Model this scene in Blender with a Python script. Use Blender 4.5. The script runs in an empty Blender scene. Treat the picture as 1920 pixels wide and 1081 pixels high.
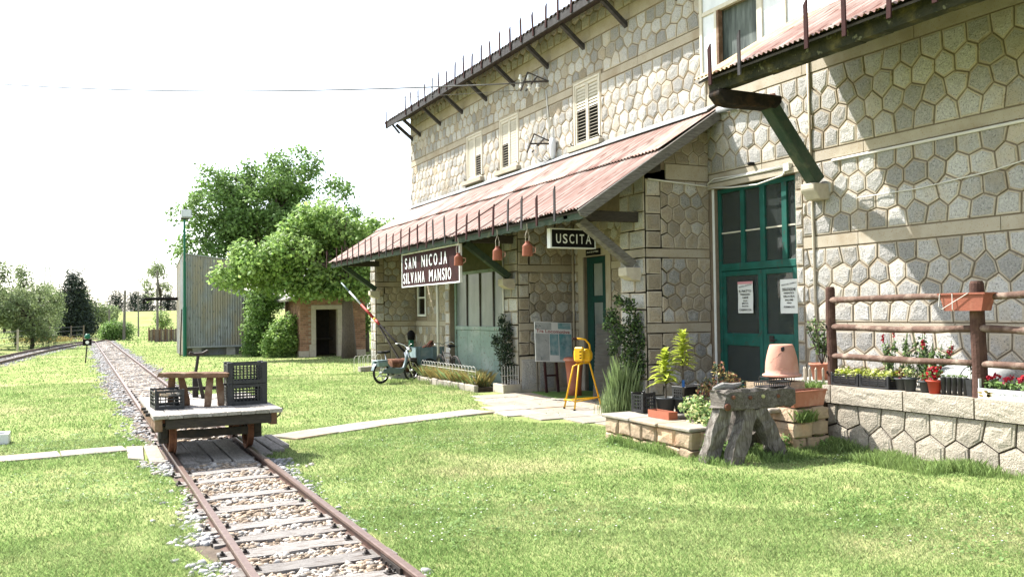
import bpy, math, random
import numpy as np
from mathutils import Vector, Matrix

# ------------------------------------------------------------------ camera, sky, sun, exposure
scene = bpy.context.scene
COL = scene.collection
rad = math.radians
YAW, PITCH, ROLL, EYE = rad(26.286), rad(1.5255), rad(-0.794), 1.86
fwd = Vector((math.sin(YAW) * math.cos(PITCH), math.cos(YAW) * math.cos(PITCH), math.sin(PITCH)))
r0 = Vector((math.cos(YAW), -math.sin(YAW), 0)); u0 = r0.cross(fwd)
rgt = r0 * math.cos(ROLL) + u0 * math.sin(ROLL); upv = u0 * math.cos(ROLL) - r0 * math.sin(ROLL)
cam = bpy.data.cameras.new('camera'); camo = bpy.data.objects.new('camera', cam); COL.objects.link(camo)
camo.matrix_world = Matrix(((rgt.x, upv.x, -fwd.x, 0), (rgt.y, upv.y, -fwd.y, 0), (rgt.z, upv.z, -fwd.z, EYE), (0, 0, 0, 1)))
cam.sensor_width = 36; cam.lens = 36 * 1643 / 1920; cam.clip_end = 3000; cam.clip_start = .05
scene.camera = camo

SUN = Vector((1, -1.47, -2.15)).normalized()          # the way the light travels
world = bpy.data.worlds.new('World'); scene.world = world; world.use_nodes = True
wn = world.node_tree; wn.nodes.clear()
sky = wn.nodes.new('ShaderNodeTexSky'); sky.sky_type = 'NISHITA'; sky.sun_disc = False
sky.sun_elevation = math.asin(-SUN.z); sky.sun_rotation = math.atan2(-SUN.x, -SUN.y)
sky.air_density = 1.0; sky.dust_density = 1.6; sky.ozone_density = 1.0
hs = wn.nodes.new('ShaderNodeHueSaturation'); hs.inputs['Saturation'].default_value = .55
bg = wn.nodes.new('ShaderNodeBackground'); bg.inputs['Strength'].default_value = .13
wo = wn.nodes.new('ShaderNodeOutputWorld')
wn.links.new(sky.outputs[0], hs.inputs['Color']); wn.links.new(hs.outputs[0], bg.inputs[0]); wn.links.new(bg.outputs[0], wo.inputs[0])
sl = bpy.data.lights.new('sun', 'SUN'); sl.energy = 4.1; sl.angle = rad(.55); sl.color = (1, .965, .91)
so = bpy.data.objects.new('sun', sl); COL.objects.link(so); so.location = (-20, 30, 40)
so.rotation_euler = SUN.to_track_quat('-Z', 'Y').to_euler()
vs = scene.view_settings; vs.view_transform = 'Standard'; vs.look = 'None'; vs.exposure = 1.72; vs.gamma = 1
scene.render.engine = 'CYCLES'
cy = scene.cycles; cy.use_denoising = True; cy.max_bounces = 6; cy.diffuse_bounces = 3; cy.glossy_bounces = 3
cy.transmission_bounces = 6; cy.transparent_max_bounces = 8; cy.caustics_reflective = False; cy.caustics_refractive = False
cy.sample_clamp_indirect = 6

RND = random.Random(7); NPR = np.random.default_rng(7)
XF, XW = 9.1, 10.55                                   # front of the ground floor projection, main wall

# ------------------------------------------------------------------ materials
MATS = {}
def srgb(c):
    return tuple(((v / 255) / 12.92 if v / 255 <= .04045 else ((v / 255 + .055) / 1.055) ** 2.4) for v in c)
def mat(name, c1, c2=None, scale=8, rough=.8, bump=.0, bscale=40, metal=0, spec=.3, detail=5, stretch=None, c3=None, s3=2.0, tone=0.0, transl=0.0, spots=None, t3=(.52, .68)):
    """noise mix of c1/c2, optional large patches of c3, bump, per-piece tone attribute; colours are linear albedo"""
    m = bpy.data.materials.new(name); m.use_nodes = True; MATS[name] = m
    nt = m.node_tree; N = nt.nodes; L = nt.links; N.clear()
    out = N.new('ShaderNodeOutputMaterial'); p = N.new('ShaderNodeBsdfPrincipled')
    p.inputs['Roughness'].default_value = rough; p.inputs['Metallic'].default_value = metal
    p.inputs['Specular IOR Level'].default_value = spec
    tc = N.new('ShaderNodeTexCoord'); src = tc.outputs['Object']
    if stretch:
        mp = N.new('ShaderNodeMapping'); mp.inputs['Scale'].default_value = stretch; L.new(src, mp.inputs[0]); src = mp.outputs[0]
    def noise(s, d=detail):
        n = N.new('ShaderNodeTexNoise'); n.inputs['Scale'].default_value = s; n.inputs['Detail'].default_value = d; n.inputs['Roughness'].default_value = .6
        L.new(src, n.inputs['Vector']); return n.outputs['Fac']
    def ramp(fac, a, b):
        r = N.new('ShaderNodeMapRange'); r.inputs['From Min'].default_value = a; r.inputs['From Max'].default_value = b; L.new(fac, r.inputs['Value']); return r.outputs[0]
    def mix(f, a, b, mode='MIX'):
        x = N.new('ShaderNodeMix'); x.data_type = 'RGBA'; x.blend_type = mode
        if isinstance(f, float): x.inputs[0].default_value = f
        else: L.new(f, x.inputs[0])
        for i, q in ((6, a), (7, b)):
            if isinstance(q, tuple): x.inputs[i].default_value = (*q, 1)
            else: L.new(q, x.inputs[i])
        return x.outputs[2]
    c = c1
    if c2: c = mix(ramp(noise(scale), .35, .65), c1, c2)
    if c3: c = mix(ramp(noise(s3), *t3), c, c3)
    if spots: c = mix(ramp(noise(spots[1], 2), .62, .68), c, spots[0])
    if tone:
        at = N.new('ShaderNodeAttribute'); at.attribute_name = 'tone'
        k = N.new('ShaderNodeMapRange'); k.inputs['To Min'].default_value = 1 - tone; k.inputs['To Max'].default_value = 1 + tone
        L.new(at.outputs['Fac'], k.inputs['Value'])
        vm = N.new('ShaderNodeVectorMath'); vm.operation = 'SCALE'
        if isinstance(c, tuple): vm.inputs[0].default_value = c
        else: L.new(c, vm.inputs[0])
        L.new(k.outputs[0], vm.inputs['Scale']); c = vm.outputs[0]
    if isinstance(c, tuple): p.inputs['Base Color'].default_value = (*c, 1)
    else: L.new(c, p.inputs['Base Color'])
    if bump:
        b = N.new('ShaderNodeBump'); b.inputs['Strength'].default_value = bump; b.inputs['Distance'].default_value = .02
        L.new(noise(bscale, 6), b.inputs['Height']); L.new(b.outputs[0], p.inputs['Normal'])
    sh = p.outputs[0]
    if transl:
        t = N.new('ShaderNodeBsdfTranslucent'); mx = N.new('ShaderNodeMixShader'); mx.inputs[0].default_value = transl
        if isinstance(c, tuple): t.inputs[0].default_value = (*c, 1)
        else: L.new(c, t.inputs[0])
        L.new(sh, mx.inputs[1]); L.new(t.outputs[0], mx.inputs[2]); sh = mx.outputs[0]
    L.new(sh, out.inputs[0]); return m
def glass(name, tint=(.75, .8, .8), rough=.03, sheen=0.0):
    m = bpy.data.materials.new(name); m.use_nodes = True; MATS[name] = m
    nt = m.node_tree; N = nt.nodes; L = nt.links; N.clear()
    out = N.new('ShaderNodeOutputMaterial'); tr = N.new('ShaderNodeBsdfTransparent'); tr.inputs[0].default_value = (*tint, 1)
    gl = N.new('ShaderNodeBsdfGlossy'); gl.inputs['Roughness'].default_value = rough; fr = N.new('ShaderNodeFresnel'); fr.inputs[0].default_value = 1.5
    mx = N.new('ShaderNodeMixShader'); L.new(fr.outputs[0], mx.inputs[0]); L.new(tr.outputs[0], mx.inputs[1]); L.new(gl.outputs[0], mx.inputs[2]); 
    if sheen:
        df = N.new('ShaderNodeBsdfDiffuse'); df.inputs[0].default_value = (.16, .185, .175, 1); m2 = N.new('ShaderNodeMixShader'); m2.inputs[0].default_value = sheen; L.new(mx.outputs[0], m2.inputs[1]); L.new(df.outputs[0], m2.inputs[2]); mx = m2  # grey diffuse share lightens the panes in place of missing reflections
    L.new(mx.outputs[0], out.inputs[0]); return m

mat('mortar', (.175, .138, .098), (.225, .18, .13), 6, .95, .3, 60)
mat('rim', (.415, .365, .29), (.345, .30, .23), 5, .9, .4, 90, tone=.20, c3=(.31, .25, .175), s3=.9, spots=((.26, .21, .15), 14))
mat('granite', (.425, .41, .38), (.275, .268, .255), 34, .9, 1.0, 45, tone=.30, c3=(.37, .325, .255), s3=1.1, spots=((.11, .105, .10), 48))
mat('granite_warm', (.36, .305, .225), (.27, .225, .165), 30, .9, 1.0, 50, tone=.22, c3=(.31, .295, .27), s3=2.0, spots=((.13, .10, .07), 80))
mat('band', (.385, .34, .268), (.335, .293, .225), 3, .9, .25, 120, c3=(.29, .235, .165), s3=1.2, spots=((.28, .2, .11), 55))
mat('capstone', (.42, .375, .30), (.325, .285, .225), 25, .9, 1.0, 45, tone=.12, spots=((.25, .2, .14), 60))
mat('rubble', (.44, .33, .22), (.32, .24, .16), 7, .9, .8, 25, tone=.3, c3=(.40, .24, .14), s3=2.2)
mat('slab', (.31, .28, .235), (.235, .21, .172), 6, .9, .5, 30, tone=.15, c3=(.40, .28, .18), s3=1.5)
mat('old_wood', (.20, .175, .15), (.08, .068, .056), 9, .9, .9, 30, stretch=(6, 1, 6), tone=.25, c3=(.24, .215, .19), s3=3)
mat('leg_wood', (.21, .185, .16), (.085, .072, .06), 8, .9, 1.0, 24, stretch=(6, 6, 1), c3=(.30, .275, .245), s3=3)
mat('grey_wood', (.34, .325, .305), (.19, .18, .165), 8, .9, .9, 30, stretch=(1, 7, 7), tone=.2)
mat('deck_wood', (.40, .37, .335), (.24, .22, .195), 6, .9, .7, 25, stretch=(9, 1, 9), tone=.18)
mat('sleeper_wood', (.38, .355, .33), (.23, .21, .19), 8, .92, .9, 30, stretch=(1, 9, 9), tone=.2, c3=(.16, .12, .095), s3=4)
mat('dark_wood', (.035, .03, .026), (.06, .05, .04), 10, .85, .6, 30, stretch=(1, 6, 6))
mat('green_wood', (.022, .045, .028), (.045, .06, .038), 7, .75, .5, 30, c3=(.09, .10, .06), s3=3, t3=(.58, .7))
mat('moss_wood', (.035, .033, .016), (.014, .017, .009), 7, .9, .8, 22, c3=(.10, .085, .03), s3=3.5, spots=((.12, .12, .07), 9))
mat('barge_wood', (.20, .185, .16), (.10, .092, .08), 8, .9, .8, 30, stretch=(1, 1, 7))
mat('red_post', (.085, .045, .034), (.055, .03, .023), 7, .85, .5, 30, c3=(.13, .075, .055), s3=4, spec=.15)
mat('rail_wood', (.145, .09, .068), (.09, .055, .042), 8, .85, .6, 30, c3=(.27, .205, .16), s3=5, spec=.15)
mat('brown_wood', (.17, .095, .055), (.10, .055, .032), 8, .85, .6, 30, c3=(.26, .18, .12), s3=4)
mat('picket', (.045, .018, .017), (.028, .013, .013), 9, .85, .3, 40, c3=(.085, .075, .07), s3=3, t3=(.6, .7), spec=.1)
mat('picket_dark', (.04, .037, .038), (.065, .062, .063), 9, .85, .3, 40, spec=.1)
mat('roof_iron', (.20, .105, .083), (.26, .16, .132), 2.2, .7, .2, 40, c3=(.335, .285, .25), s3=.9, t3=(.46, .63), spots=((.12, .05, .035), 1.6), spec=.2, stretch=(1, 9, 1))
mat('roof_pale', (.44, .36, .305), (.33, .195, .155), 2.4, .6, .15, 40, c3=(.37, .16, .12), s3=1.4, spec=.2, stretch=(1, 8, 1))
mat('roof_rust', (.50, .33, .16), (.56, .46, .33), 3, .6, .15, 40, c3=(.36, .15, .11), s3=1.0, spec=.2, stretch=(1, 6, 1))
mat('tile_dark', (.085, .06, .05), (.05, .042, .04), 8, .85, .4, 30, c3=(.11, .10, .08), s3=5)
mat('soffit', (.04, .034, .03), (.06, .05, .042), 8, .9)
mat('zinc', (.38, .39, .395), (.29, .30, .305), 5, .45, .1, 30, metal=.3, spec=.4)
mat('shed_iron', (.31, .32, .325), (.20, .21, .215), 3, .5, .1, 30, metal=.15, c3=(.30, .265, .205), s3=.7, t3=(.44, .54), spots=((.13, .13, .13), 12), stretch=(1, 1, .35))
mat('cream', (.55, .51, .42), (.48, .44, .35), 9, .6, .1, 40)
mat('cream_slat', (.52, .48, .39), (.44, .40, .32), 9, .65)
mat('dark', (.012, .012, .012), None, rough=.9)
mat('door_green', (.005, .082, .062), (.006, .062, .048), 6, .55, .15, 40, c3=(.014, .10, .08), s3=2.5, spots=((.03, .05, .04), 9))
mat('pale_green', (.20, .27, .215), (.15, .215, .175), 4, .6, .12, 30, c3=(.26, .31, .26), s3=2, spots=((.12, .10, .07), 14))
mat('olive', (.085, .085, .03), (.06, .06, .02), 5, .8)
mat('white_paint', (.74, .74, .72), (.66, .66, .64), 6, .55, .1, 30)
mat('white_panel', (.66, .68, .70), (.55, .57, .6), 4, .5)
mat('sign_brown', (.035, .010, .009), (.022, .008, .008), 6, .75, .1, 30, spec=.1)
mat('door_shade', (.006, .045, .036), (.008, .035, .03), 6, .6, .1, 40, spec=.2)  # door green darkened for the exit door, recess shade put into the colour
mat('terracotta_dark', (.27, .085, .05), (.21, .07, .042), 6, .75, .2, 40, c3=(.34, .14, .09), s3=4)
mat('black_beam', (.016, .013, .011), (.03, .024, .02), 8, .9, .7, 25, c3=(.05, .03, .018), s3=4, spec=.1)
mat('letter', (.78, .78, .76), None, rough=.6)
mat('terracotta', (.44, .18, .115), (.38, .15, .09), 7, .8, .25, 40, c3=(.50, .27, .19), s3=4)
mat('terracotta_pale', (.52, .27, .20), (.46, .225, .16), 5, .8, .25, 40, c3=(.56, .34, .27), s3=3)
mat('plastic_brown', (.34, .11, .06), (.28, .09, .05), 6, .55)
mat('plastic_red', (.42, .055, .03), None, rough=.5)
mat('black_plastic', (.018, .018, .019), (.03, .03, .031), 10, .5, .1, 40, spec=.4)
mat('grey_pot', (.045, .05, .053), (.06, .065, .068), 9, .55)
mat('soil', (.035, .025, .018), (.055, .04, .028), 20, .95, .8, 40)
mat('rust_rail', (.105, .058, .042), (.07, .04, .03), 15, .6, .3, 60, metal=.15)
mat('rail_top', (.20, .14, .115), (.145, .095, .075), 20, .4, .1, 60, metal=.4)
mat('iron', (.03, .028, .026), (.055, .042, .034), 12, .65, .3, 40, metal=.3)
mat('rust', (.16, .065, .035), (.10, .04, .024), 9, .8, .4, 40, c3=(.25, .12, .07), s3=5)
mat('yellow', (.72, .40, .008), (.66, .36, .01), 6, .45, .05, 30)
mat('red_paint', (.36, .025, .018), (.28, .02, .015), 7, .55)
mat('moped_grey', (.16, .21, .215), (.12, .165, .17), 6, .45)
mat('tyre', (.012, .012, .012), None, rough=.85)
mat('chrome', (.55, .55, .54), None, rough=.25, metal=.9)
mat('blue_cart', (.20, .27, .28), (.14, .20, .21), 5, .6, .1, 30, c3=(.27, .31, .30), s3=3)
mat('lamp_green', (.012, .12, .07), None, rough=.5)
mat('brick', (.31, .175, .115), (.24, .125, .08), 6, .9, .5, 60, tone=.25, c3=(.42, .26, .16), s3=3)
mat('house_mortar', (.34, .27, .20), (.28, .21, .15), 8, .95, .3, 60)
mat('lintel', (.48, .43, .34), (.4, .35, .28), 8, .9, .3, 50)
mat('bark', (.13, .105, .08), (.075, .06, .046), 9, .95, 1.0, 22, stretch=(5, 5, 1))
mat('bark_dark', (.05, .04, .032), (.08, .065, .05), 9, .95, .6, 22)
def leafmat(n, a, b, tr=.35): mat(n, a, b, .9, .6, 0, tone=.35, transl=tr, spec=.3, detail=3)
leafmat('leaf_bright', (.235, .36, .085), (.32, .44, .15), .45)
leafmat('leaf_mid', (.15, .25, .07), (.195, .295, .095), .45)
leafmat('leaf_hedge', (.14, .25, .055), (.19, .30, .08), .42)
leafmat('leaf_rose', (.035, .06, .025), (.055, .085, .035), .2)
leafmat('leaf_ivy', (.02, .036, .02), (.032, .05, .026), .15)
leafmat('leaf_olive', (.24, .29, .15), (.175, .22, .10), .42)
leafmat('leaf_far', (.19, .25, .10), (.24, .295, .13), .4)
leafmat('leaf_pine', (.032, .048, .034), (.048, .066, .046), .15)
leafmat('leaf_wisp', (.26, .33, .15), (.19, .27, .095), .35)
leafmat('leaf_lime', (.34, .42, .045), (.42, .46, .07), .4)
leafmat('leaf_variegated', (.22, .31, .11), (.12, .21, .06), .3)
leafmat('leaf_red', (.25, .075, .045), (.16, .09, .05), .3)
leafmat('leaf_dry', (.38, .29, .11), (.27, .23, .08), .3)
leafmat('leaf_grass', (.17, .26, .07), (.23, .31, .10), .4)
leafmat('petal_red', (.46, .012, .025), (.38, .01, .02), .3)
leafmat('petal_dark', (.22, .01, .03), (.32, .015, .04), .3)
leafmat('petal_cream', (.62, .60, .30), (.50, .54, .22), .35)
mat('grey_tank', (.36, .365, .35), (.28, .285, .275), 3, .8, .3, 30, c3=(.42, .42, .40), s3=1.5)
mat('grey_concrete', (.40, .38, .34), (.31, .29, .26), 5, .9, .4, 40)
mat('poster', (.66, .66, .64), (.6, .6, .58), 8, .7)
mat('ink', (.012, .011, .011), None, rough=.85, spec=.08)
mat('ink_soft', (.10, .10, .10), None, rough=.8)
mat('pink_paper', (.55, .25, .27), None, rough=.8)
mat('teal_paint', (.08, .24, .26), (.33, .40, .41), 3.5, .7, detail=6, c3=(.05, .14, .16), s3=5)
mat('grey_art', (.42, .43, .42), (.27, .29, .28), 5, .7, detail=6, c3=(.12, .15, .15), s3=6, t3=(.6, .66))
mat('pink_ink', (.30, .07, .07), None, rough=.8)
mat('wire', (.10, .098, .095), None, rough=.7)
mat('bare_soil', (.36, .29, .19), (.28, .225, .14), 4, .95, .5, 30, c3=(.27, .25, .12), s3=6)
mat('ballast_dirt', (.13, .10, .072), (.085, .065, .048), 12, .95, .6, 40)
mat('sheen_glass', (.20, .22, .205), (.10, .115, .11), 1.6, .3, detail=6, spec=.5, stretch=(1, 1, .5))  # opaque mottled grey; reflections on the panes are put into the colour
mat('cable_white', (.60, .58, .53), None, rough=.6)
mat('porcelain', (.72, .72, .70), None, rough=.25, spec=.5)
mat('curtain', (.13, .15, .14), (.045, .055, .053), 2.2, .9, stretch=(1, 4, .6))
mat('board_sheen', (.20, .225, .205), (.12, .14, .13), 2, .7, detail=6)  # for boards behind the metal door panes, greyed to stand in for reflections
mat('blue_tape', (.03, .12, .35), None, rough=.6)
mat('pole_wood', (.20, .18, .155), (.14, .125, .11), 6, .9)
mat('fence_wood', (.24, .19, .155), (.17, .13, .105), 6, .9, stretch=(6, 6, 1))
mat('ballast_tan', (.36, .285, .205), (.25, .185, .13), 3, .9, .5, 60, tone=.5, c3=(.40, .375, .34), s3=5, t3=(.46, .58))
mat('ballast_grey', (.38, .375, .37), (.27, .265, .26), 3, .9, .4, 60, tone=.4, c3=(.40, .33, .25), s3=2.5)
glass('glass', sheen=.16); glass('glass_dark', (.32, .38, .38)); glass('glass_pale', (.62, .68, .66), .06)

# lawn: the same patches of green and dry straw colour the soil and the blades
def lawn_mat(name, blades):
    m = bpy.data.materials.new(name); m.use_nodes = True; MATS[name] = m
    nt = m.node_tree; N = nt.nodes; L = nt.links; N.clear()
    out = N.new('ShaderNodeOutputMaterial'); g = N.new('ShaderNodeNewGeometry')
    def noise(s, d=4):
        n = N.new('ShaderNodeTexNoise'); n.inputs['Scale'].default_value = s; n.inputs['Detail'].default_value = d; L.new(g.outputs['Position'], n.inputs['Vector']); return n.outputs['Fac']
    def rng(f, a, b):
        r = N.new('ShaderNodeMapRange'); r.inputs['From Min'].default_value = a; r.inputs['From Max'].default_value = b; L.new(f, r.inputs['Value']); return r.outputs[0]
    def mix(f, a, b):
        x = N.new('ShaderNodeMix'); x.data_type = 'RGBA'; L.new(f, x.inputs[0])
        for i, q in ((6, a), (7, b)):
            if isinstance(q, tuple): x.inputs[i].default_value = (*q, 1)
            else: L.new(q, x.inputs[i])
        return x.outputs[2]
    if blades: c = mix(rng(noise(.55), .38, .64), (.255, .335, .13), (.195, .29, .095))
    else: c = mix(rng(noise(.55), .38, .64), (.235, .265, .11), (.18, .22, .08))
    c = mix(rng(noise(.33, 5), .55, .74), c, (.37, .38, .20) if blades else (.345, .305, .17))
    c = mix(rng(noise(2.6, 4), .56, .72), c, (.31, .37, .16) if blades else (.31, .295, .14))
    p = N.new('ShaderNodeBsdfDiffuse')
    if blades:
        at = N.new('ShaderNodeAttribute'); at.attribute_name = 'tone'
        k = N.new('ShaderNodeMapRange'); k.inputs['To Min'].default_value = .45; k.inputs['To Max'].default_value = 1.65; L.new(at.outputs['Fac'], k.inputs['Value'])
        vm = N.new('ShaderNodeVectorMath'); vm.operation = 'SCALE'; L.new(c, vm.inputs[0]); L.new(k.outputs[0], vm.inputs['Scale']); c = vm.outputs[0]
        t = N.new('ShaderNodeBsdfTranslucent'); mx = N.new('ShaderNodeMixShader'); mx.inputs[0].default_value = .4
        L.new(c, p.inputs[0]); L.new(c, t.inputs[0]); L.new(p.outputs[0], mx.inputs[1]); L.new(t.outputs[0], mx.inputs[2]); L.new(mx.outputs[0], out.inputs[0])
    else:
        L.new(c, p.inputs[0]); L.new(p.outputs[0], out.inputs[0])
    return m
lawn_mat('lawn', True); lawn_mat('turf', False)

# ------------------------------------------------------------------ builders
def tag(o, label=None, cat=None, group=None, kind=None):
    if label: o['label'] = label
    if cat: o['category'] = cat
    if group: o['group'] = group
    if kind: o['kind'] = kind
    return o
def thing(name, label, cat, loc=(0, 0, 0), rz=0, group=None, kind=None):
    o = bpy.data.objects.new(name, None); COL.objects.link(o); o.location = loc; o.rotation_euler = (0, 0, rz); o.empty_display_size = .1
    return tag(o, label, cat, group, kind)
def wloc(o):
    v = Vector((0, 0, 0))
    while o is not None: v += o.location; o = o.parent
    return v
def link(name, me, parent=None):
    o = bpy.data.objects.new(name, me); COL.objects.link(o)
    if parent is not None: o.parent = parent
    return o
def copy_tree(o, parent=None):
    c = o.copy(); COL.objects.link(c); c.parent = parent
    for ch in list(o.children): copy_tree(ch, c)
    return c
class MB:
    def __init__(s): s.v = []; s.f = []; s.m = []; s.t = []; s.tone = .5
    def add(s, vs, fs, mi=0):
        b = len(s.v); s.v += [tuple(q) for q in vs]
        for i, f in enumerate(fs):
            s.f.append([b + k for k in f]); s.m.append(mi if isinstance(mi, int) else mi[i]); s.t.append(s.tone)
        return s
    def bx(s, x0, x1, y0, y1, z0, z1, mi=0, jit=0):
        vs = [(x, y, z) for z in (z0, z1) for y in (y0, y1) for x in (x0, x1)]
        if jit: vs = [tuple(c + RND.uniform(-jit, jit) for c in q) for q in vs]
        return s.add(vs, [(0, 2, 3, 1), (4, 5, 7, 6), (0, 1, 5, 4), (2, 6, 7, 3), (0, 4, 6, 2), (1, 3, 7, 5)], mi)
    def obox(s, c, size, R=None, mi=0):
        R = R or Matrix.Identity(3); h = [q / 2 for q in size]
        vs = [Vector(c) + R @ Vector((sx * h[0], sy * h[1], sz * h[2])) for sz in (-1, 1) for sy in (-1, 1) for sx in (-1, 1)]
        return s.add(vs, [(0, 2, 3, 1), (4, 5, 7, 6), (0, 1, 5, 4), (2, 6, 7, 3), (0, 4, 6, 2), (1, 3, 7, 5)], mi)
    def bar(s, a, b, w, h, mi=0, up=(0, 0, 1), ext=0):
        a = Vector(a); b = Vector(b); d = (b - a); n = d.length; d.normalize()
        u = Vector(up); x = d.cross(u)
        if x.length < 1e-4: x = d.cross(Vector((1, 0, 0)))
        x.normalize(); z = x.cross(d)
        R = Matrix((x, d, z)).transposed()
        return s.obox((a + b) / 2, (w, n + ext, h), R, mi)
    def tube(s, pts, r, n=8, mi=0, cap=True):
        pts = [Vector(q) for q in pts]; rs = r if isinstance(r, (list, tuple)) else [r] * len(pts)
        vs = []; fs = []; x = None
        for i, q in enumerate(pts):
            d = (pts[min(i + 1, len(pts) - 1)] - pts[max(i - 1, 0)]).normalized()
            if x is None:
                x = d.cross(Vector((0, 0, 1)))
                if x.length < .05: x = d.cross(Vector((1, 0, 0)))
            x = (x - d * x.dot(d)).normalized(); y = d.cross(x)
            for k in range(n):
                a = 2 * math.pi * k / n; vs.append(q + (x * math.cos(a) + y * math.sin(a)) * rs[i])
        for i in range(len(pts) - 1):
            for k in range(n): fs.append((i * n + k, i * n + (k + 1) % n, (i + 1) * n + (k + 1) % n, (i + 1) * n + k))
        if cap: fs.append(tuple(range(n))[::-1]); fs.append(tuple((len(pts) - 1) * n + k for k in range(n)))
        return s.add(vs, fs, mi)
    def lathe(s, prof, n=16, c=(0, 0, 0), mi=0, R=None):
        vs = []; fs = []; c = Vector(c)
        for r, z in prof:
            for k in range(n):
                a = 2 * math.pi * k / n; q = Vector((r * math.cos(a), r * math.sin(a), z)); vs.append(c + (R @ q if R else q))
        for i in range(len(prof) - 1):
            for k in range(n): fs.append((i * n + k, i * n + (k + 1) % n, (i + 1) * n + (k + 1) % n, (i + 1) * n + k))
        return s.add(vs, fs, mi)
    def torus(s, c, R, r, axis='x', n=28, m=8, mi=0):
        pts = []
        vs = []; fs = []; c = Vector(c)
        for i in range(n):
            a = 2 * math.pi * i / n
            for k in range(m):
                b = 2 * math.pi * k / m; q = (R + r * math.cos(b)); p = (q * math.cos(a), q * math.sin(a), r * math.sin(b))
                if axis == 'x': p = (p[2], p[0], p[1])
                elif axis == 'y': p = (p[0], p[2], p[1])
                vs.append(c + Vector(p))
        for i in range(n):
            for k in range(m): fs.append((i * m + k, i * m + (k + 1) % m, ((i + 1) % n) * m + (k + 1) % m, ((i + 1) % n) * m + k))
        return s.add(vs, fs, mi)
    def extrude(s, poly, vec, mi=0):
        n = len(poly); a = [Vector(q) for q in poly]; vs = a + [q + Vector(vec) for q in a]
        fs = [tuple(range(n))[::-1], tuple(range(n, 2 * n))] + [(i, (i + 1) % n, n + (i + 1) % n, n + i) for i in range(n)]
        return s.add(vs, fs, mi)
    def build(s, name, mats, parent=None, smooth=False, bevel=0, world=False, local=None):
        me = bpy.data.meshes.new(name)
        off = wloc(parent) if (world and parent is not None) else Vector((0, 0, 0))
        vs = [(a - off.x, b - off.y, c - off.z) for a, b, c in s.v]
        me.from_pydata(vs, [], s.f)
        for m in (mats if isinstance(mats, (list, tuple)) else [mats]): me.materials.append(MATS[m])
        if any(s.m): me.polygons.foreach_set('material_index', s.m)
        if any(t != .5 for t in s.t):
            at = me.attributes.new('tone', 'FLOAT', 'FACE'); at.data.foreach_set('value', s.t)
        else:
            at = me.attributes.new('tone', 'FLOAT', 'FACE'); at.data.foreach_set('value', [RND.random()] * len(s.f))
        if smooth: me.polygons.foreach_set('use_smooth', [True] * len(s.f))
        me.update(); o = link(name, me, parent)
        if local: o.location = local
        if bevel:
            b = o.modifiers.new('bevel', 'BEVEL'); b.width = bevel; b.segments = 1; b.limit_method = 'ANGLE'
        return o
def npmesh(name, V, F, mats, tone=None, mi=None, parent=None, smooth=False):
    """V (n,3), F (m,k) with k 3 or 4, arrays"""
    me = bpy.data.meshes.new(name); n, k = len(F), F.shape[1]
    me.vertices.add(len(V)); me.vertices.foreach_set('co', np.ascontiguousarray(V, dtype=np.float32).ravel())
    me.loops.add(n * k); me.loops.foreach_set('vertex_index', np.ascontiguousarray(F, dtype=np.int32).ravel())
    me.polygons.add(n); me.polygons.foreach_set('loop_start', np.arange(0, n * k, k, dtype=np.int32))
    for m in (mats if isinstance(mats, (list, tuple)) else [mats]): me.materials.append(MATS[m])
    if mi is not None: me.polygons.foreach_set('material_index', np.asarray(mi, dtype=np.int32))
    at = me.attributes.new('tone', 'FLOAT', 'FACE'); at.data.foreach_set('value', np.asarray(tone if tone is not None else NPR.random(n), dtype=np.float32))
    if smooth: me.polygons.foreach_set('use_smooth', np.ones(n, dtype=bool))
    me.update(calc_edges=True); return link(name, me, parent)
def rotm(ax, a): return Matrix.Rotation(a, 3, ax)
def text_mesh(body, mb, org, u, v, w, h, mi=0, n=None, depth=.006, mirror=False, bold=0):
    """lettering fitted to a w x h box, org is its lower left corner, u along, v up"""
    cu = bpy.data.curves.new('t', 'FONT'); cu.body = body; cu.align_x = 'LEFT'; cu.resolution_u = 3; cu.offset = bold
    o = bpy.data.objects.new('t', cu); COL.objects.link(o)
    dg = bpy.context.evaluated_depsgraph_get(); me = bpy.data.meshes.new_from_object(o.evaluated_get(dg))
    co = [q.co.copy() for q in me.vertices]; fs = [tuple(p.vertices) for p in me.polygons]
    bpy.data.objects.remove(o); bpy.data.curves.remove(cu); bpy.data.meshes.remove(me)
    x0 = min(q.x for q in co); x1 = max(q.x for q in co); y0 = min(q.y for q in co); y1 = max(q.y for q in co)
    org = Vector(org); u = Vector(u); v = Vector(v)
    vs = []
    for q in co:
        a = (q.x - x0) / max(x1 - x0, 1e-6); b = (q.y - y0) / max(y1 - y0, 1e-6)
        if mirror: a = 1 - a
        vs.append(org + u * (a * w) + v * (b * h))
    mb.add(vs, fs, mi)
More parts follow.
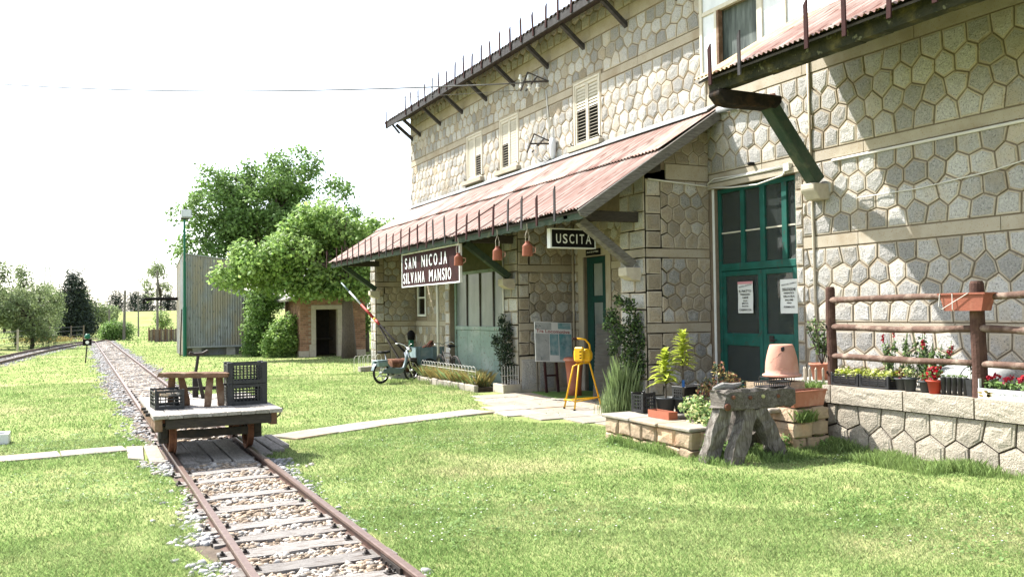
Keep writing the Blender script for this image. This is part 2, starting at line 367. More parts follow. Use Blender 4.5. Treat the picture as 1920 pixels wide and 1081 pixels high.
# leaves: clumps of small bent quads
def leaf_cloud(name, blobs, n, size, mats, parent=None, droop=.3, aspect=.55, shell=.55, jitter=.18, clump=0, split=None, seed=1):
    rg = np.random.default_rng(seed); C = np.array([b[0] for b in blobs], float); Rr = np.array([b[1] if hasattr(b[1], '__len__') else (b[1],) * 3 for b in blobs], float)
    wgt = Rr.prod(1) ** (2 / 3); wgt /= wgt.sum(); idx = rg.choice(len(blobs), n, p=wgt)
    d = rg.normal(size=(n, 3)); d /= np.linalg.norm(d, axis=1)[:, None]
    if clump:                                         # gather leaves into twigs so that the crown breaks up
        k = max(3, n // clump); td = rg.normal(size=(k, 3)); td /= np.linalg.norm(td, axis=1)[:, None]
        ti = rg.choice(len(blobs), k, p=wgt); tr = rg.random(k) ** (1 / 3) * (1 - shell) + shell
        tp = C[ti] + td * tr[:, None] * Rr[ti]
        w = rg.integers(0, k, n); P = tp[w] + d * rg.random((n, 1)) ** .7 * size * 2.6
        out = td[w]
    else:
        rr = shell + (1 - shell) * rg.random(n) ** .8
        P = C[idx] + d * rr[:, None] * Rr[idx]; out = d
    P = P + rg.normal(size=(n, 3)) * size * jitter
    nrm = out * .55 + rg.normal(size=(n, 3)) * .6 + np.array([0, 0, .45]); nrm /= np.linalg.norm(nrm, axis=1)[:, None]
    t = rg.normal(size=(n, 3)) + np.array([0, 0, -droop]); t -= nrm * (t * nrm).sum(1)[:, None]; t /= np.linalg.norm(t, axis=1)[:, None]
    b = np.cross(nrm, t); s = size * (.6 + .8 * rg.random((n, 1)))
    V = np.stack([P - t * s * .5, P + b * s * aspect * .5 + nrm * s * .06, P + t * s * .5 - nrm * s * .1, P - b * s * aspect * .5 + nrm * s * .06], 1).reshape(-1, 3)
    F = np.arange(n * 4).reshape(n, 4)
    if parent is not None: V = V - np.array(wloc(parent))
    tone = rg.random(n)
    mi = None
    if isinstance(mats, (list, tuple)) and len(mats) > 1: mi = (rg.random(n) * len(mats)).astype(int) if split is None else (rg.random(n) > split).astype(int)
    o = npmesh(name, V, F, mats, tone, mi, parent)
    if name == 'flowers': o['kind'] = 'stuff'
    return o
def blades(name, P, h, w, mats, lean=.35, parent=None, seed=1, seg=1, mi=None):
    """grass blades: one bent triangle pair each, rooted at P"""
    rg = np.random.default_rng(seed); n = len(P); a = rg.random(n) * 2 * np.pi
    hh = h * (.55 + .8 * rg.random(n)) if np.isscalar(h) else h; ww = (w * (.7 + .6 * rg.random(n)))
    dx = np.cos(a) * ww; dy = np.sin(a) * ww; la = rg.random(n) * 2 * np.pi; ll = hh * lean * rg.random(n) * 1.6
    L0 = P + np.stack([-dx, -dy, np.zeros(n)], 1); R0 = P + np.stack([dx, dy, np.zeros(n)], 1)
    M = P + np.stack([np.cos(la) * ll * .4 + dx * .5, np.sin(la) * ll * .4 + dy * .5, hh * .6], 1)
    T = P + np.stack([np.cos(la) * ll, np.sin(la) * ll, hh], 1)
    V = np.stack([L0, R0, M, T], 1).reshape(-1, 3)
    if parent is not None: V = V - np.array(wloc(parent))
    F = np.arange(n * 4).reshape(n, 4)
    return npmesh(name, V, F, mats, rg.random(n), mi, parent)

# ------------------------------------------------------------------ ground
def sstep(a, b, x):
    t = np.clip((np.asarray(x, float) - a) / (b - a), 0, 1); return t * t * (3 - 2 * t)
def gz(x, y):
    x = np.asarray(x, float); y = np.asarray(y, float)
    return sstep(90, 230, y) * 3.3 * sstep(-60, 20, x) + sstep(50, 75, y) * sstep(-2, -9, x) * .5 + sstep(230, 700, y) * 1.0
def gzs(x, y): return float(gz(x, y))
xs = np.concatenate([np.linspace(-700, -60, 9), np.linspace(-50, -10, 9), np.linspace(-8, 16, 25), np.linspace(20, 80, 13), np.linspace(120, 700, 7)])
ys = np.concatenate([np.linspace(-80, -5, 6), np.linspace(0, 60, 31), np.linspace(64, 130, 34), np.linspace(140, 300, 17), np.linspace(350, 1400, 12)])
gx, gy = np.meshgrid(xs, ys); V = np.stack([gx.ravel(), gy.ravel(), gz(gx, gy).ravel()], 1)
nx = len(xs); I = np.arange((len(ys) - 1) * nx).reshape(-1, nx)[:, :-1].ravel()
ground = npmesh('ground', V, np.stack([I, I + 1, I + nx + 1, I + nx], 1), 'turf', smooth=True)
tag(ground, 'flat turf ground with green and straw coloured patches', 'ground', kind='structure')

# ------------------------------------------------------------------ railway
TC, HG = 1.558, .495
def track_x(y): return TC - max(0, y - 71) ** 2 * .0065
def sweep(mb, path, prof, mis):
    n = len(prof); vs = []; fs = []; ms = []
    for i, q in enumerate(path):
        q = Vector(q); d = Vector(path[min(i + 1, len(path) - 1)]) - Vector(path[max(i - 1, 0)]); d.z = 0; d.normalize(); s = Vector((d.y, -d.x, 0))
        for a, b in prof: vs.append(q + s * a + Vector((0, 0, b)))
    for i in range(len(path) - 1):
        for k in range(n): fs.append((i * n + k, i * n + (k + 1) % n, (i + 1) * n + (k + 1) % n, (i + 1) * n + k)); ms.append(mis[k])
    fs.append(tuple(range(n))[::-1]); ms.append(0)
    mb.add(vs, fs, ms)
RAIL = [(-.055, 0), (.055, 0), (.055, .012), (.010, .022), (.010, .078), (.028, .084), (.029, .106), (.024, .113), (-.024, .113), (-.029, .106), (-.028, .084), (-.010, .078), (-.010, .022), (-.055, .012)]
RM = [0, 0, 0, 0, 0, 0, 0, 1, 1, 1, 0, 0, 0, 0]
track = thing('railway_track', 'narrow rusty railway track running through the lawn', 'track', (TC, 5, 0), kind='structure')
pathy = [(-3 + i * 3) for i in range(25)] + [73 + i * 2 for i in range(26)]
for s in (-1, 1):
    mb = MB(); sweep(mb, [(track_x(y) + s * HG, y, -.008 + gzs(track_x(y), y) * .9) for y in pathy], RAIL, RM)
    mb.build('rail', ['rust_rail', 'rail_top'], track, world=True)
sl_me = []
for k in range(5):
    mb = MB(); mb.tone = RND.random(); w = RND.uniform(.10, .125)
    n = 6; top = []; vs = []; fs = []
    for i in range(n + 1):
        x = -.60 + 1.20 * i / n
        vs += [(x, -w + RND.uniform(-.012, .012), -.1), (x, -w + RND.uniform(-.012, .012), RND.uniform(-.004, .008)), (x, w + RND.uniform(-.012, .012), RND.uniform(-.004, .008)), (x, w + RND.uniform(-.012, .012), -.1)]
    for i in range(n):
        for q in range(3): fs.append((i * 4 + q, i * 4 + 4 + q, i * 4 + 5 + q, i * 4 + 1 + q))
    fs += [(0, 1, 2, 3), (n * 4 + 3, n * 4 + 2, n * 4 + 1, n * 4)]
    mb.add(vs, fs); o = mb.build('sleeper', 'sleeper_wood', track); sl_me.append(o.data); bpy.data.objects.remove(o)
sleeper_y = [2.9, 3.5, 4.1, 4.7] + [5.42, 6.0, 6.55, 7.05, 7.49, 7.95, 8.72, 9.35, 10.3, 10.9, 13.6]
y = 14.2
while y < 74: sleeper_y.append(y); y += .62 + RND.uniform(-.03, .03)
for y in sleeper_y:
    o = link('sleeper', RND.choice(sl_me), track); o.location = (RND.uniform(-.03, .03), y - 5, .026); o.rotation_euler = (0, 0, RND.uniform(-.025, .025))
# rail fastenings: a clip each side of each rail on the near sleepers
mb = MB(); mb.bx(-.03, .03, -.035, .035, -.01, .010); mb.bx(-.016, .016, -.016, .016, .010, .026); mb.tube([(0, 0, .02), (0, 0, .042)], .010, 6)
o = mb.build('rail_clip', 'iron', track); clip_me = o.data; bpy.data.objects.remove(o)
for y in sleeper_y:
    if y < 24 and not (12.1 < y < 13.5):
        for s in (-1, 1):
            for q in ((-1, 1) if RND.random() < .35 else (-s,)):
                o = link('rail_clip', clip_me, track); o.location = (s * HG + q * .085, y - 5 + RND.uniform(-.02, .02), .022); o.rotation_euler = (0, 0, RND.uniform(-.2, .2))
for s, yj in ((1, 6.15), (-1, 17.4)):                 # fishplates at the rail joints
    mb = MB(); mb.bx(-.012, .012, -.22, .22, .03, .075)
    for q in (-.15, -.05, .05, .15): mb.tube([(-.02, q, .052), (-.035, q, .052)], .014, 6)
    mb.build('fishplate', 'iron', track, local=(s * HG - .022, yj - 5, -.008))
# siding that joins from the left
sid = [(-4.3, 33), (-3.65, 39), (-3.05, 45), (-2.45, 51), (-1.75, 57), (-.95, 63), (-.1, 68), (.75, 72.5), (1.25, 76)]
siding = thing('siding_track', 'siding that curves in from the left to the switch', 'track', (-3, 45, 0), kind='structure')
def offset_path(P, o):
    out = []
    for i, q in enumerate(P):
        d = Vector((*P[min(i + 1, len(P) - 1)], 0)) - Vector((*P[max(i - 1, 0)], 0)); d.normalize(); out.append((q[0] + d.y * o, q[1] - d.x * o, .02))
    return out
for s in (-1, 1):
    mb = MB(); sweep(mb, offset_path(sid, s * HG), RAIL, RM); mb.build('rail', ['rust_rail', 'rail_top'], siding, world=True)
P = [Vector((*q, 0)) for q in sid]; acc = 0
for i in range(len(P) - 2):
    d = P[i + 1] - P[i]; L = d.length; a = math.atan2(-d.x, d.y); t = 0
    while t < L:
        q = P[i] + d * (t / L); o = link('sleeper', RND.choice(sl_me), siding); o.location = (q.x + 3, q.y - 45, .018); o.rotation_euler = (0, 0, a); t += .64

# ballast: crushed stone between and beside the rails
ICO = []
ph = (1 + 5 ** .5) / 2
for a, b in ((1, ph), (-1, ph), (1, -ph), (-1, -ph)): ICO += [(0, a, b), (a, b, 0), (b, 0, a)]
ICO = np.array(ICO); ICO /= np.linalg.norm(ICO[0])
def hull20(V):
    F = []
    e = min(np.linalg.norm(V[0] - V[i]) for i in range(1, 12)) * 1.1
    for i in range(12):
        for j in range(i + 1, 12):
            for k in range(j + 1, 12):
                if all(np.linalg.norm(V[a] - V[b]) < e for a, b in ((i, j), (j, k), (i, k))):
                    n = np.cross(V[j] - V[i], V[k] - V[i]); F.append((i, j, k) if n @ V[i] > 0 else (i, k, j))
    return np.array(F)
ICOF = hull20(ICO)
def rocks(name, P, size, matn, seed, parent=None, flat=.65):
    rg = np.random.default_rng(seed); n = len(P)
    sc = (size * (.45 + 1.0 * rg.random((n, 1))**1.5))[:, None] * (.65 + .6 * rg.random((n, 1, 3))) * np.array([1, 1, flat])
    V = ICO[None] * (.75 + .5 * rg.random((n, 12, 1))) * sc
    a = rg.random(n) * 6.283; c, s = np.cos(a)[:, None], np.sin(a)[:, None]
    V = np.stack([V[..., 0] * c - V[..., 1] * s, V[..., 0] * s + V[..., 1] * c, V[..., 2]], -1) + P[:, None]
    F = (np.arange(n)[:, None, None] * 12 + ICOF[None]).reshape(-1, 3)
    V = V.reshape(-1, 3)
    if parent is not None: V = V - np.array(wloc(parent))
    return npmesh(name, V, F, matn, np.repeat(rg.random(n), 20), None, parent)
def uni(n, x0, x1, y0, y1): return np.stack([NPR.uniform(x0, x1, n), NPR.uniform(y0, y1, n), np.zeros(n)], 1)
SY = np.array(sleeper_y)
def off_sleeper(P, d=.135): return P[np.abs(P[:, 1:2] - SY[None]).min(1) > d * NPR.uniform(.75, 1.15, len(P))]
A = off_sleeper(uni(11000, TC - .46, TC + .46, 3.4, 12.2)); A[:, 2] += NPR.uniform(-.008, .018, len(A))
B_ = off_sleeper(uni(6500, TC - .46, TC + .46, 13.4, 40)); C_ = off_sleeper(uni(4500, TC - .46, TC + .46, 40, 74), .13)
mb = MB(); mb.bx(TC - .48, TC + .48, 3, 74, -.05, .004); o = mb.build('ballast_bed', 'ballast_dirt', track, world=True)
o1 = rocks('ballast', A, .026, 'ballast_tan', 3, track); o1['kind'] = 'stuff'
o2 = rocks('ballast', np.concatenate([B_, C_]), .040, 'ballast_tan', 4, track); o2['kind'] = 'stuff'
def wob(y, k): return np.sin(y * 1.7 + k) * .5 + np.sin(y * 4.1 + k * 2.3) * .3 + np.sin(y * .6 + k * 5) * .6
def edge_l(y): return TC - HG - .20 - .15 * wob(y, 1.0) - .25 * sstep(14, 22, y)
def edge_r(y): return TC + HG + .15 + .12 * wob(y, 2.6) + .25 * sstep(14, 24, y)
L_ = uni(9000, TC - 1.3, TC - HG - .03, 3.6, 76); L_ = L_[(L_[:, 0] > edge_l(L_[:, 1]) + .12 * NPR.normal(size=len(L_)))]
R_ = uni(7000, TC + HG + .03, TC + 1.3, 4, 76); R_ = R_[(R_[:, 0] < edge_r(R_[:, 1]) + .10 * NPR.normal(size=len(R_)))]
near = lambda Q: Q[(Q[:, 1] > 14) | (np.sin(Q[:, 1] * 2.2 + Q[:, 0]) + np.sin(Q[:, 1] * .9) > -.5)]
L2 = uni(2200, TC - 1.05, TC - HG - .03, 5, 12.2); L2 = L2[L2[:, 0] > edge_l(L2[:, 1]) + .07 * NPR.normal(size=len(L2)) - .05]
R2 = uni(1300, TC + HG + .03, TC + .95, 5, 12.2); R2 = R2[R2[:, 0] < edge_r(R2[:, 1]) + .07 * NPR.normal(size=len(R2))]
Q = np.concatenate([near(L_), near(R_), near(L2), near(R2)]); Q[:, 2] = .004 + NPR.uniform(-.012, .01, len(Q))
o3 = rocks('ballast', Q, .034, 'ballast_grey', 5, track); o3['kind'] = 'stuff'
mb = MB()
yy = np.arange(3.5, 76, .5)
for i in range(len(yy) - 1):
    a, b = yy[i], yy[i + 1]
    mb.add([(edge_l(a) + .06, a, .003), (TC - .47, a, .003), (TC - .47, b, .003), (edge_l(b) + .06, b, .003)], [(0, 1, 2, 3)])
    mb.add([(TC + .47, a, .003), (edge_r(a) - .05, a, .003), (edge_r(b) - .05, b, .003), (TC + .47, b, .003)], [(0, 1, 2, 3)])
mb.build('ballast_shoulder', 'ballast_dirt', track, world=True)
sp = []
for i in range(len(sid) - 1):
    a = np.array(sid[i]); b = np.array(sid[i + 1]); n = 330
    t = NPR.random((n, 1)); q = a + (b - a) * t; q[:, 0] += NPR.uniform(-1.0, 1.0, n); sp.append(np.concatenate([q, np.zeros((n, 1)) + .005], 1))
o4 = rocks('ballast', np.concatenate(sp), .045, 'ballast_grey', 6, siding); o4['kind'] = 'stuff'

# timber crossing where the footpath meets the track
xing = thing('timber_crossing', 'grey timber planks laid between the rails under the flat wagon', 'crossing', (TC, 12.8, 0))
for x0, x1 in ((1.13, 1.30), (1.31, 1.50), (1.52, 1.72), (1.74, 1.97)):
    mb = MB(); mb.tone = RND.random(); mb.bx(x0, x1, 11.45 + RND.uniform(-.25, .2), 13.45, .0, .062 + RND.uniform(-.008, .01), jit=.006); mb.build('plank', 'deck_wood', xing, world=True, bevel=.008)
for x0, x1, y0 in ((2.14, 2.30, 11.9), (2.32, 2.50, 12.1), (2.52, 2.64, 12.45)):
    mb = MB(); mb.tone = RND.random(); mb.bx(x0, x1, y0, 13.7, -.02, .05, jit=.008); mb.build('plank', 'deck_wood', xing, world=True, bevel=.008)

# footpath slabs
def slab(parent, quad, z=.03, m='slab', name='slab'):
    mb = MB(); mb.tone = RND.random(); q = [Vector((x + RND.uniform(-.015, .015), y + RND.uniform(-.015, .015), -.03)) for x, y in quad]
    mb.extrude(q, (0, 0, z + .03 + RND.uniform(-.006, .006))); return mb.build(name, m, parent, world=True, bevel=.006)
path = thing('footpath', 'pale stone slab footpath crossing the lawn to the station', 'footpath', (1, 13.5, 0), kind='structure')
def strip(P, w, n, gap=.015):
    P = [Vector((*q, 0)) for q in P]; L = [0]
    for i in range(len(P) - 1): L.append(L[-1] + (P[i + 1] - P[i]).length)
    def at(t):
        s = t * L[-1]
        for i in range(len(P) - 1):
            if s <= L[i + 1] + 1e-6:
                d = P[i + 1] - P[i]; return P[i] + d * ((s - L[i]) / d.length), d.normalized()
    for k in range(n):
        a, da = at(k / n); b, db = at((k + 1) / n); a = a + da * gap; b = b - db * gap
        sa = Vector((-da.y, da.x, 0)); sb = Vector((-db.y, db.x, 0))
        slab(path, [(a - sa * w / 2)[:2], (b - sb * w / 2)[:2], (b + sb * w / 2)[:2], (a + sa * w / 2)[:2]])
strip([(-6, 13.15), (-.9, 13.38), (.58, 13.52)], .52, 8)
strip([(2.72, 13.4), (4.45, 14.3), (6.75, 14.95)], .66, 5)
slab(path, [(.58, 12.55), (.76, 12.3), (.80, 13.6), (.60, 13.65)]); slab(path, [(.80, 12.05), (.99, 11.9), (.99, 13.5), (.83, 13.6)])
court = thing('forecourt', 'pale worn flagstones in front of the station recess', 'paving', (8, 15, 0), kind='structure')
rows = [(10.95, 7.75, 9.08), (11.7, 7.6, 9.08), (12.45, 7.5, 9.05), (13.2, 7.0, 9.1), (14.0, 6.85, 9.1), (14.8, 7.0, 10.5), (15.6, 7.3, 10.5), (16.35, 7.5, 10.5), (17.1, 7.75, 10.5), (17.85, 8.1, 9.0)]
for i in range(len(rows) - 1):
    y0, x0, x1 = rows[i]; y1 = rows[i + 1][0]; x = x0 + RND.uniform(-.1, .1)
    while x < x1 - .05:
        w = RND.uniform(.65, 1.05); xe = min(x + w, x1)
        if x1 - xe < .3: xe = x1
        slab(court, [(x + .012, y0 + .012), (xe - .012, y0 + .012), (xe - .012, y1 - .012), (x + .012, y1 - .012)], .022); x = xe
PAVE = [(6.75, 13.1), (7.45, 12.4), (7.65, 10.95), (9.1, 10.95), (9.1, 18.05), (8.0, 18.0), (7.5, 17.1), (6.95, 15.2)]

# ------------------------------------------------------------------ lawn
def in_poly(x, y, P):
    r = np.zeros(len(x), bool); j = len(P) - 1
    for i in range(len(P)):
        xi, yi = P[i]; xj, yj = P[j]; c = ((yi > y) != (yj > y)) & (x < (xj - xi) * (y - yi) / (yj - yi + 1e-12) + xi); r ^= c; j = i
    return r
def seg_d(x, y, a, b):
    a = np.array(a); b = np.array(b); d = b - a; t = np.clip(((x - a[0]) * d[0] + (y - a[1]) * d[1]) / (d @ d), 0, 1); return np.hypot(x - a[0] - d[0] * t, y - a[1] - d[1] * t)
BARE = [(6.75, 14.75, .75, .35), (2.55, 10.9, .28, .8), (2.45, 9.3, .18, .5), (.45, 8.2, .22, .7), (.3, 10.6, .2, .5), (6.25, 9.9, .28, .7), (8.3, 7.3, .25, .5), (8.1, 5.9, .3, .9), (5.6, 7.6, .35, .25), (4.6, 19.5, .5, .3), (3.4, 25, .4, .6), (6.3, 22, .6, .3)]
def lawn_points(n, d0, d1):
    rg = NPR; r = np.sqrt(rg.uniform(d0 ** 2, d1 ** 2, n)); a = YAW + rg.uniform(-rad(38), rad(36), n)
    x = r * np.sin(a); y = r * np.cos(a); ok = np.ones(n, bool); j = rg.normal(size=n) * .05
    t = (y < 77) & (x > edge_l(y) + .03 + j) & (x < edge_r(y) - .03 + j); ok &= ~t
    ok &= ~((seg_d(x, y, (-6, 13.15), (-.9, 13.38)) < .24) | (seg_d(x, y, (-.9, 13.38), (.58, 13.52)) < .24) | (seg_d(x, y, (2.72, 13.4), (4.45, 14.3)) < .31) | (seg_d(x, y, (4.45, 14.3), (6.75, 14.95)) < .31))
    ok &= ~((x > .58) & (x < 1.0) & (y > 12.4) & (y < 13.8)); ok &= ~((x > 2.1) & (x < 2.66) & (y > 12.3) & (y < 13.7))
    crack = rg.random(n) < .06
    ok &= ~(in_poly(x, y, PAVE) & ~crack)
    ok &= ~((x > XF - .02) & (y < 29.6)); ok &= ~((x > 6.82) & (y > 8.85) & (y < 10.95)); ok &= ~((x > 8.2) & (y > 17.9) & (y < 22.6))
    ok &= ~((y > 38.5) & (y < 42) & (x > 8.65)); ok &= ~((x > 4.35) & (x < 7) & (y > 43.4) & (y < 46))
    for i in range(len(sid) - 1): ok &= ~(seg_d(x, y, sid[i], sid[i + 1]) < .8)
    bare = np.sin(x * 1.3 + 2 * np.sin(y * .7)) + np.sin(y * 1.1 + x * .5 + 1.7)       # thin spots
    ok &= (rg.random(n) > sstep(1.1, 1.9, bare) * .55)
    for bx_, by_, ra, rb in BARE: ok &= ~((np.hypot((x - bx_) / ra, (y - by_) / rb) < .35 + .9 * rg.random(n)) & (rg.random(n) < .5))
    return np.stack([x[ok], y[ok], gz(x[ok], y[ok])], 1)
for n, d0, d1, h, w, sd in ((260000, 4.4, 8.5, .024, .0026, 11), (270000, 8.5, 15, .028, .0042, 12), (190000, 15, 28, .034, .008, 13), (90000, 28, 60, .045, .018, 14), (35000, 60, 130, .12, .05, 15)):
    P_ = lawn_points(n, d0, d1); x_, y_ = P_[:, 0], P_[:, 1]; cl = np.sin(x_ * 2.3 + 3 * np.sin(y_ * .9)) * np.sin(y_ * 2.7 + 2 * np.sin(x_ * 1.3)) + .6 * np.sin(x_ * 7.1 + y_ * 3) * np.sin(y_ * 6.3 - x_ * 2)
    o = blades('lawn_grass', P_, h * (.55 + .8 * NPR.random(len(P_))) * (1 + .25 * np.clip(cl, -.8, 1.4)), w, 'lawn', .75, seed=sd)
    tag(o, {11: 'short mown grass nearest the camera', 12: 'mown grass around the wagon and the bench', 13: 'mown grass between the wagon and the far end of the station', 14: 'grass round the metal shed', 15: 'rough meadow grass beyond the switch'}[sd], 'grass', kind='stuff')
# longer tufts where the mower does not reach
def tufts(n, x0, x1, y0, y1): return np.stack([NPR.uniform(x0, x1, n), NPR.uniform(y0, y1, n), np.zeros(n)], 1)
T = np.concatenate([tufts(16000, 8.72, 9.06, 4, 8.85), tufts(5000, 8.3, 8.75, 6.6, 8.8), tufts(6000, 6.62, 6.84, 8.7, 10.95), tufts(12000, 6.75, 8.9, 8.05, 8.85), tufts(2200, 8.0, 8.3, 18.2, 22.6), tufts(900, 7.4, 8.3, 21.5, 23)])
kk = np.sin(T[:, 0] * 5 + T[:, 1] * 3.1) + np.sin(T[:, 1] * 6.7 + 1.3) + .8 * np.sin(T[:, 1] * 2.1 + T[:, 0] * 2); T = T[kk + NPR.normal(size=len(T)) * .5 > -.4]; kk = np.sin(T[:, 0] * 5 + T[:, 1] * 3.1) + np.sin(T[:, 1] * 6.7 + 1.3)
o = blades('tall_grass', T, (.035 + .085 * NPR.random(len(T)) ** 2) * (1 + .3 * kk), .0026, ['leaf_grass', 'lawn'], .38, seed=21, mi=NPR.integers(0, 2, len(T))); tag(o, 'longer unmown grass along the foot of the walls and the bench', 'grass', kind='stuff')

# clover, plantain and daisies in the lawn
def weed_spots(n, d0, d1):
    P = lawn_points(n * 3, d0, d1); k = np.sin(P[:, 0] * 1.1 + 2 * np.sin(P[:, 1] * .6)) + np.sin(P[:, 1] * 1.4 + P[:, 0]); P = P[k > .2]; return P[:n]
W = weed_spots(2600, 4.6, 16); B = np.repeat(W, 9, 0) + np.concatenate([NPR.normal(size=(len(W) * 9, 2)) * .045, np.abs(NPR.normal(size=(len(W) * 9, 1))) * .012 + .012], 1)
rgw = np.random.default_rng(3); nB = len(B); a = rgw.random(nB) * 6.283; s_ = .012 * (.6 + rgw.random(nB)); t_ = np.stack([np.cos(a), np.sin(a), rgw.normal(size=nB) * .35], 1) * s_[:, None]; b_ = np.stack([-np.sin(a), np.cos(a), rgw.normal(size=nB) * .35], 1) * s_[:, None] * .7
o = npmesh('lawn_weeds', np.stack([B - t_, B + b_, B + t_, B - b_], 1).reshape(-1, 3), np.arange(nB * 4).reshape(nB, 4), 'leaf_mid'); tag(o, 'clover and small broad leaved weeds scattered in the lawn', 'weeds', kind='stuff')
D = weed_spots(420, 4.6, 14); nD = len(D); C0 = D + np.array([0, 0, .03]); V = np.concatenate([C0[:, None] + np.array([[.008 * math.cos(k * 1.047), .008 * math.sin(k * 1.047), 0] for k in range(6)])[None]], 1).reshape(-1, 3)
o = npmesh('daisies', V, np.concatenate([np.arange(nD)[:, None] * 6 + np.array([[0, 1, 2, 3]]), np.arange(nD)[:, None] * 6 + np.array([[0, 3, 4, 5]])]), 'letter'); tag(o, 'tiny white daisies dotted over the lawn', 'flowers', kind='stuff')

# ------------------------------------------------------------------ station building
STN = thing('station_building', 'two storey stone railway station with red corrugated canopies', 'building', (XW, 13, 0))
def fx(c): return lambda u, z, n: (c - n, u, z)       # wall seen from the track
def fy(c): return lambda u, z, n: (u, c - n, z)       # wall seen from the camera
def clip(poly, a, b, c):                              # keep a*u + b*z <= c
    out = []
    for i in range(len(poly)):
        p, q = poly[i], poly[(i + 1) % len(poly)]; dp = a * p[0] + b * p[1] - c; dq = a * q[0] + b * q[1] - c
        if dp <= 0: out.append(p)
        if dp * dq < 0:
            t = dp / (dp - dq); out.append((p[0] + (q[0] - p[0]) * t, p[1] + (q[1] - p[1]) * t))
    return out
def area(P): return abs(sum(P[i][0] * P[(i + 1) % len(P)][1] - P[(i + 1) % len(P)][0] * P[i][1] for i in range(len(P)))) / 2 if len(P) > 2 else 0
def cut_hole(P, h):
    u0, u1, z0, z1 = h
    us = [q[0] for q in P]; zs = [q[1] for q in P]
    if max(us) <= u0 or min(us) >= u1 or max(zs) <= z0 or min(zs) >= z1: return P
    c = [clip(P, 1, 0, u0), clip(P, -1, 0, -u1), clip(P, 0, 1, z0), clip(P, 0, -1, -z1)]
    return max(c, key=area)
STONES = []
def stone(fr, P, wall, center=1, proud=.020, gap=.008, rough=.012, rim=.86, key=None):
    cu = sum(q[0] for q in P) / len(P); cz = sum(q[1] for q in P) / len(P)
    ext = min(max(q[0] for q in P) - min(q[0] for q in P), max(q[1] for q in P) - min(q[1] for q in P))
    if ext < .06 or area(P) < .008: return
    k = 1 - 2 * gap / ext; k2 = k - .03
    mb = MB(); mb.tone = RND.random(); n = len(P); vs = []; base = proud * RND.uniform(.7, 1.3)
    def ring(s, f): 
        for q in P: vs.append(fr(cu + (q[0] - cu) * s, cz + (q[1] - cz) * s, f()))
    ring(k, lambda: -.01); ring(k2, lambda: base); ring(k2 * rim, lambda: base + .002)
    ring(k2 * rim * .93, lambda: base + rough * RND.uniform(.15, 1.2)); ring(k2 * rim * .5, lambda: base + rough * RND.uniform(.5, 1.7)); vs.append(fr(cu, cz, base + rough * RND.uniform(.6, 1.7)))
    fs = []; ms = []
    for r in range(4):
        for i in range(n): fs.append((r * n + i, r * n + (i + 1) % n, (r + 1) * n + (i + 1) % n, (r + 1) * n + i)); ms.append(0 if r < 2 else center)
    for i in range(n): fs.append((4 * n + i, 4 * n + (i + 1) % n, 5 * n)); ms.append(center)
    mb.add(vs, fs, ms); p = Vector(fr(cu, cz, 0)); STONES.append((area(P) / (p - Vector((0, 0, 1.86))).length_squared, mb, wall))
def hexfield(fr, wall, u0, u1, z0, z1, w, holes=(), center=1, roof=None, rows=None, jit=.115, mix=0.0, flat=True):
    n = rows or max(1, round((z1 - z0) / (.866 * w))); pt = (z1 - z0) / n; H = {}; seed = RND.random() * 99; odd = RND.randint(0, 1)
    def jv(a, b):
        k = (a, b)
        if k not in H:
            H[k] = (RND.uniform(-jit, jit) * w, RND.uniform(-jit, jit) * w)
        return H[k]
    m = int((u1 - u0) / w) + 3
    for i in range(n):
        for j in range(-1, m):
            off = ((i + odd) % 2); a = 2 * j + off; cz = z0 + pt * (i + .5)
            def vert(da, lev):                        # lattice: half widths, thirds of a row
                a2 = a + da; x, y = jv(a2, 3 * i + lev); return (u0 + a2 * w / 2 + x, cz + lev * pt / 3 + y)
            top = [vert(1, 1), vert(0, 2), vert(-1, 1)]; bot = [vert(-1, -1), vert(0, -2), vert(1, -1)]
            # shared keys for the tips of the rows above and below
            P = top + bot
            def lat(da, lev):
                a2 = a + da; row = i
                if lev == 2: key = (a2, i + 1, 'b')   # tip = lower side corner of the row above
                elif lev == 1: key = (a2, i + 1, 't')
                elif lev == -1: key = (a2, i, 'b')
                else: key = (a2, i, 't')
                if key not in H: H[key] = (RND.uniform(-jit, jit) * w, RND.uniform(-jit, jit) * w * .8)
                x, y = H[key]; return (u0 + a2 * w / 2 + x, cz + lev * pt / 3 + y)
            P = [lat(1, 1), lat(0, 2), lat(-1, 1), lat(-1, -1), lat(0, -2), lat(1, -1)]
            if flat:
                if i == 0: P = [p for p in P[:3]] + [(P[3][0], z0), (P[5][0], z0)]
                if i == n - 1:
                    low = P[3:]; P = [(P[0][0], z1), (P[2][0], z1)] + low
            P = clip(P, -1, 0, -u0); P = clip(P, 1, 0, u1) if len(P) > 2 else P
            P = clip(P, 0, -1, -z0) if len(P) > 2 else P; P = clip(P, 0, 1, z1) if len(P) > 2 else P
            for h in holes:
                if len(P) > 2: P = cut_hole(P, h)
            if len(P) < 3: continue
            if roof and max(q[1] for q in P) > roof(sum(q[0] for q in P) / len(P)): continue
            stone(fr, P, wall, center if RND.random() > mix else 3 - center)
